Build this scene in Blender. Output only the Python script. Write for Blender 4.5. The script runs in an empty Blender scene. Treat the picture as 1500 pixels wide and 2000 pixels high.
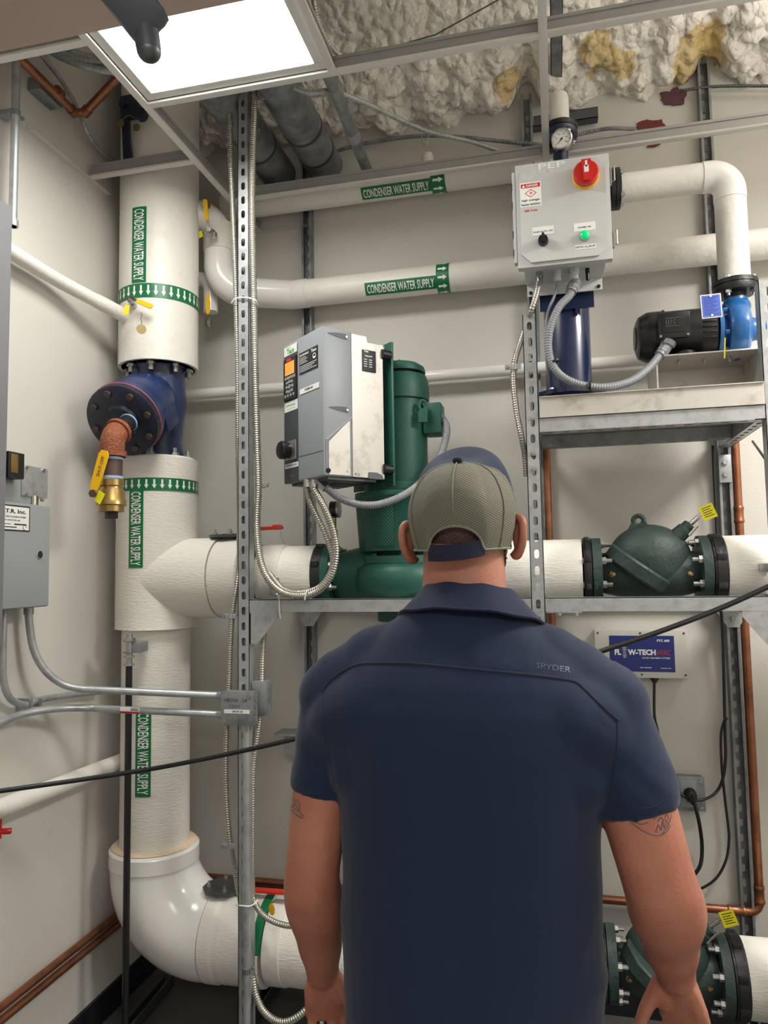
import bpy, bmesh, math, random
from mathutils import Vector, Matrix, noise
random.seed(7)
PI = math.pi
C = bpy.context.scene.collection
S = bpy.context.scene

# ------------------------------------------------------------------ camera
F_PX, YAW, PITCH, ROLL, CAM_H = 1420.0, 0.23118919, 0.0773089534, -0.0162191808, 1.6
def cam_axes():
    cy, sy, cp, sp = math.cos(YAW), math.sin(YAW), math.cos(PITCH), math.sin(PITCH)
    fw = Vector((-sy*cp, cy*cp, sp)); r0 = Vector((cy, sy, 0)); u0 = r0.cross(fw)
    c, s = math.cos(ROLL), math.sin(ROLL)
    return r0*c + u0*s, u0*c - r0*s, fw
CR, CU, CF = cam_axes()
CO = Vector((0, 0, CAM_H))
cam_d = bpy.data.cameras.new('camera'); cam = bpy.data.objects.new('camera', cam_d); C.objects.link(cam)
cam_d.sensor_fit = 'HORIZONTAL'; cam_d.sensor_width = 36.0; cam_d.lens = 36.0*F_PX/1500.0
cam_d.clip_start = 0.02
cam.matrix_world = Matrix(((CR.x, CU.x, -CF.x, 0), (CR.y, CU.y, -CF.y, 0), (CR.z, CU.z, -CF.z, CAM_H), (0, 0, 0, 1)))
S.camera = cam

# ------------------------------------------------------------------ world, lights, exposure
S.view_settings.view_transform = 'Standard'; S.view_settings.look = 'None'
S.view_settings.gamma = 1.0; S.view_settings.use_curve_mapping = False
S.view_settings.exposure = 0.0
wd = bpy.data.worlds.new('hall'); S.world = wd; wd.use_nodes = True
wd.node_tree.nodes['Background'].inputs[0].default_value = (0.9, 0.88, 0.85, 1)
wd.node_tree.nodes['Background'].inputs[1].default_value = 0.25
def area(name, loc, sx, sy, power, rot=(0, 0, 0), col=(1, 0.97, 0.92)):
    l = bpy.data.lights.new(name, 'AREA'); l.shape = 'RECTANGLE'; l.size = sx; l.size_y = sy; l.energy = power; l.color = col
    o = bpy.data.objects.new(name, l); C.objects.link(o); o.location = loc; o.rotation_euler = rot
    return o
area('hall_ceiling_lamp', (0.3, -1.0, 2.6), 1.2, 0.6, 38)
area('room_ceiling_lamp', (1.5, 1.64, 3.0), 0.58, 0.58, 62)
area('foam_fill_light', (1.5, 1.64, 3.03), 0.5, 0.5, 30, (PI, 0, 0))  # added upward fill that brightens the spray foam, not an actual fixture
PANEL_EMIT = 24.0

# ------------------------------------------------------------------ pixel -> world point on a chosen plane (1500x2000 frame)
def ray(px, py): return (px-750)*CR - (py-1000)*CU + F_PX*CF
def Y(px, py, y):
    d = ray(px, py); return CO + d*((y-CO.y)/d.y)
def X(px, py, x):
    d = ray(px, py); return CO + d*((x-CO.x)/d.x)
def Z(px, py, z):
    d = ray(px, py); return CO + d*((z-CO.z)/d.z)
def scale_at(p): return (Vector(p)-CO).dot(CF)/F_PX     # metres per pixel there

# ------------------------------------------------------------------ materials
def srgb(r, g, b):
    f = lambda c: (c/12.92 if c <= 0.04045 else ((c+0.055)/1.055)**2.4)
    return (f(r/255), f(g/255), f(b/255), 1)
MATS = {}
def mat(name, col, rough=0.5, metal=0.0, var=0.06, vscale=6.0, bump=0.0, bscale=60.0, stretch=(1, 1, 1), col2=None, c2amt=0.0, c2scale=4.0, c2sharp=0.12, coat=0.0, emit=0.0, uv=False, spec=0.5):
    m = bpy.data.materials.new(name); m.use_nodes = True; nt = m.node_tree; N = nt.nodes; L = nt.links
    b = N['Principled BSDF']; MATS[name] = m
    b.inputs['Roughness'].default_value = rough; b.inputs['Metallic'].default_value = metal
    b.inputs['Coat Weight'].default_value = coat; b.inputs['Specular IOR Level'].default_value = spec
    c = srgb(*col)
    tc = N.new('ShaderNodeTexCoord'); mp = N.new('ShaderNodeMapping'); mp.inputs['Scale'].default_value = stretch
    L.new(tc.outputs['UV' if uv else 'Object'], mp.inputs[0])
    if emit > 0:
        b.inputs['Emission Color'].default_value = c; b.inputs['Emission Strength'].default_value = emit
    nz = N.new('ShaderNodeTexNoise'); nz.inputs['Scale'].default_value = vscale; nz.inputs['Detail'].default_value = 6
    L.new(mp.outputs[0], nz.inputs[0])
    mx = N.new('ShaderNodeMix'); mx.data_type = 'RGBA'
    mx.inputs[6].default_value = [min(1, x*(1-var)) for x in c[:3]]+[1]; mx.inputs[7].default_value = [min(1, x*(1+var)) for x in c[:3]]+[1]
    L.new(nz.outputs[0], mx.inputs[0]); out = mx.outputs[2]
    if col2:
        n2 = N.new('ShaderNodeTexNoise'); n2.inputs['Scale'].default_value = c2scale; n2.inputs['Detail'].default_value = 8; n2.inputs['Roughness'].default_value = 0.65
        L.new(mp.outputs[0], n2.inputs[0])
        mr = N.new('ShaderNodeMapRange'); mr.inputs[1].default_value = 1-c2amt-c2sharp; mr.inputs[2].default_value = 1-c2amt+c2sharp
        L.new(n2.outputs[0], mr.inputs[0])
        m2 = N.new('ShaderNodeMix'); m2.data_type = 'RGBA'; L.new(mr.outputs[0], m2.inputs[0]); L.new(out, m2.inputs[6]); m2.inputs[7].default_value = srgb(*col2)
        out = m2.outputs[2]
    L.new(out, b.inputs['Base Color'])
    rr = N.new('ShaderNodeMapRange'); rr.inputs[3].default_value = max(0, rough-0.08); rr.inputs[4].default_value = min(1, rough+0.08)
    L.new(nz.outputs[0], rr.inputs[0]); L.new(rr.outputs[0], b.inputs['Roughness'])
    if bump > 0:
        bn = N.new('ShaderNodeTexNoise'); bn.inputs['Scale'].default_value = bscale; bn.inputs['Detail'].default_value = 4
        L.new(mp.outputs[0], bn.inputs[0])
        bp = N.new('ShaderNodeBump'); bp.inputs['Strength'].default_value = bump; bp.inputs['Distance'].default_value = 0.01
        L.new(bn.outputs[0], bp.inputs['Height']); L.new(bp.outputs[0], b.inputs['Normal'])
    return m
mat('wall_paint', (204, 201, 194), 0.6, bump=0.08, bscale=140, var=0.03, vscale=1.5, col2=(176, 170, 160), c2amt=0.22, c2scale=5)
mat('floor_paint', (84, 82, 80), 0.45, var=0.2, vscale=4, bump=0.1, bscale=25, col2=(98, 95, 92), c2amt=0.3, c2scale=6)
mat('black_rubber', (24, 25, 30), 0.5, var=0.1)
mat('tee_white', (205, 203, 199), 0.45, var=0.02)
mat('tee_web', (158, 158, 156), 0.4, metal=0.3, var=0.1, vscale=20)
mat('galv', (176, 179, 181), 0.38, metal=0.5, var=0.12, vscale=14, col2=(150, 153, 156), c2amt=0.42, c2scale=26, bump=0.04, bscale=90)
mat('galv_dull', (146, 149, 151), 0.48, metal=0.45, var=0.18, vscale=10, col2=(104, 108, 112), c2amt=0.45, c2scale=12)
mat('galv_dark', (92, 94, 96), 0.45, metal=0.7, var=0.15)
mat('bright_steel', (196, 194, 190), 0.24, metal=1.0, var=0.08, vscale=30)
mat('flex_steel', (186, 182, 172), 0.34, metal=0.8, var=0.06, vscale=30)
mat('zinc_bolt', (178, 178, 176), 0.32, metal=0.9, var=0.12, vscale=60)
mat('stainless', (196, 192, 186), 0.42, metal=0.4, var=0.05, vscale=8, col2=(178, 172, 164), c2amt=0.42, c2scale=14, c2sharp=0.06)
mat('pipe_white', (226, 223, 216), 0.45, var=0.03, vscale=5, bump=0.35, bscale=30, col2=(206, 200, 188), c2amt=0.3, c2scale=7)
mat('pipe_canvas', (229, 226, 218), 0.6, var=0.04, vscale=8, bump=0.28, bscale=14, stretch=(3, 3, 14), col2=(214, 207, 195), c2amt=0.26, c2scale=3)
mat('pvc_white', (232, 231, 227), 0.18, var=0.015, vscale=4, bump=0.05, bscale=9, spec=0.6)
mat('label_green', (10, 108, 66), 0.35, var=0.06)
mat('label_white', (238, 240, 238), 0.45, var=0.02)
mat('paper_white', (228, 228, 226), 0.5, var=0.02)
mat('ink_black', (26, 28, 32), 0.5, var=0.05)
mat('copper', (164, 108, 80), 0.34, metal=0.8, var=0.15, vscale=12, col2=(124, 80, 62), c2amt=0.42, c2scale=9)
mat('copper_dark', (138, 88, 72), 0.4, metal=0.7, var=0.2, vscale=14)
mat('strainer_blue', (31, 48, 92), 0.33, var=0.15, vscale=8, bump=0.35, bscale=40, col2=(24, 33, 58), c2amt=0.4, c2scale=10, spec=0.6)
mat('strainer_dark', (26, 31, 50), 0.4, var=0.2, vscale=10, bump=0.3, bscale=50, col2=(74, 48, 40), c2amt=0.26, c2scale=18)
mat('tank_blue', (24, 36, 70), 0.26, var=0.06, coat=0.3)
mat('pump_blue', (34, 96, 158), 0.3, var=0.1, coat=0.2, bump=0.1, bscale=60)
mat('pump_green', (26, 84, 72), 0.46, var=0.08, vscale=5, bump=0.08, bscale=80)
mat('valve_green', (52, 67, 63), 0.52, var=0.14, vscale=9, bump=0.3, bscale=60, col2=(38, 56, 51), c2amt=0.4, c2scale=14, spec=.35)
mat('black_iron', (30, 30, 32), 0.42, var=0.25, vscale=14, bump=0.3, bscale=40)
mat('black_plastic', (20, 20, 22), 0.36, var=0.08)
mat('black_cable', (28, 28, 31), 0.34, var=0.1)
mat('rust', (132, 74, 48), 0.75, var=0.35, vscale=60, bump=0.6, bscale=120, col2=(190, 120, 60), c2amt=0.35, c2scale=90)
mat('rust_dark', (84, 66, 58), 0.55, var=0.3, vscale=18, col2=(126, 78, 50), c2amt=0.34, c2scale=20)
mat('brass', (176, 148, 94), 0.3, metal=0.85, var=0.15, vscale=20)
mat('tape_blue', (150, 180, 222), 0.6, var=0.05)
mat('yellow', (240, 186, 20), 0.38, var=0.06, vscale=20)
mat('tag_yellow', (236, 226, 30), 0.4, var=0.05)
mat('red_handle', (206, 52, 36), 0.36, var=0.06)
mat('red', (206, 38, 34), 0.3, var=0.04)
mat('panel_grey', (146, 152, 152), 0.42, var=0.03, bump=0.05, bscale=120)
mat('panel_lilac', (120, 120, 125), 0.45, var=0.05, bump=0.06, bscale=120)
mat('drive_grey', (142, 148, 154), 0.42, var=0.03, bump=0.05, bscale=200)
mat('box_grey', (192, 194, 194), 0.35, var=0.015)
mat('dark_grey', (62, 66, 72), 0.42, var=0.05)
mat('orange_screen', (246, 150, 60), 0.3, emit=0.55)
mat('green_lamp', (8, 190, 110), 0.2, emit=0.55)
mat('conduit_grey', (130, 133, 138), 0.42, var=0.05)
mat('frame_brown', (198, 178, 167), 0.45, var=0.04)
mat('sticker_blue', (34, 48, 124), 0.35, var=0.05)
mat('plate_blue', (86, 110, 200), 0.35, var=0.05)
mat('ftc_case', (206, 203, 196), 0.45, var=0.03)
mat('red_ink', (190, 40, 46), 0.5, var=0.04)
mat('green_ink', (70, 168, 70), 0.5, var=0.04)
mat('rust_red', (110, 44, 44), 0.7, var=0.2)
mat('bronze_tag', (140, 122, 84), 0.4, metal=0.6, var=0.15)

# ------------------------------------------------------------------ mesh builder
def basis(d):
    d = Vector(d).normalized(); a = Vector((0, 0, 1)) if abs(d.z) < 0.9 else Vector((1, 0, 0))
    x = a.cross(d).normalized(); y = d.cross(x)
    return x, y, d
def frame(o, x, y, z):
    return Matrix(((x[0], y[0], z[0], o[0]), (x[1], y[1], z[1], o[1]), (x[2], y[2], z[2], o[2]), (0, 0, 0, 1)))
def catmull(P, n=8):
    P = [Vector(p) for p in P]
    if len(P) < 3: return P
    out = []
    for i in range(len(P)-1):
        p0 = P[i-1] if i else P[0]*2-P[1]; p1 = P[i]; p2 = P[i+1]; p3 = P[i+2] if i+2 < len(P) else P[-1]*2-P[-2]
        for k in range(n):
            t = k/n
            out.append(0.5*((2*p1)+(p2-p0)*t+(2*p0-5*p1+4*p2-p3)*t*t+(3*p1-p0-3*p2+p3)*t*t*t))
    out.append(P[-1]); return out
def fillet(P, r, n=8):
    """polyline with rounded corners (pipe runs)"""
    P = [Vector(p) for p in P]; out = [P[0]]
    for i in range(1, len(P)-1):
        a = (P[i-1]-P[i]); b = (P[i+1]-P[i]); rr = r[i-1] if isinstance(r, (list, tuple)) else r
        an = a.normalized(); bn = b.normalized(); th = an.angle(bn)
        lim = 0.97 if len(P) == 3 else 0.49
        t = min(rr/math.tan(th/2) if th < PI-1e-3 else 0, a.length*lim, b.length*lim)
        if t < 1e-5: out.append(P[i]); continue
        rr = t*math.tan(th/2); c = P[i]+(an+bn).normalized()*(rr/math.sin(th/2))
        s = P[i]+an*t-c; e = P[i]+bn*t-c; ang = s.angle(e); ax = s.cross(e).normalized()
        for k in range(n+1): out.append(c+Matrix.Rotation(ang*k/n, 3, ax) @ s)
    out.append(P[-1]); return out
def resample(P, step):
    P = [Vector(p) for p in P]; L = [0]
    for a, b in zip(P, P[1:]): L.append(L[-1]+(b-a).length)
    n = max(2, int(round(L[-1]/step))); out = []; j = 0
    for i in range(n+1):
        s = L[-1]*i/n
        while j < len(P)-2 and L[j+1] < s: j += 1
        d = L[j+1]-L[j]; t = (s-L[j])/d if d > 1e-9 else 0
        out.append(P[j].lerp(P[j+1], min(1, t)))
    return out
class B:
    def __init__(s): s.v = []; s.f = []; s.uv = []
    def add(s, vs, fs, uvs=None, M=None):
        o = len(s.v); s.v += [(M @ Vector(p) if M else Vector(p)) for p in vs]
        for i, f in enumerate(fs):
            s.f.append([o+k for k in f]); s.uv.append(uvs[i] if uvs else None)
        return s
    def box(s, c, d, M=None, bev=0.0):
        x, y, z = d[0]/2, d[1]/2, d[2]/2; c = Vector(c)
        if bev <= 0:
            vs = [c+Vector((i*x, j*y, k*z)) for i in (-1, 1) for j in (-1, 1) for k in (-1, 1)]
            return s.add(vs, [(0, 1, 3, 2), (4, 6, 7, 5), (0, 4, 5, 1), (2, 3, 7, 6), (0, 2, 6, 4), (1, 5, 7, 3)], None, M)
        b = min(bev, x*0.95, y*0.95, z*0.95); bm = bmesh.new(); bmesh.ops.create_cube(bm, size=1)
        for v in bm.verts: v.co = Vector((v.co.x*d[0], v.co.y*d[1], v.co.z*d[2]))+c
        bmesh.ops.bevel(bm, geom=bm.edges[:], offset=b, segments=2, affect='EDGES', profile=0.6)
        bm.verts.index_update(); s.add([v.co.copy() for v in bm.verts], [[v.index for v in f.verts] for f in bm.faces], None, M); bm.free(); return s
    def ring(s, pts, rad, n, closed_caps, up=None):
        """sweep circles along pts; rad(i) radius"""
        m = len(pts); vs = []; fs = []; uvs = []; T = []
        for i in range(m):
            t = (pts[min(i+1, m-1)]-pts[max(i-1, 0)]); T.append(t.normalized() if t.length > 1e-9 else Vector((0, 0, 1)))
        x, y, _ = basis(T[0]); L = 0; LL = []
        for i in range(m):
            x = (x-T[i]*x.dot(T[i])).normalized(); y = T[i].cross(x); r = rad(i)
            if i: L += (pts[i]-pts[i-1]).length
            LL.append(L)
            for k in range(n):
                a = 2*PI*k/n; vs.append(pts[i]+(x*math.cos(a)+y*math.sin(a))*r)
        r0 = max(rad(0), 1e-4)
        for i in range(m-1):
            for k in range(n):
                k2 = (k+1) % n; fs.append((i*n+k, i*n+k2, (i+1)*n+k2, (i+1)*n+k))
                u0, u1 = 2*PI*r0*k/n, 2*PI*r0*(k+1)/n; uvs.append(((u0, LL[i]), (u1, LL[i]), (u1, LL[i+1]), (u0, LL[i+1])))
        if closed_caps:
            fs.append(tuple(range(n-1, -1, -1))); uvs.append(None); fs.append(tuple((m-1)*n+k for k in range(n))); uvs.append(None)
        return s.add(vs, fs, uvs)
    def tube(s, pts, r, n=12, caps=True): return s.ring([Vector(p) for p in pts], (lambda i: r) if not callable(r) else r, n, caps)
    def cyl(s, p0, p1, r, r1=None, n=24, caps=True):
        r1 = r if r1 is None else r1; p0, p1 = Vector(p0), Vector(p1)
        return s.ring([p0, p1], lambda i: (r, r1)[i], n, caps)
    def corr(s, pts, r, pitch=0.0055, depth=0.0011, n=10):
        """armoured / corrugated flexible conduit"""
        P = resample(pts, pitch/4)
        k = (0.0, 1.0, 1.0, 0.0)
        return s.ring(P, lambda i: r-depth*(1-k[i % 4]), n, True)
    def lathe(s, prof, o, d, n=32):
        """profile [(r,h)] revolved about axis d from o"""
        x, y, z = basis(d); o = Vector(o); vs = []; fs = []; uvs = []; m = len(prof); L = 0
        for i, (r, h) in enumerate(prof):
            for k in range(n):
                a = 2*PI*k/n; vs.append(o+(x*math.cos(a)+y*math.sin(a))*max(r, 1e-5)+z*h)
        R = max(p[0] for p in prof); LL = [0]
        for a, b in zip(prof, prof[1:]): LL.append(LL[-1]+math.hypot(b[0]-a[0], b[1]-a[1]))
        for i in range(m-1):
            for k in range(n):
                k2 = (k+1) % n; fs.append((i*n+k, i*n+k2, (i+1)*n+k2, (i+1)*n+k))
                uvs.append(tuple((2*PI*R*a/n, LL[b]) for a, b in ((k, i), (k+1, i), (k+1, i+1), (k, i+1))))
        if prof[0][0] > 1e-4: fs.append(tuple(range(n-1, -1, -1))); uvs.append(None)
        if prof[-1][0] > 1e-4: fs.append(tuple((m-1)*n+k for k in range(n))); uvs.append(None)
        return s.add(vs, fs, uvs)
    def prism(s, poly, h, M):
        """2D polygon extruded along +z of M by h"""
        n = len(poly); vs = [(x, y, 0) for x, y in poly]+[(x, y, h) for x, y in poly]
        fs = [tuple(range(n-1, -1, -1)), tuple(range(n, 2*n))]+[(k, (k+1) % n, n+(k+1) % n, n+k) for k in range(n)]
        return s.add(vs, fs, None, M)
    def ell(s, c, r, M=None, nu=20, nv=12):
        vs = []; fs = []; c = Vector(c)
        for j in range(nv+1):
            t = PI*j/nv
            for k in range(nu):
                a = 2*PI*k/nu; vs.append(c+Vector((r[0]*math.sin(t)*math.cos(a), r[1]*math.sin(t)*math.sin(a), r[2]*math.cos(t))))
        for j in range(nv):
            for k in range(nu):
                k2 = (k+1) % nu; fs.append((j*nu+k, (j+1)*nu+k, (j+1)*nu+k2, j*nu+k2))
        return s.add(vs, fs, None, M)
    def bolt(s, p, d, r=0.011, h=0.009, stud=0.0, sr=None):
        """hex head at p pointing along d, optional stud end beyond it"""
        p = Vector(p); d = Vector(d).normalized()
        s.ring([p, p+d*h], lambda i: r, 6, True)
        if stud > 0: s.ring([p+d*h, p+d*(h+stud)], lambda i: sr or r*0.55, 8, True)
        return s
    def build(s, name, m, parent=None, ang=38, smooth=True):
        me = bpy.data.meshes.new(name); off = Vector(parent['_o']) if parent is not None and '_o' in parent else Vector((0, 0, 0))
        me.from_pydata([v-off for v in s.v], [], s.f)
        if any(u is not None for u in s.uv):
            ul = me.uv_layers.new(name='UVMap')
            for p, u in zip(me.polygons, s.uv):
                if u is not None:
                    for li, c in zip(p.loop_indices, u): ul.data[li].uv = c
        me.validate()
        bm = bmesh.new(); bm.from_mesh(me); bmesh.ops.remove_doubles(bm, verts=bm.verts[:], dist=1e-6); bmesh.ops.recalc_face_normals(bm, faces=bm.faces[:]); bm.to_mesh(me); bm.free()
        if smooth:
            me.shade_smooth(); me.set_sharp_from_angle(angle=math.radians(ang))
        me.materials.append(m if not isinstance(m, str) else MATS[m])
        o = bpy.data.objects.new(name, me); C.objects.link(o)
        if parent is not None:
            o.parent = parent; o['_o'] = tuple(off)
        return o
def tag(o, label=None, cat=None, group=None, kind=None):
    if label: o['label'] = label
    if cat: o['category'] = cat
    if group: o['group'] = group
    if kind: o['kind'] = kind
    return o
def thing(name, label, cat, loc, group=None):
    o = bpy.data.objects.new(name, None); C.objects.link(o); o.location = loc; o['_o'] = tuple(loc); o.empty_display_size = 0.05
    return tag(o, label, cat, group)
def solo(b, name, m, label, cat, group=None, loc=None, ang=38):
    """a thing that is one mesh; origin at loc"""
    loc = Vector(loc) if loc is not None else sum(b.v, Vector())/len(b.v)
    h = {'_o': tuple(loc)}
    me_o = b.build(name, m, None, ang); me_o.data.transform(Matrix.Translation(-loc)); me_o.location = loc; me_o['_o'] = tuple(loc)
    return tag(me_o, label, cat, group)
def struct(b, name, m, label=None, ang=38):
    o = b.build(name, m, None, ang); o['kind'] = 'structure'
    if label: o['label'] = label
    return o
TXT = {}
def text2d(s, bold=0.0):
    """outline text as 2D triangles, bounding box normalised to (0..w, 0..1 cap height)"""
    if (s, bold) in TXT: return TXT[(s, bold)]
    cu = bpy.data.curves.new('t', 'FONT'); cu.body = s; cu.size = 1; cu.resolution_u = 2; cu.offset = bold
    o = bpy.data.objects.new('t', cu); C.objects.link(o)
    bpy.context.view_layer.update(); dg = bpy.context.evaluated_depsgraph_get()
    me = bpy.data.meshes.new_from_object(o.evaluated_get(dg))
    vs = [(v.co.x, v.co.y) for v in me.vertices]; fs = [tuple(p.vertices) for p in me.polygons]
    bpy.data.objects.remove(o); bpy.data.curves.remove(cu); bpy.data.meshes.remove(me)
    x0 = min(v[0] for v in vs); x1 = max(v[0] for v in vs); y0 = min(v[1] for v in vs); y1 = max(v[1] for v in vs)
    vs = [((x-x0)/(x1-x0), (y-y0)/(y1-y0)) for x, y in vs]
    TXT[(s, bold)] = (vs, fs); return vs, fs
def slice2d(vs, fs, n=10):
    """cut a flat text outline into horizontal strips so that it can follow a curve"""
    bm = bmesh.new(); V = [bm.verts.new((x, y, 0)) for x, y in vs]
    for f in fs:
        try: bm.faces.new([V[i] for i in f])
        except ValueError: pass
    for k in range(1, n): bmesh.ops.bisect_plane(bm, geom=bm.verts[:]+bm.edges[:]+bm.faces[:], plane_co=(0, k/n, 0), plane_no=(0, 1, 0))
    bm.verts.index_update(); o = ([(v.co.x, v.co.y) for v in bm.verts], [tuple(v.index for v in f.verts) for f in bm.faces]); bm.free(); return o
def put_text(b, s, M, x, y, w, h, z=0.0006, bold=0.02):
    """text filling the rectangle x..x+w, y..y+h of plane M"""
    vs, fs = text2d(s, bold)
    return b.add([(x+u*w, y+v*h, z) for u, v in vs], fs, None, M)
def rect(b, M, x, y, w, h, z=0.0004, t=None):
    if t is None: return b.add([(x, y, z), (x+w, y, z), (x+w, y+h, z), (x, y+h, z)], [(0, 1, 2, 3)], None, M)
    return b.box((x+w/2, y+h/2, z+t/2), (w, h, t), M)
def wrap(b, vs, fs, o, ax, ref, r, sub=False):
    """2D (u = metres around, v = metres along) wrapped on a cylinder: o axis origin, ax axis, ref zero-angle direction"""
    ax = Vector(ax).normalized(); ref = Vector(ref); ref = (ref-ax*ref.dot(ax)).normalized(); sd = ax.cross(ref); o = Vector(o)
    return b.add([o+ax*v+(ref*math.cos(u/r)+sd*math.sin(u/r))*r for u, v in vs], fs)
def wrap_rect(b, u0, u1, v0, v1, o, ax, ref, r, n=16):
    vs = []; fs = []
    for i in range(n+1):
        u = u0+(u1-u0)*i/n; vs += [(u, v0), (u, v1)]
    for i in range(n): fs.append((2*i, 2*i+2, 2*i+3, 2*i+1))
    return wrap(b, vs, fs, o, ax, ref, r)

# ------------------------------------------------------------------ room shell
WL, WB, WR, WF, ZC = -1.64, 2.84, 2.4, 0.59, 3.05
struct(B().box(((WL+WR)/2-0.05, WB+0.06, 1.85), (WR-WL+0.3, 0.12, 3.8)), 'wall_back', 'wall_paint', 'off-white painted wall behind the pump rack')
struct(B().box((WL-0.06, (WB+WF)/2, 1.85), (0.12, WB-WF, 3.8)), 'wall_left', 'wall_paint', 'off-white painted side wall with grey boxes')
struct(B().box((WR+0.06, (WB+WF)/2, 1.85), (0.12, WB-WF, 3.8)), 'wall_right', 'wall_paint')
b = B(); JL, JR, HD = -0.60, 0.34, 2.134
b.box(((WL-0.06+JL)/2, WF-0.06, 1.85), (JL-WL+0.06, 0.12, 3.8)); b.box(((WR+JR)/2, WF-0.06, 1.85), (WR-JR, 0.12, 3.8)); b.box(((JL+JR)/2, WF-0.06, (HD+0.05+3.75)/2), (JR-JL, 0.12, 3.75-HD-0.05))
struct(b, 'wall_front', 'wall_paint')
struct(B().box((0.3, (WB+WF)/2+.02, -0.05), (4.6, WB-WF+.04, 0.1)), 'floor', 'floor_paint', 'dark grey painted floor')
mat('hall_floor', (220, 215, 206), .5); struct(B().box((0.3, (WF-1.9)/2, -0.05), (4.6, WF+1.9, 0.1)), 'floor_hall', 'hall_floor'); struct(B().box((0.3, -1.95, 1.4), (4.6, .1, 2.8)), 'wall_hall', 'wall_paint')
struct(B().box((WL+0.006, (WB+WF)/2, 0.05), (0.012, WB-WF, 0.1)), 'baseboard_left', 'black_rubber', 'black rubber cove base')
struct(B().box(((WL+WR)/2, WB-0.006, 0.05), (WR-WL-0.024, 0.012, 0.1)), 'baseboard_back', 'black_rubber')
# door frame: hollow metal head and jambs, painted taupe (head crosses the top left of the view)
dr = thing('door_1', 'taupe hollow metal door frame head at the upper left', None, ((JL+JR)/2, WF-0.06, 0)); dr['kind'] = 'structure'
b = B(); fy0, fy1 = 0.45, WF+0.010
b.box(((JL+JR)/2, (fy0+fy1)/2, HD+0.026), (JR-JL+0.1, fy1-fy0, 0.052), None, 0.003); b.box(((JL+JR)/2, fy0+0.055, HD-0.008), (JR-JL, 0.05, 0.016), None, 0.002)
b.build('frame_head', 'frame_brown', dr)
for x in (JL-0.025, JR+0.025): B().box((x, (fy0+fy1)/2, HD/2), (0.05, fy1-fy0, HD), None, 0.003).build('jamb', 'frame_brown', dr)

# spray-foam deck above the open grid, rolling down over the top of the back wall
def foam_z(x, y):
    p = Vector((x, y, 0))
    e = max(0.0, min(1.0, (y-2.36)/0.46)); e = e*e*(3-2*e)
    edge = -0.31*e + 0.11*max(0, min(1, (y-2.55)/.15))*(math.exp(-((x-.60)/.055)**2)+math.exp(-((x+.05)/.05)**2))
    w = p+Vector((noise.noise(p*3.1), noise.noise(p*3.1+Vector((9, 2, 1))), 0))*0.09
    w2 = p+Vector((noise.noise(p*9), noise.noise(p*9+Vector((5, 3, 1))), 0))*0.03
    d = noise.voronoi(Vector((w.x*10, w.y*15, 0)))[0]; d2 = noise.voronoi(Vector((w2.x*24+3, w2.y*30, 0.5)))[0]
    lump = -(0.050*(1-min(1, d[0]*1.35)**2))*(0.18+1.0*e) - 0.020*(1-min(1, d2[0]*1.35)**2)*(0.30+0.8*e)
    return 3.76 + edge + lump + 0.045*noise.noise(p*1.7) + 0.02*noise.noise(p*6) - 0.05*e*noise.noise(p*2.3+Vector((4, 0, 0)))
def foam_hit(px, py):
    d = ray(px, py).normalized(); t = 1.5
    while t < 4 and (CO+d*t).z < foam_z((CO+d*t).x, (CO+d*t).y): t += .01
    return CO+d*t
nx, ny = 430, 270; vs = []; fs = []
x0, x1, y0, y1 = WL-0.05, WR+0.05, WF-0.1, WB+0.03
for j in range(ny+1):
    y = y0+(y1-y0)*(j/ny)**0.8
    for i in range(nx+1):
        x = x0+(x1-x0)*i/nx; vs.append((x, y, foam_z(x, y)))
for j in range(ny):
    for i in range(nx): a = j*(nx+1)+i; fs.append((a, a+nx+1, a+nx+2, a+1))
m = mat('spray_foam', (236, 230, 220), 0.75, var=0.06, vscale=9, bump=0.5, bscale=55, col2=(214, 200, 172), c2amt=0.24, c2scale=2.6, c2sharp=0.05)
nt = m.node_tree; bsdf = nt.nodes['Principled BSDF']
vz = nt.nodes.new('ShaderNodeTexVoronoi'); vz.feature = 'SMOOTH_F1'; vz.inputs['Scale'].default_value = 26; vz.inputs['Smoothness'].default_value = .25
nd = nt.nodes.new('ShaderNodeTexNoise'); nd.inputs['Scale'].default_value = 12; nd.inputs['Detail'].default_value = 3
va = nt.nodes.new('ShaderNodeVectorMath'); va.operation = 'MULTIPLY_ADD'; va.inputs[1].default_value = (.07, .07, .07)
for q_ in (nd.inputs[0], va.inputs[2]): nt.links.new(nt.nodes['Texture Coordinate'].outputs['Object'], q_)
nt.links.new(nd.outputs['Color'], va.inputs[0]); nt.links.new(va.outputs[0], vz.inputs['Vector'])
bz = nt.nodes.new('ShaderNodeBump'); bz.invert = True; bz.inputs['Strength'].default_value = .9; bz.inputs['Distance'].default_value = .022; nt.links.new(vz.outputs['Distance'], bz.inputs['Height'])
nt.links.new(bsdf.inputs['Normal'].links[0].from_socket, bz.inputs['Normal']); nt.links.new(bz.outputs[0], bsdf.inputs['Normal'])
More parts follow.
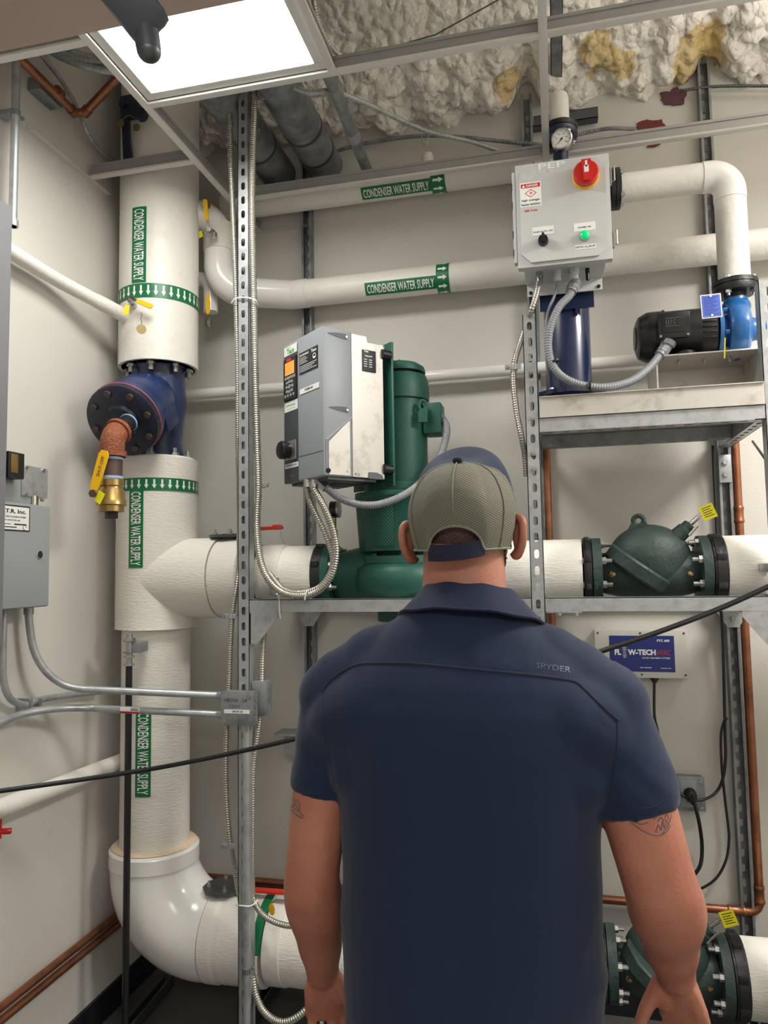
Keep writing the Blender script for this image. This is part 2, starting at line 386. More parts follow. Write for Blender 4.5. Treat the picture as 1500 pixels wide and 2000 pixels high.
# dark cracks between the lumps
src = bsdf.inputs['Base Color'].links[0].from_socket
mu = nt.nodes.new('ShaderNodeTexNoise'); mu.inputs['Scale'].default_value = 7.0; mu.inputs['Detail'].default_value = 9; mu.inputs['Distortion'].default_value = 1.2
tc = nt.nodes['Texture Coordinate']; nt.links.new(tc.outputs['Object'], mu.inputs[0])
ab = nt.nodes.new('ShaderNodeMath'); ab.operation = 'SUBTRACT'; ab.inputs[1].default_value = 0.5; nt.links.new(mu.outputs[0], ab.inputs[0])
a2 = nt.nodes.new('ShaderNodeMath'); a2.operation = 'ABSOLUTE'; nt.links.new(ab.outputs[0], a2.inputs[0])
mr = nt.nodes.new('ShaderNodeMapRange'); mr.inputs[1].default_value = 0.0; mr.inputs[2].default_value = 0.012; mr.inputs[3].default_value = 0.3; mr.inputs[4].default_value = 0.0; nt.links.new(a2.outputs[0], mr.inputs[0])
mm = nt.nodes.new('ShaderNodeMix'); mm.data_type = 'RGBA'; nt.links.new(mr.outputs[0], mm.inputs[0]); nt.links.new(src, mm.inputs[6]); mm.inputs[7].default_value = srgb(120, 96, 84); nt.links.new(mm.outputs[2], bsdf.inputs['Base Color'])
prev = bsdf.inputs['Base Color'].links[0].from_socket
for (px, py, yy, rad) in ((1165, 105, 3.60, .085), (1210, 125, 3.56, .06), (1362, 112, 3.58, .12), (1000, 165, 3.52, .075), (1395, 70, 3.64, .07)):
    cpt = foam_hit(px, py); vm = nt.nodes.new('ShaderNodeVectorMath'); vm.operation = 'DISTANCE'; vm.inputs[1].default_value = cpt; wn = nt.nodes.new('ShaderNodeVectorMath'); wn.operation = 'MULTIPLY_ADD'; n3 = nt.nodes.new('ShaderNodeTexNoise'); n3.inputs['Scale'].default_value = 9; n3.inputs['Detail'].default_value = 4; nt.links.new(tc.outputs['Object'], n3.inputs[0])
    nt.links.new(n3.outputs['Color'], wn.inputs[0]); wn.inputs[1].default_value = (.16, .16, .16); nt.links.new(tc.outputs['Object'], wn.inputs[2]); nt.links.new(wn.outputs[0], vm.inputs[0]); vm.inputs[1].default_value = cpt+Vector((.08, .08, .08))
    r3 = nt.nodes.new('ShaderNodeMapRange'); r3.inputs[1].default_value = rad; r3.inputs[2].default_value = rad*.85; r3.inputs[4].default_value = .8; nt.links.new(vm.outputs['Value'], r3.inputs[0])
    m3 = nt.nodes.new('ShaderNodeMix'); m3.data_type = 'RGBA'; nt.links.new(r3.outputs[0], m3.inputs[0]); nt.links.new(prev, m3.inputs[6]); m3.inputs[7].default_value = srgb(206, 178, 112); prev = m3.outputs[2]
nt.links.new(prev, bsdf.inputs['Base Color'])
struct(B().add(vs, fs), 'ceiling', m, 'lumpy off-white spray foam on the underside of the roof deck', 80)

# suspended grid: white-faced tees with bare webs
def tee(name, p0, p1, parent, w=0.024, h=0.038):
    p0, p1 = Vector(p0), Vector(p1); d = (p1-p0).normalized(); sd = d.cross(Vector((0, 0, 1)))
    o = B(); M = frame(p0, d, sd, Vector((0, 0, 1))); L = (p1-p0).length
    o.box((L/2, 0, 0.004), (L, w, 0.008), M, 0.001); r = o.build(name, 'tee_white', parent)
    q = B(); q.box((L/2, 0, 0.008+h/2), (L, 0.003, h), M); q.box((L/2, 0, h+0.008), (L, 0.009, 0.010), M)
    k = 0.05
    while k < L-0.03:
        q.cyl(M @ Vector((k, -0.0022, 0.022)), M @ Vector((k, 0.0022, 0.022)), 0.003, n=8); k += 0.15
    q.build('tee_web', 'tee_web', r)
    return r
grid = thing('ceiling_grid', 'white suspended ceiling grid with all its tiles lifted out', 'ceiling grid', (0, 1.8, ZC))
TX = (-1.20, -0.59, 0.012, 0.62, 1.23, 1.84); TY = (1.33, 1.945, 2.56)
for i, x in enumerate(TX): tee('main_tee', (x, WF, ZC), (x, WB if i in (0, 2, 4) else TY[1]-0.013, ZC), grid)
XM = (TX[0], TX[2], TX[4], WR)
for a, c in zip(XM, XM[1:]):
    for y in TY: tee('cross_tee', (a+0.012, y, ZC), (c-0.012, y, ZC), grid)
for y in (1.655, 2.265): tee('cross_tee', (WL+0.022, y, ZC), (TX[0]-0.012, y, ZC), grid)
b = B(); b.box((WL+0.011, (WF+2.385)/2+0.68, ZC+0.001), (0.022, 2.385-WF-1.36, 0.002)); b.box((WL+0.001, (WF+2.385)/2+0.68, ZC+0.012), (0.002, 2.385-WF-1.36, 0.022)); b.build('wall_angle', 'tee_white', grid)
b = B(); b.box((-1.1, WB-0.011, ZC+0.001), (0.28, 0.022, 0.002)); b.box((-1.1, WB-0.001, ZC+0.012), (0.28, 0.002, 0.022)); b.build('wall_angle', 'tee_white', grid)
# LED panel lying in the grid, and its twin outside the view
def led(x0, x1, y0, y1, label, emit, diffuse):
    t = thing('ceiling_light', label, 'ceiling light', ((x0+x1)/2, (y0+y1)/2, ZC+0.01))
    b = B(); w = 0.03; z = ZC+0.013
    for (a, c) in (((x0+x1)/2, y0+w/2), ((x0+x1)/2, y1-w/2)): b.box((a, c, z), (x1-x0, w, 0.010), None, 0.002)
    for (a, c) in ((x0+w/2, (y0+y1)/2), (x1-w/2, (y0+y1)/2)): b.box((a, c, z), (w, y1-y0-2*w, 0.010), None, 0.002)
    b.build('light_frame', 'tee_white', t)
    B().box(((x0+x1)/2, (y0+y1)/2, z+0.02), (x1-x0-0.01, y1-y0-0.01, 0.03)).build('housing', 'galv_dull', t)
    B().box(((x0+x1)/2, (y0+y1)/2, z-0.001), (x1-x0-2*w+.01, y1-y0-2*w+.01, 0.003)).build('diffuser', mat('led_diffuser', (255, 253, 246), 0.5, emit=emit, var=0), t)
led(TX[0]+0.014, TX[1]-0.014, TY[0]+0.014, TY[1]-0.014, 'square flat LED panel glowing white in the ceiling grid', PANEL_EMIT, True)

# ------------------------------------------------------------------ strut rack
SLOT = [(.0143, 0), (.0122, .005), (.0072, .0072), (-.0072, .0072), (-.0122, .005), (-.0143, 0), (-.0122, -.005), (-.0072, -.0072), (.0072, -.0072), (.0122, -.005)]
def strut(p0, p1, n, parent, name='post', m='galv', slots=True, W=.0413, D=.0413, lips=True, T=.0025, phase=0.0):
    """slotted C channel; p0-p1 = centre line of the OUTER face of the web, n = outward normal of the web"""
    p0, p1, n = Vector(p0), Vector(p1), Vector(n); d = (p1-p0); L = d.length; d.normalize(); w = n.cross(d)
    M = frame(p0, d, w, n); b = B(); P = .0508; h = W/2
    if slots:
        k = int((L-phase)//P); a0 = phase; RC = [(P/2, 0), (P/2, h), (P/6, h), (-P/6, h), (-P/2, h), (-P/2, 0), (-P/2, -h), (-P/6, -h), (P/6, -h), (P/2, -h)]
        for i in range(k):
            c = a0+P*(i+.5); vs = [(c+x, y, 0) for x, y in RC]+[(c+x, y, 0) for x, y in SLOT]+[(c+x, y, -T) for x, y in SLOT]+[(c+x, y, -T) for x, y in RC]
            fs = []
            for q in range(10):
                r = (q+1) % 10; fs += [(q, r, 10+r, 10+q), (10+q, 10+r, 20+r, 20+q), (20+q, 20+r, 30+r, 30+q)]
            b.add(vs, fs, None, M)
        for a, c in ((0, a0), (a0+k*P, L)):
            if c-a > 1e-4: b.box(((a+c)/2, 0, -T/2), (c-a, W, T), M)
    else: b.box((L/2, 0, -T/2), (L, W, T), M)
    for s in (-1, 1):
        b.box((L/2, s*(h-T/2), -D/2), (L, T, D), M)
        if lips: b.box((L/2, s*(h-.0047), -D+.004), (L, .0075, .0075), M, .002)
    return b.build(name, m, parent)
rack = thing('strut_rack', 'galvanised slotted strut rack carrying pump piping and drip pan', 'rack', (-0.2, 2.5, 0))
FY = 2.27; PXL, PXM, PXR = -1.021, -0.058, 0.622; RXL, RXM, RXR = -0.975, -0.055, 0.598
strut((PXL, FY, 0.006), (PXL, FY, 3.46), (0, -1, 0), rack, phase=.012)
strut((PXM, FY, 0.006), (PXM, FY, 2.386), (0, -1, 0), rack, phase=.03)
strut((PXR, FY, 0.006), (PXR, FY, 2.42), (0, -1, 0), rack, phase=.02)
for x, z in ((RXL, 3.46), (RXM, 3.46), (RXR, 3.49)): strut((x, 2.797+.0413, 0.006), (x, 2.797+.0413, z), (0, 1, 0), rack, 'post', 'galv_dull')
ZB = Y(640, 1170, FY).z     # top of the lower beams
strut((PXL+.021, FY+.021, ZB), (PXM-.021, FY+.021, ZB), (0, 0, 1), rack, 'beam', slots=False)
strut((PXM+.021, FY+.021, ZB), (PXR-.021, FY+.021, ZB), (0, 0, 1), rack, 'beam', slots=False)
zr = Y(1250, 1153, 2.80).z
strut((RXL+.021, 2.817, zr), (RXM-.021, 2.817, zr), (0, 0, 1), rack, 'beam', slots=False)
strut((RXM+.021, 2.817, zr), (RXR-.021, 2.817, zr), (0, 0, 1), rack, 'beam', slots=False)
for x in (PXL, PXM, PXR): strut((x, FY+.042, ZB), (x, 2.79, ZB), (0, 0, 1), rack, 'beam', slots=False)
ZS = Y(1053, 818, FY).z   # top of the shelf beams
strut((PXM+.021, FY+.021, ZS-.0413), (PXR-.021, FY+.021, ZS-.0413), (0, 0, -1), rack, 'beam')
strut((PXM+.021, 2.60, ZS-.0413), (PXR-.044, 2.60, ZS-.0413), (0, 0, -1), rack, 'beam', 'galv_dull')
for x in (PXM, 0.60): strut((x, FY+.042, ZS-.0413), (x, 2.79, ZS-.0413), (0, 0, -1), rack, 'beam')
def gusset(x, y, z, sx, size=.085, w=.04, flip=1, face=-1):
    """angle bracket under a beam: two legs and a triangular web, sx = direction along the beam"""
    b = B(); t = .004
    b.box((x+sx*size/2, y, z-t/2), (size, w, t)); b.box((x+sx*t/2, y, z-size/2-t), (t, w, size))
    M = frame((x, y+face*w/2, z-t), (sx, 0, 0), (0, 0, -1), (0, -face, 0))
    b.prism([(0, 0), (size, 0), (size, .012), (.028, size), (0, size)], t, M)
    b.bolt((x+sx*size*.6, y, z-t-.001), (0, 0, -1), .010, .008, .006)
    return b.build('bracket', 'galv', rack)
gusset(PXL+.021, FY+.021, ZB-.0413, 1, .10); B().box((PXM+.075, FY+.021, ZB-.044), (.105, .04, .005), None, .001).build('bracket', 'galv', rack)
for x in (.06, .11): B().bolt((PXM+x, FY+.012, ZB-.0465), (0, 0, -1), .009, .007).build('bolt', 'zinc_bolt', rack)
gusset(PXR-.021, FY+.021, ZB-.0413, -1, .09)
for x in (RXL, RXR):
    b = B(); b.box((x, 2.795, ZB-.085), (.041, .004, .09)); b.bolt((x, 2.793, ZB-.1), (0, -1, 0), .009, .007)
    for s in (-1, 1): b.prism([(0, 0), (.055, 0), (0, -.085)], .003, frame((x+s*.0205, 2.794, ZB-.042), (s, 0, 0), (0, 0, 1), (0, s, 0)))
    b.build('bracket', 'galv', rack)
b = B(); zc_ = Y(1418, 915, 2.79).z
b.box((RXR, 2.793, zc_), (.041, .005, .10), None, .001)
for dz in (.022, -.022): b.cyl((RXR, 2.790, zc_+dz), (RXR, 2.787, zc_+dz), .011); b.bolt((RXR, 2.788, zc_+dz), (0, -1, 0), .009, .008)
b.build('bracket', 'galv', rack)
for k in range(3):
    z = (Y(1038, 816, FY), Y(1040, 885, FY), Y(1041, 915, FY))[k].z
    B().bolt((PXM, FY+.006, z), (0, -1, 0), .009, .008, .004).build('bolt', 'zinc_bolt', rack)

# ------------------------------------------------------------------ pipes
def ray_cyl(px, py, o, ax, r):
    o = Vector(o); ax = Vector(ax).normalized(); d = ray(px, py).normalized(); w = CO-o
    a = d-ax*d.dot(ax); c = w-ax*w.dot(ax); A = a.dot(a); Bq = 2*a.dot(c); Cq = c.dot(c)-r*r; D = max(0, Bq*Bq-4*A*Cq)
    return CO+d*((-Bq-math.sqrt(D))/(2*A))
def sticker(parent, o, ax, r, pa, pb, width, text, up, frac=.70, pad=.03):
    """green pipe marker running along the axis from pixel pa to pixel pb; up = +1 if letter tops point to -u"""
    o = Vector(o); ax = Vector(ax).normalized(); A = ray_cyl(*pa, o, ax, r); v0 = (A-o).dot(ax); v1 = (ray_cyl(*pb, o, ax, r)-o).dot(ax)
    ref = A-o-ax*v0; L = v1-v0; R = r+.0010
    b = B(); wrap_rect(b, -width/2, width/2, v0, v1, o, ax, ref, R, 10); lab = b.build('pipe_marker', 'label_green', parent); lab['label'] = 'green pipe marker with white lettering'
    vs, fs = slice2d(*text2d(text, .012)); h = width*frac; q = B()
    wrap(q, [(-up*(v-.5)*h, v0+L*pad+u*L*(1-2*pad)) for u, v in vs], fs, o, ax, ref, R+.0009)
    q.build('lettering', 'label_white', lab); return ref, v0, v1
def arrow_band(parent, o, ax, r, v0, v1, ref, n, sgn=1, u_from=-1.0, u_to=1.0):
    """band of arrows around the pipe, arrows point along sgn*axis"""
    b = B(); wrap_rect(b, u_from*PI*r, u_to*PI*r, v0, v1, o, ax, ref, r+.0014, 48); lab = b.build('arrow_band', 'label_green', parent)
    q = B(); H = v1-v0; pit = 2*PI*r/n; k = 0; u = u_from*PI*r+pit/2
    c = (v0+v1)/2; a = .36*H*sgn
    while u < u_to*PI*r:
        w = pit*.30; s = w*.42
        pts = [(u-s, c-a), (u+s, c-a), (u+s, c+a*.15), (u+w, c+a*.15), (u, c+a), (u-w, c+a*.15), (u-s, c+a*.15)]
        wrap(q, pts, [(0, 1, 2, 6), (3, 4, 5), (6, 2, 3), (6, 3, 5)] if False else [(0, 1, 2, 6), (5, 6, 2, 3, 4)], Vector(o), ax, ref, r+.0022)
        u += pit
    q.build('arrow', 'label_white', lab)
CWS = 'CONDENSER WATER SUPPLY'
RX, RY, RR = -1.455, 2.46, .147
# upper riser
zt = Y(310, 697, RY-RR).z
up = thing('riser_pipe', 'thick white insulated riser above the blue strainer with a down-arrow band', 'pipe', (RX, RY, zt))
b = B(); b.lathe([(RR-.012, .0), (RR, .0), (RR, .02), (RR, .25), (RR, .6), (RR, .9), (RR, 1.3)], (RX, RY, zt), (0, 0, 1), 64); b.lathe([(RR-.012, 0), (RR-.012, .05), (.05, .05)], (RX, RY, zt), (0, 0, 1), 48); b.build('insulation', 'pipe_white', up)
ref, v0, v1 = sticker(up, (RX, RY, 0), (0, 0, -1), RR, (272, 404), (272, 552), .058, CWS, 1)
za = Y(310, 549, RY-RR).z; zb = Y(310, 577, RY-RR).z
arrow_band(up, (RX, RY, 0), (0, 0, -1), RR, -za, -zb, (0, -1, 0), 34)
# branch out of the riser: elbow down, then elbow into the run along the back wall
P2Y = 2.74; z2 = Y(700, 562, P2Y).z; P2R = .052
e0 = Vector((RX+.08, RY+.05, Y(400, 410, 2.52).z)); eC = Vector((Y(427, 450, 2.62).x, 2.62, 0))
br = thing('branch_pipe', 'white branch pipe looping from the riser into the middle wall run', 'pipe', (eC.x, 2.62, z2))
path = fillet([e0, (eC.x, eC.y, e0.z), (eC.x, eC.y, z2), (-1.02, P2Y, z2), (-.95, P2Y, z2)], [.085, .10, .05], 12)
B().tube(resample(path, .012), .058, 28).build('elbow_cover', 'pvc_white', br)
zs0, zs1 = Y(430, 440, 2.62).z, Y(430, 492, 2.62).z
B().cyl((eC.x, eC.y, zs1), (eC.x, eC.y, zs0), .0612, n=32).build('sleeve', 'pipe_white', br)
def ball_valve(parent, p, out, lever, L=.10, ball=.017, tagc=True, disc=None):
    """small lever ball valve: body pointing out, yellow lever along lever"""
    p = Vector(p); out = Vector(out).normalized(); lever = Vector(lever).normalized()
    b = B(); b.lathe([(.010, 0), (.010, .012), (ball, .016), (ball, .034), (.012, .038), (.012, .05)], p-out*.012, out, 16); b.bolt(p+out*.038, out, ball*.8, .008); v = b.build('valve_body', 'bright_steel', parent)
    q = p+out*.045; sd = out.cross(lever).normalized(); M = frame(q, lever, sd, out)
    c = B(); c.box((L*.22, 0, .0015), (L*.45, .012, .0025), M, .0008); c.build('lever_arm', 'bright_steel', parent)
    c = B(); c.prism([(L*.32, -.007), (L*.95, -.0095), (L, -.006), (L, .006), (L*.95, .0095), (L*.32, .007)], .0045, M); c.build('lever_grip', 'yellow', parent)
    return v
vb = ball_valve(br, Y(407, 449, 2.49)+Vector((0, .045, 0)), (0, -1, -.1), (.0, -.25, 1), .115)
tg = B(); M = frame(Y(388, 464, 2.53), (.9, -.1, .25), (-.25, 0, .97), (0, -1, 0)); tg.box((.009, .009, 0), (.026, .026, .001), M); tg.build('tag', 'tag_yellow', br)
tg = B(); c = Y(404, 402, 2.50); tg.cyl(c, c+Vector((0, -.002, 0)), .0165); tg.build('disc_tag', 'bronze_tag', br)
# second valve hanging behind the riser
dv = thing('drain_stub', 'white pipe stub with yellow lever valve tucked behind the riser', 'pipe', Y(400, 590, 2.66))
b = B(); c = Vector((RX+.105, 2.68, Y(395, 570, 2.68).z)); b.tube(fillet([(RX+.02, 2.66, c.z+.05), (c.x, c.y, c.z+.05), (c.x, c.y, c.z-.09)], .05), .030, 20); b.build('insulation', 'pvc_white', dv)
c = Y(407, 575, 2.62); M = frame(c, (0, 0, -1), (1, 0, 0), (0, -1, 0)); b = B(); b.prism([(0, -.006), (.075, -.008), (.085, 0), (.075, .008), (0, .006)], .005, M); b.build('lever_grip', 'yellow', dv)
b = B(); b.lathe([(.008, 0), (.012, .01), (.012, .03), (.006, .034)], c+Vector((0, .004, -.10)), (0, -.3, -1), 12); b.build('valve_body', 'bright_steel', dv)
# three runs along the back wall
def run(label, zc, r, x0, x1, m='pipe_white', y=P2Y):
    t = thing('wall_pipe', label, 'pipe', ((x0+x1)/2, y, zc)); b = B(); n = int((x1-x0)/.03)
    b.ring([Vector((x0+(x1-x0)*i/n, y, zc)) for i in range(n+1)], lambda i: r*(1+.012*noise.noise(Vector((i*.35, zc*9, r)))), 32, True); b.build('insulation', m, t); return t
z1 = Y(700, 370, P2Y).z; r1 = .054
t1 = run('white insulated pipe along the back wall just below the ceiling grid', z1, r1, RX+.14, -.04)
def marker_run(t, zc, r, a, b2, c, w=.052):
    o = (0, P2Y, zc); ref, v0, v1 = sticker(t, o, (1, 0, 0), r*1.012, a, b2, w, CWS, 1, .66)
    v2 = (ray_cyl(*c, o, (1, 0, 0), r)-Vector(o)).x; arrow_band(t, o, (1, 0, 0), r*1.014, v1, v2, ref, 10)
marker_run(t1, z1, r1, (706, 380), (842, 362), (870, 362))
t2 = run('white insulated pipe crossing the back wall behind the control panel', z2, P2R+.002, -.965, 1.6)
marker_run(t2, z2, P2R+.002, (713, 566), (852, 549), (877, 549))
z3 = Y(700, 749, 2.80).z
t3 = run('thin white pipe along the back wall behind the green pump', z3, .0225, -1.60, 1.6, 'pvc_white', 2.775)
for x in (-.955, -.075, .618): B().box((x, 2.7965, z3+.03), (.03, .003, .03)).box((x, 2.775, z3+.0235), (.03, .045, .002)).build('pipe_clamp', 'galv', t3)
# left wall: short insulated branch into the riser with a valve, and a lower sloping run
a0 = X(25, 471, -1.585); a1 = Vector((RX-.06, RY-RR+.02, Y(262, 612, RY-RR).z))
lw = thing('side_branch_pipe', 'white pipe along the side wall meeting the riser at a yellow valve', 'pipe', a1)
b = B(); pts = resample(fillet([(-1.595, .9, a0.z), (-1.595, 2.05, (a0.z+a1.z)/2), a1], .5), .03); b.ring(pts, lambda i: (.0235+.0022*(i > len(pts)-6))*(1+.02*noise.noise(Vector((i*.4, 3, 1)))), 24, True); b.build('insulation', 'pipe_white', lw)
pv = Y(248, 590, 2.27); ball_valve(lw, pv+Vector((0, .045, 0)), (.2, -1, .35), (1, .1, -.45), .095, .014)
b = B(); M = frame(Y(244, 600, 2.235), (1, 0, .1), (.1, 0, 1), (0, -1, 0)); b.box((.008, -.012, 0), (.021, .034, .001), M); b.build('tag', 'tag_yellow', lw)
b = B(); c0 = Y(276, 612, 2.22)
for k in range(14): b.ell(c0+Vector((.002*math.sin(k), 0, -.0042*k)), (.0024,)*3, None, 6, 4)
b.build('bead_chain', 'bright_steel', lw)
b = B(); c1 = Y(276, 643, 2.22); b.cyl(c1, c1+Vector((.001, -.0015, 0)), .017, n=20); o = b.build('disc_tag', 'bronze_tag', lw)
a0 = X(2, 1579, -1.585); a1 = X(234, 1488, -1.585); d = (a1-a0)
lp = solo(B().ring(resample([a0-d*.9, a0+d*1.05], .04), lambda i: .0285*(1+.02*noise.noise(Vector((i*.5, 7, 2)))), 24, True), 'side_wall_pipe', 'pipe_white', 'white insulated pipe low on the side wall behind the black rod', 'pipe')
# lower riser: tee with branch, narrower leg, PVC bottom elbow
zt2 = Y(310, 884, RY-RR).z; zs = Y(300, 1232, RY-RR).z; ZA = Y(590, 1126, RY).z
lo = thing('tee_riser_pipe', 'thick white insulated tee riser under the blue strainer, green marker band on top', 'pipe', (RX, RY, zs))
b = B(); b.lathe([(.03, zt2-.004), (RR-.012, zt2+.001), (RR, zt2-.006)]+[(RR*(1+.008*noise.noise(Vector((k*.7, 2, 5)))), zt2-.02-(zt2-zs-.03)*k/12) for k in range(13)]+[(RR+.001, zs), (.10, zs)], (RX, RY, 0), (0, 0, 1), 64); b.build('insulation', 'pipe_canvas', lo)
xb = Y(398, 1125, RY-RR).x
b = B(); b.ring([Vector((x, RY, ZA)) for x in (RX, RX+.1, RX+.2, xb-.03, xb)], lambda i: RR-.001, 56, True)
x_seam = Y(455, 1125, RY-.14).x
b.ring([Vector((x, RY, ZA)) for x in (xb+.004, xb+.012, x_seam, x_seam+.02)], lambda i: (RR-.006, RR-.004, RR-.006, RR-.03)[i], 56, True); b.build('tee_branch', 'pipe_canvas', lo)
za, zb = Y(310, 931, RY-RR).z, Y(310, 956, RY-RR).z
arrow_band(lo, (RX, RY, 0), (0, 0, -1), RR*1.008, -za, -zb, (0, -1, 0), 34)
sticker(lo, (RX, RY, 0), (0, 0, -1), RR*1.006, (266, 956), (266, 1109), .056, CWS, 1)
r3 = .1225; RXL2 = Y(305, 1300, RY).x; ze = Y(300, 1690, RY-r3).z
leg = thing('lower_riser_pipe', 'slimmer white riser leg dropping from the tee into the bottom elbow', 'pipe', (RXL2, RY, ze))
b = B(); b.ring([Vector((RXL2, RY, ze-.05+(zs-ze+.06)*k/24)) for k in range(25)], lambda i: r3*(1+.008*noise.noise(Vector((i*.6, 1, 8)))), 56, True); b.build('insulation', 'pipe_canvas', leg)
sticker(leg, (RXL2, RY, 0), (0, 0, -1), r3*1.006, (280, 1388), (280, 1557), .056, CWS, 1)
ZE = Y(480, 1834, RY-.02).z
el = thing('bottom_elbow', 'glossy white elbow cover turning the riser toward the lower pump', 'pipe', (RXL2, RY, ZE))
b = B(); xs0 = Y(383, 1830, RY-.15).x
pth = fillet([(RXL2, RY, ze+.015), (RXL2, RY, ZE), (xs0-.004, RY, ZE)], .235, 24); pth = resample(pth, .012); nn = len(pth)
def rel(i):
    t = i/nn
    return .152 if t > .12 else .156
b.ring(pth, lambda i: .156 if i < 5 else .150+.010*math.sin(PI*min(1, i/nn)), 56, True); b.build('elbow_cover', 'pvc_white', el)
b = B(); b.lathe([(r3-.002, .006), (r3+.012, .010), (.150, .006), (.158, -.002), (.1585, -.05), (.155, -.053)], (RXL2, RY, ze+.02), (0, 0, 1), 56); b.build('end_collar', 'pvc_white', el)
b = B(); b.lathe([(r3-.001, .012), (r3+.010, .0135), (.148, .0095)], (RXL2, RY, ze+.02), (0, 0, 1), 56); b.build('sealant', mat('sealant', (226, 204, 172), .7, var=.15, vscale=40, bump=.6, bscale=80), el)
# lower horizontal line
xs0 = Y(383, 1830, RY-.15).x; xs1 = Y(497, 1830, RY-.15).x
lh = thing('lower_pipe', 'fat white wrinkled pipe leaving the bottom elbow near the floor', 'pipe', ((xs0+xs1)/2, RY, ZE))
b = B(); n = 30; b.ring([Vector((xs0+(xs1-xs0)*k/n, RY, ZE)) for k in range(n+1)], lambda i: .149*(1+.012*noise.noise(Vector((i*.45, 4, 2))))+(.004 if i < 7 else 0), 56, True); b.build('insulation', 'pipe_canvas', lh)
b = B(); wrap_rect(b, -1.0*.15, 1.0*.15, 0, .03, (Y(490, 1800, RY-.15).x, RY, ZE), (1, 0, 0), (0, -.5, 1), .1525, 20); b.build('arrow_band', 'label_green', lh)
xs2 = xs1+.004
lh2 = thing('lower_pump_pipe', 'white insulated pipe behind the left forearm leading to the lower pump', 'pipe', (xs2+.2, RY, ZE))
b = B(); n = 30; b.ring([Vector((xs2+.5*k/n, RY, ZE)) for k in range(n+1)], lambda i: (.134 if i > 0 else .10)*(1+.010*noise.noise(Vector((i*.45, 4, 9)))), 56, True); b.build('insulation', 'pipe_canvas', lh2)
b = B(); b.ring([Vector((xs2+.012, RY, ZE)), Vector((xs2+.07, RY, ZE))], lambda i: .1375, 56, True); b.build('collar', 'pipe_white', lh2)
def butterfly(z, xc, rad, label, hx0, hx1, hz):
    """butterfly valve neck with stacked plate and red lever standing on a pipe"""
    t = thing('butterfly_valve', label, 'valve', (xc, RY, z+rad))
    b = B(); b.cyl((xc, RY, z+rad-.03), (xc, RY, z+rad+.02), .03); b.lathe([(.075, 0), (.078, .004), (.078, .010), (.03, .012)], (xc, RY, z+rad+.006), (0, 0, 1), 10); b.build('top_plate', 'galv_dark', t)
    for k in range(4): a = k*PI/2+.4; B().bolt((xc+.055*math.cos(a), RY+.055*math.sin(a), z+rad+.016), (0, 0, 1), .009, .008, .012).build('bolt', 'zinc_bolt', t)
    p0 = Vector((hx0, RY-.03, hz)); p1 = Vector((hx1, RY-.03, hz+.004)); d = p1-p0
    c = B(); M = frame(p0, d.normalized(), (0, 1, 0), d.normalized().cross(Vector((0, 1, 0)))); c.box((d.length/2, 0, 0), (d.length, .026, .012), M, .005); c.box((d.length-.02, 0, .002), (.03, .03, .018), M, .005); c.build('lever', 'red_handle', t)
    c = B(); c.cyl((hx0+.01, RY-.03, z+rad-.02), (hx0+.01, RY-.03, hz+.006), .011); c.build('stem', 'zinc_bolt', t)
    return t
bv1 = butterfly(ZA, Y(450, 1060, RY).x, RR-.008, 'red lever butterfly valve on the upper pump line behind the left post', Y(474, 1033, RY).x, Y(558, 1032, RY).x, Y(530, 1033, RY-.03).z)
c = B(); c.tube([Y(549, 1037, RY-.03), Y(548, 1048, RY-.03), Y(556, 1062, RY-.05)], .0015, 6); c.build('wire_seal', 'zinc_bolt', bv1)
bv2 = butterfly(ZE, Y(440, 1750, RY).x, .148, 'red lever butterfly valve on the lower pump line beside the left forearm', Y(474, 1742, RY).x, Y(585, 1742, RY).x, Y(530, 1742, RY-.03).z)
c = B(); M = frame(Y(531, 1776, 2.33), (.9, -.2, .2), (-.1, 0, 1), (0, -1, 0)); c.prism([(.013*math.cos(k*PI/4), .02*math.sin(k*PI/4)) for k in range(8)], .0015, M); c.build('tag', 'yellow', bv2)
# pump suction pipe on the left, discharge pipes on the right
r6 = .109
def hpipe(x0, x1, label, z=ZA, r=r6, bulge=None, m='pipe_canvas'):
    t = thing('pump_pipe', label, 'pipe', ((x0+x1)/2, RY, z)); n = 24
    b = B(); b.ring([Vector((x0+(x1-x0)*k/n, RY, z)) for k in range(n+1)], lambda i: r*(1+.008*noise.noise(Vector((i*.5, x0*9, 2)))), 48, True); b.build('insulation', m, t); return t
xL0 = Y(497, 1125, RY-.11).x; xL1 = Y(603, 1125, RY-.11).x
sp = hpipe(xL0, xL1, 'short white insulated pipe between the left post and the green pump')
b = B(); b.ring([Vector((x, RY, ZA)) for x in (xL0-.004, Y(541, 1100, RY-.11).x)], lambda i: r6*1.055, 48, True); b.build('collar', 'pipe_white', sp)
b = B(); b.ring([Vector((x, RY, ZA)) for x in (xL0-.022, xL0-.004)], lambda i: r6*1.06, 48, True); b.build('arrow_band', 'label_green', sp)
b = B(); c = Y(535, 1140, RY-.12); b.box((c.x, RY-.118, c.z-.01), (.03, .022, .06), None, .003); b.build('support_clip', 'galv_dull', sp)
xM0 = Y(985, 1110, RY-.1).x; xM1 = Y(1138, 1110, RY-.11).x
hpipe(-.19, xM1, 'white insulated pipe between the capped head and the green check valve')
xR0 = Y(1416, 1110, RY-.11).x
rp = hpipe(xR0, 1.7, 'white insulated pipe to the right of the upper green check valve')
c = Y(1491, 1108, RY-r6); b = B(); b.box((c.x, RY-r6-.004, c.z), (.028, .012, .024), None, .003); b.build('clip', 'zinc_bolt', rp)

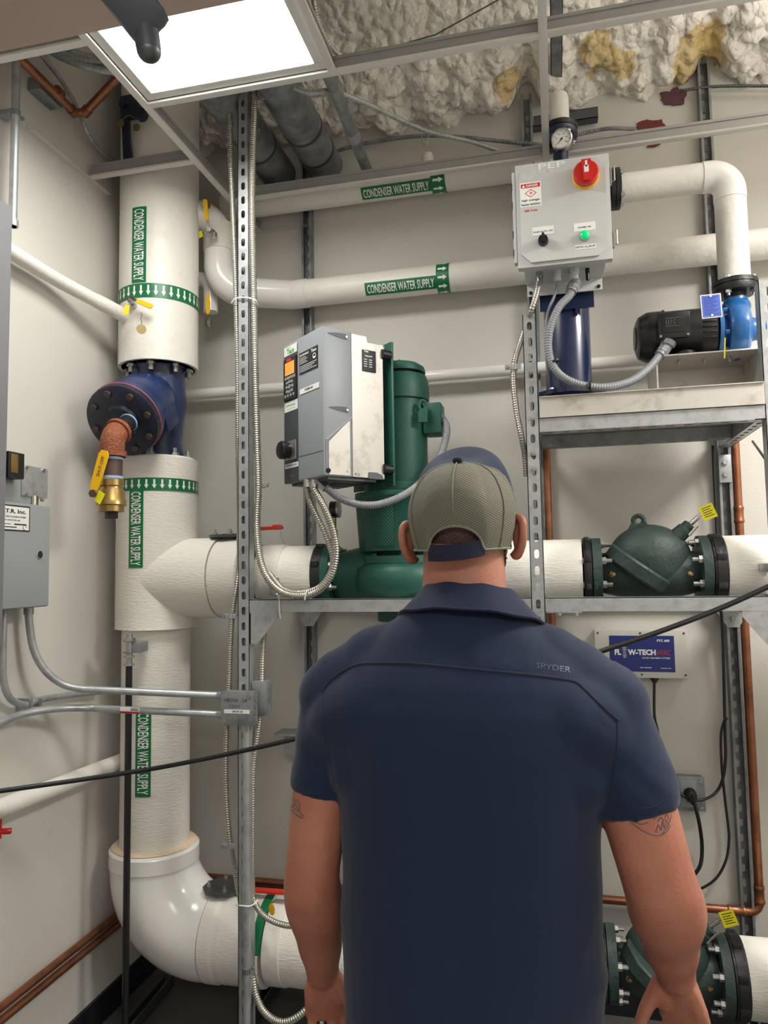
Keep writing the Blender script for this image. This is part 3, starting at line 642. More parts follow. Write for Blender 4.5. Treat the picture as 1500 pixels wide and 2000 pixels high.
# ------------------------------------------------------------------ blue strainer between the risers, with its drain
c0 = Y(255, 822, 2.2); dS = Vector((.05, -.84, -.54)).normalized(); tS = (RY-2.2)/-dS.y; sS = c0-dS*tS; sS.x = RX
st = thing('strainer', 'navy blue cast iron strainer bolted between the two risers', 'strainer', (RX, RY, zt2))
b = B(); b.lathe([(.10, zt2-.03), (.10, zt2+.004), (.088, zt2+.06), (.092, (zt+zt2)/2-.05), (.104, (zt+zt2)/2+.03), (.10, zt-.06), (.095, zt-.02), (.100, zt-.002), (.130, zt+.004), (.130, zt+.03)], (RX, RY, 0), (0, 0, 1), 40)
b.build('body', 'strainer_blue', st)
b = B(); b.lathe([(.06, .03), (.098, .07), (.112, .12), (.116, tS-.075), (.112, tS-.06)], sS, dS, 40); b.build('branch', 'strainer_blue', st)
b = B(); b.lathe([(.112, tS-.062), (.128, tS-.058), (.129, tS-.030), (.127, tS-.028)], sS, dS, 44); b.build('cover_flange', 'strainer_blue', st)
b = B(); b.lathe([(.128, tS-.026), (.128, tS-.002), (.122, tS+.002), (.060, tS+.003), (.052, tS+.012), (.036, tS+.014), (.001, tS+.014)], sS, dS, 44); b.build('cover', 'strainer_dark', st)
b = B(); b.lathe([(.1292, tS-.030), (.1305, tS-.028), (.1292, tS-.025)], sS, dS, 44); b.build('gasket', mat('gasket_red', (168, 74, 62), .6, var=.3, vscale=30), st)
xS, yS, _ = basis(dS)
for k in range(8):
    a = 2*PI*k/8+.2; p = sS+dS*(tS+.001)+(xS*math.cos(a)+yS*math.sin(a))*.104; B().bolt(p, dS, .0115, .010).build('cover_bolt', 'rust_dark', st)
for k in range(8):
    a = 2*PI*k/8+.3; B().bolt((RX+.114*math.cos(a), RY+.114*math.sin(a), zt+.004), (0, 0, -1), .0165, .016, .020).build('flange_bolt', 'zinc_bolt', st)
    B().bolt((RX+.112*math.cos(a), RY+.112*math.sin(a), zt2-.002), (0, 0, 1), .0155, .015, .018).build('flange_bolt', 'zinc_bolt', st)
b = B(); M = frame(sS+dS*(tS*.55), xS, yS, dS); b.box((.100, -.045, 0), (.03, .075, .10), Matrix.Translation((0, 0, 0)) @ M, .006); b.build('cast_plate', 'strainer_blue', st)
dn = thing('drain_valve', 'rusty elbow and brass drain valve with yellow lever below the blue strainer cover', 'valve', c0+dS*.13)
eD = c0+dS*.135
b = B(); b.cyl(c0+dS*.004, eD-dS*.03, .029, n=24); b.build('nipple', 'black_iron', dn)
b = B(); b.cyl(c0+dS*.014, c0+dS*.021, .0315, n=24); b.build('thread_tape', 'tape_blue', dn)
zb = lambda py: Y(207, py, eD.y).z
zE0, zE1 = zb(893), zb(852)
pth = fillet([eD-dS*.045, (eD.x, eD.y, eD.z-.006), (eD.x, eD.y, zE0)], .05, 10)
b = B(); b.tube(resample(pth, .008), .039, 24); b.cyl(pth[0], pth[0]+dS*.016, .045, n=24); b.cyl((eD.x, eD.y, zE0), (eD.x, eD.y, zE0+.018), .045, n=24); b.build('elbow', 'rust', dn)
b = B(); b.cyl((eD.x, eD.y, zE0-.002), (eD.x, eD.y, zE0-.010), .0345, n=24); b.build('thread_tape', 'tape_blue', dn)
b = B(); b.cyl((eD.x, eD.y, zE0), (eD.x, eD.y, zb(930)), .033, n=24); b.build('nipple', 'rust_dark', dn)
b = B(); b.cyl((eD.x, eD.y, zb(931)), (eD.x, eD.y, zb(936)), .0345, n=24); b.build('thread_tape', 'tape_blue', dn)
zA, zBt = zb(936), zb(1000)
h = zA-zBt; b = B(); b.lathe([(.034, 0), (.038, -.004), (.038, -h*.22), (.035, -h*.25), (.035, -h*.30), (.041, -h*.38), (.042, -h*.60), (.047, -h*.66), (.048, -h*.80), (.040, -h*.83), (.040, -h)], (eD.x, eD.y, zA), (0, 0, 1), 28); b.build('valve_body', 'brass', dn)
b = B(); b.cyl((eD.x, eD.y, zBt+.004), (eD.x, eD.y, zb(1013)), .020, n=6); b.build('plug', 'black_iron', dn)
p0 = Y(184, 958, eD.y-.055); p1 = Y(206, 880, eD.y-.05); dd = (p1-p0); L = dd.length; dd.normalize(); nn_ = Vector((0, -1, 0)); M = frame(p0, dd, nn_.cross(dd), nn_)
b = B(); b.prism([(.0, -.010), (.01, -.015), (L*.25, -.016), (L*.9, -.0175), (L, -.010), (L, .010), (L*.9, .0175), (L*.25, .016), (.01, .015), (0, .010)], .006, M); b.build('lever', 'yellow', dn)
b = B(); put_text(b, 'SHUT-OFF', M @ Matrix.Translation((0, 0, .0062)), L*.35, -.008, L*.5, .012, 0); b.build('lettering', 'ink_black', dn)
b = B(); b.cyl(Y(183, 964, eD.y), Y(183, 964, eD.y-.06), .010); b.bolt(Y(183, 964, eD.y-.058), (0, -1, 0), .013, .009); b.build('stem', 'rust_dark', dn)
b = B(); M = frame(Y(193, 970, eD.y-.056), (.85, -.2, -.5), (.45, .1, .9), (0, -1, 0)); b.box((.004, 0, 0), (.030, .036, .001), M); b.build('tag', 'tag_yellow', dn)

# ------------------------------------------------------------------ side wall: panel, conduits, grey control box
p = X(25, 405, -1.5); y_far = p.y
b = B(); b.box(((WL+.001-1.5)/2, y_far-.24, (p.z+1.40)/2), (1.64-1.501, .48, p.z-1.40), None, .004)
lp_ = thing('electrical_panel', 'grey electrical panel on the side wall under a vertical conduit', 'electrical panel', (-1.57, y_far-.24, 1.40)); b.build('enclosure', 'panel_lilac', lp_)
b = B(); b.box((-1.498, y_far-.24, (p.z+1.40)/2), (.006, .44, p.z-1.46), None, .002); b.build('door', 'panel_lilac', lp_)
c = X(28, 300, -1.585)
ev = thing('vertical_conduit', 'vertical steel conduit with a strap above the grey electrical panel', 'conduit', (-1.585, c.y, p.z))
b = B(); b.cyl((-1.585, c.y, p.z), (-1.585, c.y, 3.55), .0125, n=20); b.cyl((-1.585, c.y, p.z), (-1.585, c.y, p.z+.02), .017, n=12); b.build('tube', 'galv', ev)
zs_ = X(25, 217, -1.585).z; b = B(); b.cyl((-1.585, c.y, zs_-.009), (-1.585, c.y, zs_+.009), .0145, n=20); b.box((-1.612, c.y, zs_), (.05, .03, .018), None, .002); b.box((-1.60, c.y+.022, zs_), (.03, .016, .014)); b.bolt((-1.585, c.y+.03, zs_), (1, 0, 0), .006, .006); b.build('strap', 'galv_dull', ev)
xg = -1.535; pa = X(98, 989, xg); pb = X(98, 1184, xg)
gb = thing('control_box', 'grey steel control box with white company label on the side wall', 'control box', ((xg+WL)/2, pa.y-.16, pb.z))
b = B(); b.box(((xg+WL)/2, pa.y-.16, (pa.z+pb.z)/2), (xg-WL-.002, .32, pa.z-pb.z), None, .004); b.build('enclosure', 'panel_grey', gb)
MX = lambda px, py, x: frame(X(px, py, x), (0, 1, 0), (0, 0, 1), (1, 0, 0))
b = B(); b.box((xg+.002, pa.y-.16, (pa.z+pb.z)/2), (.004, .312, pa.z-pb.z-.006), None, .0015); b.build('door', 'panel_grey', gb)
b = B(); q = X(77, 1083, xg+.004); b.lathe([(.014, 0), (.014, .002), (.012, .003)], q, (1, 0, 0), 20); b.build('lock_ring', 'galv', gb); b = B(); b.lathe([(.011, 0), (.011, .0035), (.001, .0038)], q, (1, 0, 0), 20); b.build('lock', 'black_plastic', gb)
qa, qb = X(59, 990, xg+.005), X(59, 1039, xg+.005); W_ = .145; M = frame((xg+.0045, qa.y-W_, qb.z), (0, 1, 0), (0, 0, 1), (1, 0, 0)); H_ = qa.z-qb.z
b = B(); b.box((W_/2, H_/2, 0), (W_, H_, .001), M); lab = b.build('label_plate', 'ink_black', gb)
b = B(); rect(b, M, .004, .004, W_-.008, H_-.008, .0007); b.build('label_face', 'paper_white', lab)
b = B(); put_text(b, 'J.E.T.R. Inc.', M, .012, H_*.64, W_-.03, H_*.2, .0012, .03); put_text(b, 'HEATING AND COOLING SYSTEMS', M, .012, H_*.52, W_-.03, H_*.06, .0012); put_text(b, 'NORTH ANDOVER, MA', M, .02, H_*.38, W_-.06, H_*.06, .0012); put_text(b, 'For Service', M, .02, H_*.24, .045, H_*.06, .0012); rect(b, M, .08, H_*.24, .05, H_*.05, .0012); rect(b, M, .03, H_*.13, .06, H_*.035, .0012); b.build('lettering', 'ink_black', lab)
b = B(); ring = [(W_-.022+.008*math.cos(k*PI/8), H_*.16+.009*math.sin(k*PI/8), .0012) for k in range(14)]+[(W_-.022+.006*math.cos(k*PI/8), H_*.16+.007*math.sin(k*PI/8), .0012) for k in range(14)]
b.add(ring, [(k, k+1, 15+k, 14+k) for k in range(13)], None, M); b.build('emblem', 'rust_red', lab)
rl = thing('relay_assembly', 'steel relay cover and black transformer on top of the grey control box', 'relay', ((xg+WL)/2, pa.y-.1, pa.z))
a1 = X(87, 915, xg-.02); a2 = X(85, 973, xg-.02); a3 = X(52, 905, xg-.02)
b = B(); b.box((xg-.035, (a1.y+a3.y)/2, (a1.z+a2.z)/2), (.03, a1.y-a3.y+.035, a1.z-a2.z), None, .003); b.build('cover', 'galv', rl)
for yy, zz in ((a1.y-.006, a1.z-.006), (a3.y, a2.z+.006), (a3.y, a1.z-.006)): B().bolt((xg-.02, yy, zz), (1, 0, 0), .005, .004).build('screw', 'zinc_bolt', rl)
b = B(); q1, q2 = X(48, 887, xg+.01), X(36, 935, xg+.01); b.box((xg-.012, q2.y-.012, (q1.z+q2.z)/2), (.05, .065, q1.z-q2.z), None, .003); b.build('transformer', 'black_iron', rl)
b = B(); b.box((xg+.0135, q2.y-.022, (q1.z+q2.z)/2+.004), (.003, .028, .055), None, .001); b.build('plate', 'brass', rl)
b = B(); b.box((xg-.05, a3.y-.05, (pa.z+a1.z)/2), (.05, .16, a1.z-pa.z-.004), None, .004); b.build('base', 'panel_grey', rl)
q = X(70, 980, xg-.02); b = B(); b.cyl((xg-.03, q.y, pa.z), (xg-.03, q.y, a2.z+.004), .016, n=16); b.bolt((xg-.012, q.y+.012, pa.z+.018), (.4, .9, 0), .005, .008); b.build('connector', 'bright_steel', rl)

def emt(label, pts, r=.0117, couplings=(), m='galv'):
    t = thing('steel_conduit', label, 'conduit', pts[-1]); B().tube(resample(pts, .012), r, 16).build('tube', m, t)
    for i in couplings:
        p = Vector(pts[i]); d = (Vector(pts[i])-Vector(pts[i-1 if i else 1])).normalized(); B().cyl(p-d*.022, p+d*.001, r*1.28, n=16).build('connector', 'zinc_bolt', t)
    return t
JB = Y(463, 1383, 2.225); jl = Y(432, 1383, 2.225).x; jr = Y(494, 1383, 2.225).x; jt = Y(463, 1352, 2.225).z; jb = Y(463, 1417, 2.225).z
zc1 = Y(432, 1358, 2.25).z; zc2 = Y(432, 1395, 2.25).z; jy = 2.247
A = X(56, 1186, -1.59); Bq = X(58, 1235, -1.59)
k1 = catmull([A, X(57, 1215, -1.59), X(66, 1268, -1.582), X(88, 1309, -1.56), X(122, 1336, -1.53), X(160, 1346, -1.49)], 10)
e1 = emt('steel conduit bending from the grey control box across to the junction box', k1+[Vector((jl-.02, jy, zc1)), Vector((jl, jy, zc1))], couplings=(-1, 0))
k2 = catmull([X(-30, 1422, -1.60), X(0, 1411, -1.60), X(40, 1396, -1.595), X(85, 1387, -1.57), X(130, 1383, -1.54), X(180, 1383, -1.49)], 10)
e2 = emt('steel conduit with a red and white sticker, lower of the pair at the junction box', k2+[Vector((jl-.02, jy, zc2)), Vector((jl, jy, zc2))], couplings=(-1,))
M = frame(Y(236, 1397, 2.10), (.93, .37, 0), (0, 0, 1), (.37, -.93, 0)); dE = (Vector((jl, jy, zc2))-k2[-1]).normalized(); ctr = ray_cyl(253, 1388, k2[-1], dE, .0117)
vv = (ctr-k2[-1]).dot(dE); rf = ctr-k2[-1]-dE*vv
b = B(); wrap_rect(b, -.012, .012, vv-.031, vv+.031, k2[-1], dE, rf, .0124, 8); s_ = b.build('sticker', 'paper_white', e2)
b = B(); wrap_rect(b, .003, .012, vv-.031, vv+.031, k2[-1], dE, rf, .0128, 6); b.build('stripe', 'red', s_)
b = B()
for i in range(7): wrap_rect(b, -.009, .001, vv+.004+.0035*i, vv+.006+.0035*i, k2[-1], dE, rf, .0128, 3)
b.build('barcode', 'ink_black', s_)
k3 = catmull([X(8, 1190, -1.60), X(5, 1280, -1.60), X(7, 1330, -1.60), X(20, 1364, -1.60), X(48, 1377, -1.60), X(72, 1368, -1.60), X(110, 1361, -1.605), X(155, 1355, -1.605), X(200, 1350, -1.60)], 8)
e3 = emt('steel conduit curving under the grey control box close to the side wall', k3, .0105)
for q in (X(54, 1372, -1.6), X(72, 1372, -1.6)): B().box((-1.612, q.y, q.z), (.052, .012, .024), None, .002).build('strap', 'galv_dull', e3)
jbx = thing('junction_box', 'square steel junction box with handwriting and white strip label on the left post', 'junction box', (JB.x, 2.25, jb))
b = B(); b.box(((jl+jr)/2, 2.227+.020, (jt+jb)/2), (jr-jl, .041, jt-jb), None, .003); b.build('box', 'galv_dull', jbx)
b = B(); b.box(((jl+jr)/2, 2.2255, (jt+jb)/2), (jr-jl+.002, .002, jt-jb+.002), None, .0008); b.build('cover', 'galv_dull', jbx)
for sx, sz in ((1, 1), (-1, -1)): B().bolt(((jl+jr)/2+sx*((jr-jl)/2-.012), 2.2245, (jt+jb)/2+sz*((jt-jb)/2-.012)), (0, -1, 0), .006, .003).build('screw', 'zinc_bolt', jbx)
M = frame((jl, 2.2242, jb), (1, 0, 0), (0, 0, 1), (0, -1, 0)); W_ = jr-jl; H_ = jt-jb
b = B(); rect(b, M, W_*.1, H_*.36, W_*.8, H_*.12, 0, .0006); s_ = b.build('strip_label', 'paper_white', jbx)
b = B(); put_text(b, 'HP3W-24', M, W_*.36, H_*.385, W_*.32, H_*.07, .001); b.build('lettering', 'ink_black', s_)
b = B(); put_text(b, 'HP3W -24', M, W_*.1, H_*.70, W_*.72, H_*.11, .0006, 0); put_text(b, '120V', M, W_*.28, H_*.53, W_*.32, H_*.09, .0006, 0); b.build('handwriting', mat('marker', (62, 74, 96), .5), jbx)
for i in range(4):
    b = B(); b.lathe([(.011, 0), (.011, .0012), (.009, .0012), (.009, .0005), (.001, .0005)], (jr+.0006, 2.247+(i%2-.5)*.0, jb+H_*(.2+.2*i)), (1, 0, 0), 14); b.build('knockout', 'galv_dull', jbx)
J2a, J2b = Y(507, 1329, 2.30), Y(507, 1396, 2.30); x2a, x2b = PXL+.022, Y(525, 1360, 2.30).x
j2 = thing('outlet_box', 'small rounded steel box on the right flank of the left post', 'junction box', (x2b-.02, 2.30, J2b.z))
b = B(); b.box(((x2a+x2b)/2, 2.305, (J2a.z+J2b.z)/2), (x2b-x2a, .055, J2a.z-J2b.z), None, .008); b.build('box', 'galv_dull', j2)
for i in range(3): B().lathe([(.010, 0), (.010, .0015), (.008, .0015), (.008, .0004), (.001, .0004)], (x2b, 2.305, J2b.z+(J2a.z-J2b.z)*(.2+.3*i)), (1, 0, 0), 14).build('knockout', 'galv_dull', j2)
zc = jb; ep = emt('upright steel conduit strapped to the front of the left post below the junction box', [(Y(480, 1700, 2.25).x, 2.2555, .0), (Y(480, 1700, 2.25).x, 2.2555, jb-.03), (Y(480, 1700, 2.25).x, 2.2555, jb)], .0125, (-1,))
for py in (1895,): z = Y(480, py, 2.25).z; B().cyl((Y(480, 1700, 2.25).x, 2.2555, z-.012), (Y(480, 1700, 2.25).x, 2.2555, z+.006), .0142, n=16).bolt((Y(495, 1700, 2.25).x, 2.25, z+.012), (0, -1, 0), .004, .01).build('strap', 'zinc_bolt', ep)

# ------------------------------------------------------------------ armoured cables
def flex(label, pts, r=.0075, m='flex_steel', name='armoured_cable', pitch=.0078, n=10):
    P = catmull(pts, 8); b = B(); b.corr(P, r, pitch, r*.16, n)
    return solo(b, name, m, label, 'cable', None, P[0], 60)
def flex_px(label, pts, y=2.29, r=.0098, **k): return flex(label, [Y(p[0], p[1], p[2] if len(p) > 2 else y) for p in pts], r, **k)
flex_px('armoured cable running down the left side of the left post', [(446, 120, 2.285), (448, 190), (450, 300), (455, 420), (460, 550), (464, 700), (465, 860), (467, 1000, 2.325), (467, 1090, 2.325), (463, 1140, 2.30), (454, 1195), (450, 1260), (447, 1345), (443, 1420), (441, 1500), (443, 1570), (449, 1640), (459, 1700, 2.31), (470, 1760, 2.325)], 2.29)
flex_px('armoured cable down the right side of the left post looping under the grey drive', [(499, 120, 2.285), (497, 190), (493, 300), (492, 420), (494, 520), (498, 700), (502, 850), (505, 950, 2.275), (502, 1020, 2.27), (506, 1080, 2.25), (520, 1125, 2.235), (548, 1155, 2.235), (585, 1164, 2.235), (620, 1155, 2.23), (646, 1125, 2.22), (656, 1083, 2.215), (651, 1040, 2.21), (634, 993, 2.20), (616, 960, 2.20), (608, 940, 2.20)], 2.285, .0125)
flex_px('second armoured cable hanging from the grey drive beside the looped one', [(598, 940, 2.22), (603, 972, 2.22), (616, 1003, 2.225), (636, 1045, 2.23), (650, 1088, 2.235), (644, 1122, 2.243), (622, 1148, 2.252), (585, 1158, 2.258), (552, 1150, 2.258), (526, 1120, 2.27)], 2.23, .0105)
flex_px('armoured cable dropping into the small box right of the left post', [(520, 1200, 2.345), (515, 1240, 2.33), (512, 1290, 2.31), (511, 1330, 2.305)])
flex_px('armoured cable from the small box down to a loop by the left forearm', [(508, 1394, 2.305), (502, 1440), (495, 1490), (493, 1560), (492, 1680), (491, 1735), (497, 1762), (514, 1787, 2.27), (542, 1803, 2.26), (575, 1808, 2.26), (615, 1795, 2.27)], 2.30)
flex_px('armoured cable running straight behind the box at the left post', [(492, 1418, 2.325), (490, 1460, 2.325), (487, 1520, 2.325)], 2.325)
flex_px('armoured cable drooping near the floor beside the left post', [(494, 1905, 2.30), (499, 1940), (515, 1975, 2.27), (545, 1996, 2.25), (575, 1990, 2.25), (610, 1962, 2.27)], 2.29, .0115)
flex_px('armoured cable from the panel bottom to the middle post', [(1053, 545, 2.30), (1050, 565, 2.27), (1043, 590, 2.25), (1036, 612, 2.262), (1030, 640, 2.33)], 2.27)
flex_px('armoured cable clipped to the left of the middle post below the panel', [(1026, 640, 2.33), (1018, 665, 2.30), (1008, 695), (1003, 722), (1004, 762), (1010, 810), (1019, 855), (1025, 890, 2.32), (1028, 930, 2.34)], 2.29)
def clip(label, px, py, y, sx, L=.05):
    p = Y(px, py, y); t = thing('cable_clip', label, 'clip', p)
    B().box((p.x, p.y-.004, p.z), (L, .003, .018), None, .001).cyl((p.x+sx*-.004, p.y+.004, p.z-.009), (p.x+sx*-.004, p.y+.004, p.z+.009), .0115, n=14).build('strap', 'galv', t); B().bolt((p.x+sx*L*.38, p.y-.005, p.z), (0, -1, 0), .006, .006).build('screw', 'zinc_bolt', t)
for lab, px, py, sx in (('steel cable clip at the top left of the left post', 448, 193, -1), ('steel cable clip at the top right of the left post', 506, 193, 1), ('steel cable clip beside the left post below the grey drive', 512, 947, 1), ('steel cable clip left of the post level with the lower beam', 449, 1203, -1), ('steel cable clip left of the post near the floor', 447, 1652, -1), ('steel cable clip left of the middle post', 1002, 717, -1)): clip(lab, px, py, 2.285, sx)
def tie(label, pts):
    return solo(B().tube(catmull(pts, 6), .0024, 6), 'cable_tie', 'label_white', label, 'cable tie')
tie('white cable tie across the upper left post and both cables', [Y(452, 592, 2.27), Y(460, 583, 2.262), Y(480, 581, 2.262), Y(498, 586, 2.262), Y(503, 595, 2.28)])
tie('white cable tie hanging over the lower beam', [Y(541, 1160, 2.225), Y(545, 1172, 2.262), Y(546, 1195, 2.262), Y(548, 1208, 2.266)])
tie('white cable tie around the cable loop on the beam', [Y(600, 1152, 2.222), Y(597, 1160, 2.220), Y(595, 1172, 2.225)])
tie('white cable tie around the post and conduit beside the lower valve', [Y(461, 1768, 2.27), Y(472, 1769, 2.24), Y(487, 1770, 2.24), Y(497, 1765, 2.27), Y(503, 1758, 2.29)])

# ------------------------------------------------------------------ black rod, black cable
rd = thing('black_rod', 'upright black steel rod clamped to the front of the lower riser', 'rod', (0, 0, 0)) if False else None
q0 = Y(252, 1300, 2.27); q1 = Y(246, 1980, 2.27)
rd = thing('support_rod', 'upright black rod clamped in front of the lower riser', 'rod', (q0.x, 2.27, 0))
B().cyl((q0.x, 2.27, 0), (q0.x, 2.27, q0.z), .0115, n=16).build('rod', 'black_cable', rd)
b = B(); z = q0.z
for k, (dz, r_, h_) in enumerate(((0, .018, .006), (.006, .011, .022), (.028, .019, .006), (.034, .012, .05), (.084, .02, .010), (.094, .011, .014))): b.cyl((q0.x, 2.27, z+dz), (q0.x, 2.27, z+dz+h_), r_, n=6 if r_ > .015 else 12)
b.build('coupling', 'zinc_bolt', rd)
b = B(); b.box((q0.x+.022, 2.295, z+.062), (.036, .06, .036), None, .003); b.box((q0.x+.002, 2.27, z+.084), (.032, .03, .005), None, .001); b.box((q0.x+.002, 2.27, z+.045), (.032, .03, .005), None, .001); b.build('bracket', 'galv_dull', rd)
pts = [(-60, 1553), (0, 1545), (150, 1524), (300, 1501), (430, 1476), (560, 1447), (700, 1412), (850, 1373), (1000, 1330), (1195, 1265), (1290, 1233), (1400, 1191), (1500, 1146), (1600, 1098)]
solo(B().tube(resample(catmull([Y(px, py, min(1.95, 1.70+max(0, px+60)*.0008)) for px, py in pts], 6), .03), .0068, 12), 'power_cable', 'black_cable', 'black cable stretched across the room behind the man', 'cable')

# floor channels below the lower pipe
def floor_strut(label, pa, pb, w=.04):
    a, c = Z(*pa, .042), Z(*pb, .042); d = (c-a).normalized(); t = thing('floor_channel', label, 'channel', ((a+c)/2).to_tuple()[:2]+(0,))
    o = strut(a, c, (0, 0, 1), t, 'channel', 'galv_dark', False, lips=False); return t
def open_strut(label, pa, pb):
    a, c = Z(*pa, .0), Z(*pb, .0); a.z = c.z = .0015; t = thing('floor_channel', label, 'channel', ((a+c)/2).to_tuple()[:2]+(0,)); strut(a, c, (0, 0, -1), t, 'channel', 'galv_dark', False); return t
open_strut('dark steel channel on the floor under the bottom elbow', (330, 1925), (235, 2040))
open_strut('dark steel channel on the floor between the left post and forearm', (540, 1922), (455, 2060))
b = B(); c = Vector((PXL+.07, FY-.03, .003)); b.box(c, (.22, .12, .006), None, .001); t = solo(b, 'base_plate', 'galv', 'flat steel base plate at the foot of the left post', 'plate')

# ------------------------------------------------------------------ above the grid
def duct(label, px, py, y0, r, zf, dx=0, rings=(2.62,)):
    p = Y(px, py, 2.80); t = thing('steel_duct', label, 'duct', (p.x, y0, p.z))
    B().ring([Vector((p.x+dx, y0, zf)), Vector((p.x, 2.835, p.z))], lambda i: r, 36, True).build('tube', 'galv_dull', t)
    for y in rings:
        f = (2.835-y)/(2.835-y0); a = Vector((p.x+dx*f, y, p.z+(zf-p.z)*f)); f2 = (2.835-y-.012)/(2.835-y0); c = Vector((p.x+dx*f2, y+.012, p.z+(zf-p.z)*f2)); B().cyl(a, c, r*1.03, n=36).build('coupling_band', 'galv_dark', t)
    return t
pz = Y(632, 330, 2.80).z
duct('larger galvanised pipe above the grid, right of the pair', 630, 318, 1.2, .076, pz+.06, 0.0, (2.55, 2.70))
duct('galvanised pipe above the grid next to the left post', 540, 335, 1.2, .074, pz+.02, 0.0, (2.60,))
a, c = Y(650, 165, 2.10), Y(722, 345, 2.82)
t = thing('steel_conduit', 'slim galvanised conduit above the grid with a coupling', 'conduit', a); B().cyl(a+(a-c)*.4, c, .0215, n=24).build('tube', 'galv_dull', t)
m_ = a.lerp(c, .48); d = (c-a).normalized(); B().cyl(m_-d*.03, m_+d*.03, .025, n=24).build('coupling', 'galv', t)
def flexc(label, pts, r=.008, m='galv_dull'): return flex(label, [Y(*p) for p in pts], r, m)
flexc('armoured cable sagging above the grid from the thin conduit to the wall', [(575, 170, 2.1), (610, 182, 2.1), (650, 178, 2.15), (720, 205, 2.3), (830, 255, 2.55), (920, 277, 2.68), (990, 300, 2.80)], .009, 'galv')
flexc('armoured cable with red tape running behind the wire ring', [(640, 300, 2.80), (700, 283, 2.80), (760, 272, 2.80), (830, 265, 2.79), (900, 268, 2.79), (980, 276, 2.79), (1060, 283, 2.79)], .0085, 'galv_dull')
flexc('armoured cable above the grid at the red sealant', [(1115, 267, 2.79), (1150, 258, 2.79), (1190, 251, 2.79), (1240, 252, 2.81)], .008, 'galv_dull')
flexc('thin armoured cable along the top of the wall behind the right strut', [(1335, 176, 2.80), (1400, 169, 2.80), (1500, 168, 2.80), (1600, 170, 2.80)], .006, 'galv_dark')
flexc('armoured cable curling beside the ceiling light', [(606, -40, 1.95), (612, 0, 1.95), (622, 45, 2.0), (645, 90, 2.05), (670, 112, 2.1), (690, 120, 2.2)], .008, 'flex_steel')
b = B(); ra = Y(830, 262, 2.775); b.tube([ra+Vector((.014*math.cos(a*PI/8), 0, .035*math.sin(a*PI/8)-.012)) for a in range(17)], .0022, 6, False); solo(b, 'wire_ring', 'zinc_bolt', 'wire ring holding the armoured cables above the grid', 'ring')
solo(B().tube([Y(640, 128, 2.05), Y(850, 68, 2.02), Y(980, -4, 2.0)], .0022, 6), 'hanger_wire', 'galv_dark', 'thin hanger wire slanting under the spray foam', 'wire')
p = Z(1087, 95, 3.45); ch = thing('steel_channel', 'galvanised channel running under the spray foam toward the wall', 'channel', (p.x, 2.2, 3.45)); strut((.062, .75, 3.45), (.062, 2.83, 3.45), (0, 0, -1), ch, 'channel', 'galv_dull', False)
p = Y(836, 310, 2.78); b = B(); b.lathe([(.024, -.05), (.024, .0), (.02, .018), (.001, .022)], p, (0, 0, 1), 20); solo(b, 'pipe_stub', 'pvc_white', 'white capped pipe stub above the grid near the wire ring', 'pipe')
p0, p1 = Y(1042, 240, 2.79), Y(1168, 215, 2.79); t = thing('wall_channel', 'short steel channel across the wall behind the pressure gauge', 'channel', (p0+p1)/2); p1.z = p0.z = (p0.z+p1.z)/2; strut(p0, p1, (0, -1, 0), t, 'channel', 'galv_dark', False)
def blot(label, px, py, w, h, seed, m):
    c = Y(px, py, WB-.003); rng = random.Random(seed); n = 48; b = B()
    R = [1+.55*noise.noise(Vector((1.5*math.cos(2*PI*k/n), 1.5*math.sin(2*PI*k/n), seed)))+rng.uniform(-.09, .09) for k in range(n)]
    b.prism([(w*R[k]*math.cos(2*PI*k/n), h*R[k]*math.sin(2*PI*k/n)) for k in range(n)], .004, frame(c, (1, 0, 0), (0, 0, 1), (0, -1, 0)))
    return solo(b, 'sealant_patch', m, label, 'sealant', 'red firestop smears above the grid')
mat('sealant_plum', (92, 52, 60), .6, var=.3, vscale=40, bump=.5, bscale=60)
blot('dark plum sealant smear below the spray foam', 1316, 188, .050, .030, 3, 'sealant_plum'); blot('brick red sealant smear around the armoured cable end', 1268, 246, .058, .022, 8, 'rust_red'); blot('small red sealant smear just under the grid tee', 1275, 284, .026, .006, 5, 'rust_red')
# top left corner: copper line, cable, big flexes, dark valve
A, E = X(30, 105, -1.575), X(156, 230, -1.575); Dn = Y(236, 146, 2.06)
cp = thing('copper_pipe', 'bright copper pipe bending above the grid in the upper corner', 'pipe', E); pth = fillet([A+(A-E)*.6, E, Dn, Dn+(Dn-E)*.5], .03, 10)
B().tube(resample(pth, .008), .0145, 18).build('tube', 'copper', cp)
for k, (a, f) in enumerate(((E+(A-E).normalized()*.035, (A-E)), (E+(Dn-E).normalized()*.035, (Dn-E)))): f = f.normalized(); B().cyl(a-f*.012, a+f*.014, .0175, n=18).build('fitting_collar', 'copper_dark', cp)
q = X(113, 182, -1.575); d = (A-E).normalized(); B().cyl(q-d*.012, q+d*.012, .022, n=12).build('clamp', 'copper_dark', cp); B().box((-1.615, q.y-.01, q.z), (.045, .11, .045), None, .002).build('clamp_bracket', 'galv_dull', cp)
flex('dark armoured cable hanging down the side wall past the copper elbow', [X(70, 90, -1.60), X(85, 112, -1.60), X(120, 158, -1.60), X(153, 215, -1.60), X(172, 262, -1.60), X(195, 293, -1.61), X(222, 312, -1.62)], .0085, 'galv')
for lab, pts in (('fat flexible conduit above the grid, uppermost of the upper corner', [(120, 90), (160, 108), (210, 113), (270, 108), (330, 95)]), ('fat flexible conduit above the grid, middle of the upper corner', [(95, 88), (130, 108), (180, 120), (240, 118), (320, 105)]), ('fat flexible conduit above the grid, lowest of the upper corner', [(85, 92), (125, 114), (180, 133), (235, 140), (320, 136)])): flex(lab, [Y(p[0], p[1], 2.02) for p in pts], .0125, 'galv', 'flexible_conduit', .008)
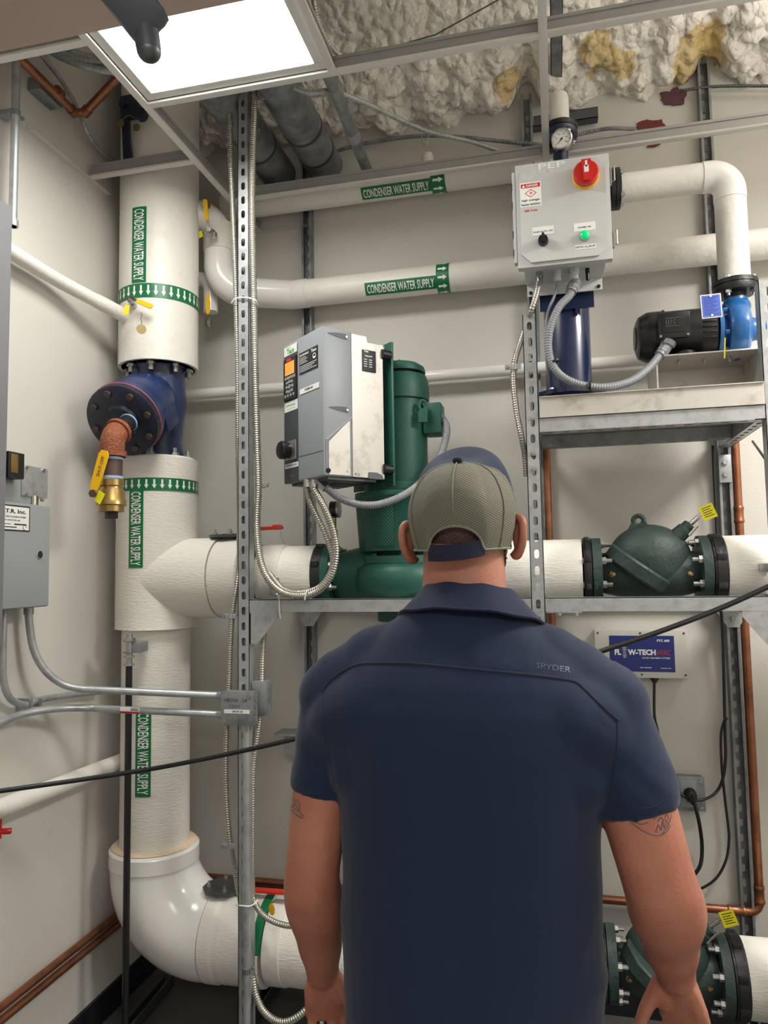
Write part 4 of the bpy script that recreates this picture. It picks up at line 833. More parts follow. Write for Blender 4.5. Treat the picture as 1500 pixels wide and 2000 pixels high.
vt = thing('valve_handle', 'dark navy valve lever with two round tags hanging before the upper riser', 'valve', Y(252, 330, 2.28))
a, c = Y(248, 232, 2.29), Y(254, 330, 2.29); b = B(); M = frame(c, (1, 0, 0), (a-c).normalized(), (0, -1, 0)); L = (a-c).length; b.prism([(-.018, 0), (.018, 0), (.012, L*.6), (.014, L), (-.014, L), (-.016, L*.5)], .014, M); b.build('lever', 'strainer_dark', vt)
b = B(); q = Y(256, 210, 2.285); b.box(q, (.075, .03, .085), None, .006); b.cyl(q+Vector((-.02, 0, 0)), q+Vector((-.02, -.03, 0)), .012); b.build('neck', 'strainer_dark', vt)
b = B(); q = Y(276, 224, 2.28); b.lathe([(.012, -.012), (.022, -.012), (.022, .012), (.012, .012)], q, (0, 1, 0), 16); b.build('locking_plate', 'strainer_dark', vt)
for px, py in ((236, 242), (267, 249)): q = Y(px, py, 2.265); B().cyl(q, q+Vector((0, -.002, 0)), .0145).build('disc_tag', 'bronze_tag', vt)
b = B(); b.tube(catmull([Y(236, 236, 2.268), Y(250, 226, 2.266), Y(262, 230, 2.266), Y(267, 243, 2.268)], 6), .0012, 6); b.build('wire', 'zinc_bolt', vt)
# door closer arm hanging from the door head
dc = thing('door_closer_arm', 'dark door closer arm hanging from the taupe door head', 'door closer', Y(250, 40, .55))
a, c = Y(205, -60, .50), Y(304, 66, .53); b = B(); d = (c-a).normalized(); sd = Vector((0, 1, 0)).cross(d).normalized(); M = frame(a, d, sd, d.cross(sd)); L = (c-a).length
w = 84*scale_at(c)/2; b.box((L/2, 0, 0), (L, w*2, .024), M, .008); b.build('arm', 'dark_grey', dc)
b = B(); q = Y(284, 50, .525); q2 = Y(291, 101, .525); b.ring([q, q.lerp(q2, .5), q.lerp(q2, .8), q2], lambda i: (24, 24, 24, 23)[i]*scale_at(q), 24, True); b.build('pivot', 'dark_grey', dc)
b = B(); b.ell(q2, (23*scale_at(q2), 23*scale_at(q2), 20*scale_at(q2))); b.build('pivot_cap', 'galv_dark', dc)

# ------------------------------------------------------------------ green vertical in-line pump
PX_, PY_ = -.517, 2.469
zp = lambda py: Y(785, py, PY_).z
sP = scale_at((PX_, PY_, 1.9))
pump = thing('pump', 'large green vertical in-line pump with finned cap and perforated coupling guard', 'pump', (PX_, PY_, zp(1212)))
O = (PX_, PY_, 0); UPZ = (0, 0, 1)
b = B(); b.lathe([(.094, zp(950)), (.094, zp(782)), (.092, zp(775))], O, UPZ, 48); b.build('motor', 'pump_green', pump)
b = B(); b.lathe([(.095, zp(786)), (.103, zp(786)), (.104, zp(770)), (.101, zp(748)), (.094, zp(738)), (.08, zp(737))], O, UPZ, 48); b.build('cap_skirt', 'pump_green', pump)
b = B(); b.lathe([(.076, zp(738)), (.076, zp(730))], O, UPZ, 32); b.build('vent_gap', 'black_plastic', pump)
b = B(); b.lathe([(.08, zp(731)), (.091, zp(732)), (.092, zp(729)), (.088, zp(721)), (.07, zp(714)), (.03, zp(711)), (.0, zp(710.5))], O, UPZ, 48); b.build('cap', 'pump_green', pump)
b = B(); b.ell((PX_, PY_, zp(707)), (.006, .006, .010)); b.cyl((PX_, PY_, zp(712)), (PX_, PY_, zp(706)), .004); b.build('cap_stud', 'pump_green', pump)
e = Y(826, 805, PY_-.078); b = B(); Me = frame(e, (.9, .25, 0), (0, 0, 1), Vector((.9, .25, 0)).cross(Vector((0, 0, 1))))
b.ring([e+Vector((.9, .25, 0)).normalized()*.012*math.cos(a*PI/10)+Vector((0, 0, .018*math.sin(a*PI/10)+.022)) for a in range(21)], lambda i: .0055, 8, False); b.prism([(-.018, -.035), (.015, -.035), (.017, .02), (.008, .012), (-.008, .012), (-.018, .0)], .009, Me); b.build('lifting_eye', 'pump_green', pump)
tb0, tb1 = Y(838, 792, PY_), Y(866, 850, PY_)
b = B(); b.box(((PX_+.09+tb1.x)/2, PY_-.005, (tb0.z+tb1.z)/2), (tb1.x-PX_-.09, .09, tb0.z-tb1.z), None, .006); b.build('terminal_box', 'pump_green', pump)
b = B(); b.lathe([(.125, zp(964)), (.13, zp(962)), (.13, zp(948)), (.10, zp(945))], O, UPZ, 40); b.build('motor_flange', 'pump_green', pump)
b = B(); b.lathe([(.10, zp(1088)), (.105, zp(1078)), (.145, zp(1077)), (.149, zp(1062)), (.160, zp(976)), (.163, zp(974)), (.163, zp(965)), (.12, zp(963))], O, UPZ, 56); b.build('guard', 'pump_green', pump)
# perforated guard panel on the camera side
gm = mat('guard_mesh', (24, 96, 82), .4, var=.06, uv=True); nt = gm.node_tree; bs = nt.nodes['Principled BSDF']; src = bs.inputs['Base Color'].links[0].from_socket
vo = nt.nodes.new('ShaderNodeTexVoronoi'); vo.inputs['Randomness'].default_value = 0; vo.voronoi_dimensions = '2D'; vo.inputs['Scale'].default_value = 1
mp = nt.nodes.new('ShaderNodeMapping'); mp.inputs['Rotation'].default_value = (0, 0, PI/4); mp.inputs['Scale'].default_value = (118, 118, 1); nt.links.new(nt.nodes['Texture Coordinate'].outputs['UV'], mp.inputs[0]); nt.links.new(mp.outputs[0], vo.inputs[0])
lt = nt.nodes.new('ShaderNodeMath'); lt.operation = 'LESS_THAN'; lt.inputs[1].default_value = .33; nt.links.new(vo.outputs['Distance'], lt.inputs[0])
mx = nt.nodes.new('ShaderNodeMix'); mx.data_type = 'RGBA'; nt.links.new(lt.outputs[0], mx.inputs[0]); nt.links.new(src, mx.inputs[6]); mx.inputs[7].default_value = (.004, .012, .01, 1); nt.links.new(mx.outputs[2], bs.inputs['Base Color'])
b = B(); za_, zb_ = zp(1068), zp(978); n = 28; a0, a1 = math.radians(180+5), math.radians(180+92); vs = []; fs = []; uv = []
for k in range(n+1):
    a = a0+(a1-a0)*k/n
    for z, r in ((za_, .1505), (zb_, .1612)): vs.append((PX_+r*math.cos(a), PY_+r*math.sin(a), z))
for k in range(n): fs.append((2*k, 2*k+2, 2*k+3, 2*k+1)); u0, u1 = .155*(a1-a0)*k/n, .155*(a1-a0)*(k+1)/n; uv.append(((u0, 0), (u1, 0), (u1, zb_-za_), (u0, zb_-za_)))
b.add(vs, fs, uv); b.build('perforated_panel', gm, pump)
b = B(); b.lathe([(.09, zp(1088)), (.122, zp(1086)), (.150, zp(1086)), (.152, zp(1100)), (.15, zp(1101))], O, UPZ, 48); b.build('casing_flange', 'pump_green', pump)
for k in range(8): a = k*PI/4+.2; B().bolt((PX_+.132*math.cos(a), PY_+.132*math.sin(a), zp(1086)), (0, 0, 1), .010, .008).build('casing_bolt', 'pump_green', pump)
b = B(); b.lathe([(.02, zp(1196)), (.10, zp(1190)), (.150, zp(1172)), (.172, zp(1148)), (.178, zp(1128)), (.170, zp(1110)), (.148, zp(1099)), (.08, zp(1095))], O, UPZ, 56); b.build('volute', 'pump_green', pump)
b = B(); b.lathe([(.088, zp(1212)), (.09, zp(1210)), (.09, zp(1192)), (.08, zp(1188))], O, UPZ, 36); b.build('foot', 'pump_green', pump)
FXL = Y(640, 1125, PY_-.10).x; dF = PX_-FXL
for s in (-1, 1):
    xf = PX_+s*dF
    b = B(); n = 10; b.ring([Vector((xf-s*.01+(PX_+s*.08-xf)*k/n, PY_, ZA-.004*k/n)) for k in range(n+1)], lambda i: .082+.004*i, 40, True); b.build('nozzle', 'pump_green', pump)
    b = B(); b.cyl((xf+s*.026, PY_, ZA), (xf, PY_, ZA), .117, n=48); b.cyl((xf, PY_, ZA), (xf-s*.004, PY_, ZA), .088, n=40); b.build('flange', 'pump_green', pump)
    for k in range(8):
        a = 2*PI*k/8+PI/8; p = Vector((xf, PY_+.098*math.cos(a), ZA+.098*math.sin(a))); B().bolt(p, (-s, 0, 0), .012, .012, .016).build('flange_bolt', 'zinc_bolt', pump)
    gc = thing('pipe_coupling', 'black grooved coupling between the white pipe and the '+('left flange' if s < 0 else 'hidden right flange')+' of the green pump', 'coupling', (xf+s*.045, PY_, ZA))
    b = B(); b.cyl((xf+s*.028, PY_, ZA), (xf+s*.062, PY_, ZA), .1145, n=40); b.build('ring', 'black_iron', gc)
    for k in range(8): a = 2*PI*k/8+PI/8; B().box((xf+s*.045, PY_+.113*math.cos(a), ZA+.113*math.sin(a)), (.026, .018, .018), None, .003).build('lug', 'black_iron', gc)
# gauge on a stem beside the pump
gz = Y(654, 1062, 2.50); gg = thing('pressure_gauge', 'black pressure gauge turned sideways on a stem by the pump inlet', 'gauge', gz)
gt = Y(654, 995, 2.50); b = B(); b.cyl(gz-Vector((0, 0, .03)), (gz.x, gz.y, Y(654, 1046, 2.5).z), .009, n=12); b.build('stem', 'black_iron', gg)
b = B(); b.cyl((gz.x, gz.y, Y(654, 1046, 2.5).z), (gz.x, gz.y, Y(654, 1034, 2.5).z), .011, n=6); b.cyl((gz.x, gz.y, Y(654, 1036, 2.5).z), (gz.x, gz.y, gt.z-.02), .006, n=10); b.build('cock', 'brass', gg)
b = B(); b.lathe([(.027, -.016), (.03, -.014), (.03, .014), (.027, .016)], gt, (.97, .05, 0), 28); b.build('gauge_body', 'black_plastic', gg); b = B(); b.lathe([(.031, .010), (.031, .018), (.027, .0185)], gt, (.97, .05, 0), 28); b.build('bezel', 'zinc_bolt', gg)

# ------------------------------------------------------------------ grey variable speed drive
Cc = Vector((-.687, 2.119, 0)); aX = math.radians(-40.8); DX = Vector((math.cos(aX), math.sin(aX), 0)); DY = Vector((-DX.y, DX.x, 0)); DW, DD = .262, .232; KW = DW/.232
dzb, dzt = Y(633, 928.5, 2.119).z, Y(633, 634.5, 2.119).z; DH = dzt-dzb
D0 = Vector((Cc.x, Cc.y, dzb))-DX*DW
MD = frame(D0, DX, DY, UPZ); MF = frame(D0-DY*.0004, DX, UPZ, -DY) @ Matrix.Diagonal((KW, 1, 1, 1)); MS = frame(D0+DX*(DW+.0004), DY, UPZ, DX)
drv = thing('pump_drive', 'tall grey speed drive with orange screen mounted on the green pump motor', 'drive', D0+DX*DW/2+DY*DD/2)
sp_ = .47*DD
b = B(); b.box((DW/2, sp_/2, DH/2), (DW, sp_, DH), MD, .008); b.build('front_cover', 'drive_grey', drv)
b = B(); b.prism([(sp_, .003), (DD, .003), (DD, DH*.945), (.74*DD, DH*.945), (.72*DD, DH*.985), (sp_, DH*.985)], DW-.004, frame(D0+DX*.002, DY, UPZ, DX)); b.build('metal_back', 'stainless', drv)
b = B(); b.box((DW/2, DD*.5, -.004), (DW-.03, DD-.05, .008), MD); b.build('bottom_plate', 'galv_dark', drv)
for k in range(7): B().box((DW*.35+k*.012, DD*.62, -.009), (.005, DD*.4, .004), MD).build('vent_slat', 'black_plastic', drv)
v = lambda f: DH*(1-f)
b = B(); b.box((.012+.040, v(.52), 0), (.082, DH*.97, .0016), MF, .0006); b.build('black_fascia', 'dark_grey', drv)
def dsheet(name, m, x0, x1, f0, f1, z=.0010, par=drv, t=.0012):
    o = B().box(((x0+x1)/2, (v(f0)+v(f1))/2, z), (x1-x0, v(f0)-v(f1), t), MF).build(name, m, par); return o
lg = dsheet('logo_sticker', 'paper_white', .013, .090, .025, .09)
b = B(); put_text(b, 'Taco', MF, .030, v(.085), .045, DH*.040, .0020, .04); b.build('lettering', 'green_ink', lg)
b = B(); put_text(b, 'SelfSensing', MF, .024, v(.042), .03, DH*.01, .0020, .01); b.build('small_lettering', 'green_ink', lg)
kp = dsheet('keypad', 'black_plastic', .015, .090, .115, .415, .003, t=.006)
dsheet('brand_badge', 'red', .036, .062, .120, .140, .0065, kp, .001); sc_ = dsheet('screen', 'orange_screen', .026, .080, .147, .237, .0062, kp, .001)
b = B(); [rect(b, MF, .030, v(.16+.018*i), .045-.006*(i % 3), .0012, .0069) for i in range(4)]; b.build('screen_text', mat('screen_ink', (196, 104, 30), .5), sc_)
for k in range(4): dsheet('button', 'panel_grey', .024+.0165*k, .037+.0165*k, .248, .268, .0066, kp, .001)
cx_, cz_ = .052, v(.322)
for k in range(8):
    a = k*PI/4; r = .0205 if k % 2 else .0165
    B().box((cx_+r*math.cos(a), cz_+r*math.sin(a), .0066), (.013, .009, .0012), MF, .0005).build('button', 'panel_grey', kp)
B().lathe([(.0075, 0), (.0075, .0016), (.001, .0018)], MF @ Vector((cx_, cz_, .006)), -DY, 14).build('button', 'panel_grey', kp)
for k in range(4): B().lathe([(.0055, 0), (.0055, .0014), (.001, .0016)], MF @ Vector((.027+.0165*k, v(.385), .006)), -DY, 12).build('button', 'panel_grey', kp)
l2 = dsheet('lower_sticker', 'paper_white', .014, .092, .425, .495); b = B(); put_text(b, 'SelfSensing', MF, .022, v(.462), .055, DH*.016, .002, .02); rect(b, MF, .03, v(.478), .05, .001, .002); b.build('lettering', 'green_ink', l2)
b = B(); b.box((.052, v(.775), .003), (.064, .064, .006), MF, .002); ko = b.build('switch_plate', 'zinc_bolt', drv)
b = B(); b.lathe([(.026, .004), (.026, .018), (.030, .020), (.030, .034), (.026, .038), (.001, .038)], MF @ Vector((.042, v(.775), 0)), -DY, 28); b.box((.042, v(.775), .036), (.014, .05, .012), MF, .003); b.build('rotary_knob', 'black_plastic', ko)
l3 = dsheet('strip_label', 'paper_white', .014, .093, .865, .898); b = B(); put_text(b, 'HP3W-22,24,26', MF, .020, v(.889), .066, DH*.017, .0021, .02); b.build('lettering', 'ink_black', l3)
for k in range(2): B().lathe([(.0022, 0), (.0018, .0012)], MF @ Vector((.045+.016*k, v(.955), .001)), -DY, 8).build('indicator', 'zinc_bolt', drv)
npl = dsheet('nameplate', 'ink_black', .104, .208, .118, .268)
b = B(); put_text(b, 'SELFSENSING', MF, .108, v(.145), .05, DH*.014, .002, .02); put_text(b, 'Taco', MF, .172, v(.150), .030, DH*.022, .002, .03)
for i in range(4): rect(b, MF, .108, v(.160+.012*i), .035+.008*(i % 2), .0016, .002)
for i in range(4): rect(b, MF, .108, v(.218+.012*i), .095-.012*(i % 3), .0016, .002)
ring = [(.190+.009*r*math.cos(k*PI/8), v(.180)+.009*r*math.sin(k*PI/8), .002) for r in (1, .75) for k in range(17)]; b.add(ring, [(k, k+1, 18+k, 17+k) for k in range(16)], None, MF); rect(b, MF, .185, v(.192), .010, .004, .002)
b.build('lettering', 'label_white', npl)
l4 = dsheet('strip_label', 'paper_white', .106, .214, .372, .408); b = B(); put_text(b, 'PUMP #1', MF, .136, v(.398), .045, DH*.018, .0021, .03); b.build('lettering', 'ink_black', l4)
b = B(); b.box((.158, v(.835), .0), (.143, .0012, .0012), MF); b.build('seam', 'dark_grey', drv)
q = MF @ Vector((DW-.006, .012, 0)); B().lathe([(.008, -.002), (.008, .001), (.004, .0012)], q+DX*.0, (-DY+DX).normalized(), 14).build('screw', 'black_plastic', drv)
# side face: recesses, diagonal rib and the bare metal panel below it
for f in (.045, .545, .955):
    b = B(); b.prism([(.018, .0), (.045, .006), (.085, .008), (.092, .005), (.092, -.009), (.085, -.010), (.05, -.006)], .0012, MS @ Matrix.Translation((0, v(f), -.0002))); rc = b.build('recess', 'dark_grey', drv); B().bolt(MS @ Vector((.087, v(f)-.002, .0008)), DX, .004, .003).build('screw', 'zinc_bolt', rc)
b = B(); b.prism([(.018, v(.99)), (sp_-.012, v(.99)), (sp_-.012, v(.61)), (.018, v(.775))], .0015, MS); b.build('metal_panel', 'stainless', drv)
b = B(); pa_, pb_ = MS @ Vector((.010, v(.765), .001)), MS @ Vector((sp_-.004, v(.595), .001)); b.cyl(pa_, pb_, .003, n=8); b.cyl(pa_, MS @ Vector((.010, v(.98), .001)), .0022, n=8); b.build('rib', 'drive_grey', drv)
b = B(); b.box((.665*DD+.022, v(.185), .001), (.052, DH*.15, .0015), MS, .0004); n2 = b.build('data_plate', 'ink_black', drv)
b = B(); put_text(b, 'Taco', MS, .665*DD, v(.128), .018, DH*.018, .0020, .03); put_text(b, 'SMART', MS, .665*DD+.004, v(.158), .03, DH*.010, .002)
for i in range(4):
    for j in range(2): rect(b, MS, .665*DD+.020*j, v(.18+.016*i), .012, .0022, .002)
b.build('lettering', 'label_white', n2)
b = B(); put_text(b, 'P-2', MS, .50*DD, v(.985), .018, .008, .0002, 0); b.build('handwriting', 'dark_grey', drv)
b = B(); b.prism([(.72*DD, v(1.0)), (DD*.98, v(1.0)), (DD*.95, v(.97)), (.86*DD, v(.955)), (.73*DD, v(.955))], .0014, MS); b.build('lower_bracket', 'galv_dark', drv)
# mounting plates and rubber mounts to the motor
b = B(); b.box((DW/2+.02, DD+.034, DH*.47), (DW*.9, .010, DH*1.02), MD, .002); b.box((DW*.72+.02, DD+.050, DH*.47), (.03, .03, DH*.96), MD, .002); b.build('mounting_plate', 'pump_green', drv)
for x in (.03, DW-.004):
    for z in (.035, DH-.055): B().cyl(MD @ Vector((x, DD-.004, z)), MD @ Vector((x, DD+.03, z)), .017, n=20).build('rubber_mount', 'black_plastic', drv)
b = B(); b.box((DW-.014, DD+.006, DH*.925), (.012, .02, .03), MD, .002); b.build('mount_clip', 'bright_steel', drv)
ga = MD @ Vector((DW*.42, DD*.42, -.004)); cf = thing('flexible_conduit', 'grey flexible conduit from the drive round to the pump motor box', 'conduit', ga)
pts = [Y(628, 944, 2.20), Y(648, 962, 2.20), Y(668, 975, 2.205), Y(705, 986, 2.22), Y(745, 984, 2.24), Y(790, 966, 2.27), Y(830, 935, 2.32), Y(858, 895, 2.38), Y(871, 855, 2.42), Y(872, 832, 2.44), Y(862, 815, 2.455), Y(852, 812, 2.46)]
b = B(); b.corr(catmull(pts, 8), .0125, .007, .0012, 14); b.build('tube', 'conduit_grey', cf)
b = B(); d = (pts[1]-pts[0]).normalized(); b.cyl(pts[0]-d*.02, pts[0]+d*.0, .016, n=8); b.cyl(pts[0], pts[0]+d*.022, .018, n=6); b.build('connector', 'bright_steel', cf)
for px in (600, 613): q = Y(px, 944, 2.20); B().cyl((q.x, q.y, q.z+.012), (q.x, q.y, q.z-.012), .0125, n=10).build('connector', 'bright_steel', drv)

# ------------------------------------------------------------------ shelf: drip pan, blue separator tank, control panel
panz = ZS+.002; pl, pr_ = Y(1054, 790, 2.262).x, .60
lip = Y(1056, 775, 2.262).z-panz
pan = thing('drip_pan', 'stained stainless drip pan lying on the upper shelf beams', 'drip pan', ((pl+pr_)/2, 2.52, panz))
b = B(); b.box(((pl+pr_)/2, 2.475, panz+.0015), (pr_-pl, .42, .003)); b.box(((pl+pr_)/2, 2.265, panz+lip/2), (pr_-pl, .003, lip)); b.box(((pl+pr_)/2, 2.685, panz+lip/2), (pr_-pl, .003, lip))
for x in (pl, pr_): b.box((x, 2.475, panz+lip/2), (.003, .42, lip))
b.box(((pl+pr_)/2, 2.262, panz+lip*.98), (pr_-pl, .010, .003)); b.build('tray', 'stainless', pan)
TX_ = Y(1108, 660, 2.5).x; TYY = 2.5; TR_ = 43.5*scale_at((TX_, TYY, 2.3))
tank = thing('separator_tank', 'dark blue cylindrical separator tank standing on the drip pan behind the control panel', 'tank', (TX_, TYY, panz+.003))
zt_top = Y(1098, 305, TYY).z
zgf = Y(1096, 262, TYY).z
zbf = Y(1105, 760, TYY-.10).z
b = B(); b.lathe([(TR_, panz+.004), (TR_, zt_top-.10), (TR_*.95, zt_top-.07), (.03, zt_top-.045), (.026, zt_top-.03), (.026, zgf-.02)], (TX_, TYY, 0), UPZ, 40); b.build('shell', 'tank_blue', tank)
b = B(); b.lathe([(TR_, zbf-.012), (TR_*1.62, zbf-.012), (TR_*1.62, zbf+.002), (TR_, zbf+.004)], (TX_, TYY, 0), UPZ, 40); b.build('base_flange', 'tank_blue', tank)
for k in range(8): a = k*PI/4+.2; B().bolt((TX_+TR_*1.4*math.cos(a), TYY+TR_*1.4*math.sin(a), zbf+.002), UPZ, .008, .008).build('base_bolt', 'zinc_bolt', tank)
zk0, zk1 = Y(1105, 603, 2.41).z, Y(1105, 555, 2.41).z; kx0, kx1 = Y(1054, 580, 2.41).x, Y(1160, 580, 2.41).x
b = B(); b.box(((kx0+kx1)/2, 2.418, (zk0+zk1)/2+.02), (kx1-kx0, .008, zk1-zk0+.04)); b.box(((kx0+kx1)/2+.03, 2.44, zk0-.004), (.008, .05, .03)); b.build('bracket_plate', 'tank_blue', tank)
b = B(); b.lathe([(.03, zgf-.016), (.058, zgf-.015), (.060, zgf-.012), (.060, zgf+.004), (.03, zgf+.005)], (TX_, TYY, 0), UPZ, 36); b.build('lower_flange', 'tank_blue', tank)
b = B(); b.lathe([(.03, zgf+.006), (.060, zgf+.007), (.0615, zgf+.011), (.0615, zgf+.022), (.058, zgf+.026), (.036, zgf+.027)], (TX_, TYY, 0), UPZ, 36); b.build('upper_flange', 'black_iron', tank)
for k in range(4): a = k*PI/2+.55; p = (TX_+.052*math.cos(a), TYY+.052*math.sin(a)); B().bolt((p[0], p[1], zgf-.015), (0, 0, -1), .0085, .008, .006).build('flange_bolt', 'zinc_bolt', tank)
zcap = Y(1094, 180, TYY).z; rc_ = 19*scale_at((TX_, TYY, 3))
vp = thing('capped_pipe', 'white capped pipe rising through the grid above the gauge', 'pipe', (TX_, TYY, zgf+.027)); b = B(); b.lathe([(rc_, zgf+.028), (rc_, zcap-rc_*.8), (rc_*.92, zcap-rc_*.4), (rc_*.65, zcap-rc_*.12), (rc_*.3, zcap-.002), (0, zcap)], (TX_, TYY, 0), UPZ, 32); b.build('insulation', 'pipe_white', vp)
gq = Y(1097, 272, 2.405); gn = Vector((-.12, -1, -.10)).normalized(); rg = 20.5*scale_at(gq)
gd = thing('dial_gauge', 'round steel dial gauge in front of the black flange above the control panel', 'gauge', gq)
b = B(); b.lathe([(rg*.96, -.022), (rg, -.018), (rg, .006), (rg*.9, .009), (rg*.86, .006), (rg*.86, .003)], gq, gn, 40); b.cyl(gq-gn*.02, Vector((TX_, TYY-.02, gq.z)), .008, n=10); b.build('case', 'bright_steel', gd)
b = B(); b.lathe([(rg*.87, .0), (rg*.87, .0035), (.0005, .0035)], gq, gn, 40); fc = b.build('dial', 'label_white', gd)
gx = Vector((0, 0, 1)).cross(gn).normalized(); gy = gn.cross(gx); MG = frame(gq+gn*.0040, gx, gy, gn); b = B()
for k in range(41):
    a = math.radians(-130+260*k/40); r1_, r0_ = rg*.80, rg*(.66 if k % 5 == 0 else .73); w = .0007 if k % 5 == 0 else .0004; c, s = math.sin(a), math.cos(a)
    b.add([(c*r0_-s*w, s*r0_+c*w, 0), (c*r0_+s*w, s*r0_-c*w, 0), (c*r1_+s*w, s*r1_-c*w, 0), (c*r1_-s*w, s*r1_+c*w, 0)], [(0, 1, 2, 3)], None, MG)
for k, t_ in enumerate(('0', '20', '40', '60', '80', '100')): a = math.radians(-130+260*k/5); put_text(b, t_, MG, math.sin(a)*rg*.5-.0028, math.cos(a)*rg*.5-.002, .0026*len(t_), .0042, 0)
b.build('scale', 'ink_black', fc)
b = B(); a = math.radians(-140); d2 = Vector((math.sin(a), math.cos(a))); nrm = Vector((-d2.y, d2.x)); P_ = [d2*rg*.72, nrm*.0016, -d2*rg*.22, -nrm*.0016]; b.prism([(p.x, p.y) for p in P_], .0006, MG @ Matrix.Translation((0, 0, .0008))); b.lathe([(.003, 0), (.003, .0018), (.001, .002)], gq+gn*.004, gn, 12); b.build('needle', 'ink_black', fc)
# panel box
QY = 2.20
def PB(px, py, y=QY): return Y(px, py, y)
TL, BR_ = PB(1005, 321), PB(1197, 501); BL_ = PB(1012, 525); TR2 = PB(1190, 296)
px0, px1 = (TL.x+BL_.x)/2, (TR2.x+BR_.x)/2; pz0, pz1 = (BL_.z+BR_.z)/2, (TL.z+TR2.z)/2; PW, PH = px1-px0, pz1-pz0
pep = thing('control_cabinet', 'light grey control cabinet with red rotary switch and green lamp', 'control panel', ((px0+px1)/2, 2.3, pz0))
b = B(); cz = (pz0+pz1)/2; cxp = (px0+px1)/2
b.box((cxp, 2.222, cz), (PW, .030, PH), None, .003)
ch_ = .028; fr = [(-PW/2+.012+ch_, -PH/2+.012), (PW/2-.012-ch_, -PH/2+.012), (PW/2-.012, -PH/2+.012+ch_), (PW/2-.012, PH/2-.012-ch_), (PW/2-.012-ch_, PH/2-.012), (-PW/2+.012+ch_, PH/2-.012), (-PW/2+.012, PH/2-.012-ch_), (-PW/2+.012, -PH/2+.012+ch_)]
Mc = frame((cxp, 2.208, cz), (1, 0, 0), (0, 0, 1), (0, -1, 0)); b.prism(fr, .0085, Mc); b.build('door', 'box_grey', pep)
b = B(); b.box((cxp, 2.315, cz), (PW-.030, .155, PH-.030), None, .006); b.box((cxp, 2.395, cz), (PW-.04, .006, PH+.045), None, .001); b.build('enclosure', 'box_grey', pep)
for sx, sz in ((-1, -1), (1, -1)): B().bolt((cxp+sx*(PW/2-.032), 2.392, pz0-.012), (0, -1, 0), .006, .005).build('mounting_screw', 'black_plastic', pep)
b = B(); b.box((px0-.006, 2.222, cz), (.010, .026, PH*.88), None, .002); hg = b.build('hinge', 'box_grey', pep)
for f in (.16, .34, .62, .8): B().box((px0-.0115, 2.218, pz0+PH*f), (.004, .018, .022), None, .001).build('hinge_slot', 'dark_grey', hg)
for f in (.20, .80): b = B(); zz = pz0+PH*f; b.box((px1+.004, 2.226, zz), (.006, .022, .05), None, .002); b.tube([(px1+.010, 2.215, zz-.02), (px1+.014, 2.212, zz-.02), (px1+.014, 2.212, zz+.022), (px1+.010, 2.215, zz+.022)], .0022, 8); b.build('latch', 'zinc_bolt', pep)
FYP = 2.1993
def on(px, py): q = Y(px, py, FYP); return q
def sheet(name, m, xa, ya, xb, yb, par, t=.0006):
    """px rectangle corners (bottom-left, top-right) on the panel door"""
    p = on(xa, ya); w = on(xb, ya-.14*(xb-xa)).x-p.x; h = on(xa, yb+.14*(xb-xa)).z-p.z; b = B(); b.box((p.x+w/2, FYP-t/2, p.z+h/2), (w, t, h)); return b.build(name, m, par), frame((p.x, FYP-t-.0003, p.z), (1, 0, 0), (0, 0, 1), (0, -1, 0)), w, h
p, q = on(1052, 337), on(1104, 329.5); M0 = frame((p.x, FYP-.0002, p.z), (1, 0, 0), (0, 0, 1), (0, -1, 0)); w_, h_ = q.x-p.x, 18*scale_at(p)
b = B(); put_text(b, 'PEP', M0, 0, h_*.30, w_, h_*.66, 0, .01); put_text(b, 'BY AMIAD', M0, 0, 0, w_*.58, h_*.17, 0, .01); b.build('lettering', 'label_white', pep)
q = on(1031, 337); b = B(); Mr = frame((q.x, FYP-.0002, q.z), (1, 0, 0), (0, 0, 1), (0, -1, 0))
for j in range(5):
    for k in range(22): a = 2*PI*(k+j*.5)/22; r = .0095+.0032*j; s = .0006+.00012*j; b.add([(r*math.cos(a)+s*math.cos(t*PI/3), r*math.sin(a)+s*math.sin(t*PI/3), 0) for t in range(6)], [tuple(range(6))], None, Mr)
b.build('dotted_ring_logo', 'label_white', pep)
dl, M1, w, h = sheet('danger_label', 'label_white', 1016.5, 406, 1058, 353, pep); h = abs(h)
b = B(); rect(b, M1, w*.05, h*.78, w*.9, h*.17, 0); d_ = [(w*.5, h*.72), (w*.78, h*.55), (w*.5, h*.37), (w*.22, h*.55)]; di = [(w*.5+(x-w*.5)*.82, h*.545+(y-h*.545)*.82) for x, y in d_]; b.add([(x, y, 0) for x, y in d_+di], [(k, (k+1) % 4, 4+(k+1) % 4, 4+k) for k in range(4)], None, M1)
bt = [(.56, .66), (.44, .54), (.52, .54), (.43, .44), (.60, .57), (.51, .57)]; b.add([(w*x, h*y, 0) for x, y in bt], [(0, 1, 2, 5), (2, 3, 4, 5)], None, M1); b.build('warning_symbol', 'red', dl)
b = B(); put_text(b, 'DANGER', M1, w*.30, h*.81, w*.56, h*.10, .0006, .03); b.add([(w*.10, h*.80, .0006), (w*.25, h*.80, .0006), (w*.175, h*.93, .0006)], [(0, 1, 2)], None, M1); b.build('warning_lettering', 'label_white', dl)
b = B(); put_text(b, 'high voltage', M1, w*.07, h*.20, w*.84, h*.11, .0004, .015); put_text(b, 'haute tension', M1, w*.05, h*.05, w*.88, h*.10, .0004, .015); b.build('lettering', 'ink_black', dl)
p = on(1024, 415); b = B(); put_text(b, '288 Volts', frame((p.x, FYP-.0002, p.z), (1, 0, .0), (0, 0, 1), (0, -1, 0)), 0, 0, .040, .0075, 0, .02); b.build('voltage_lettering', 'red_ink', pep)
q = on(1144, 346); rk = 25*scale_at(q)
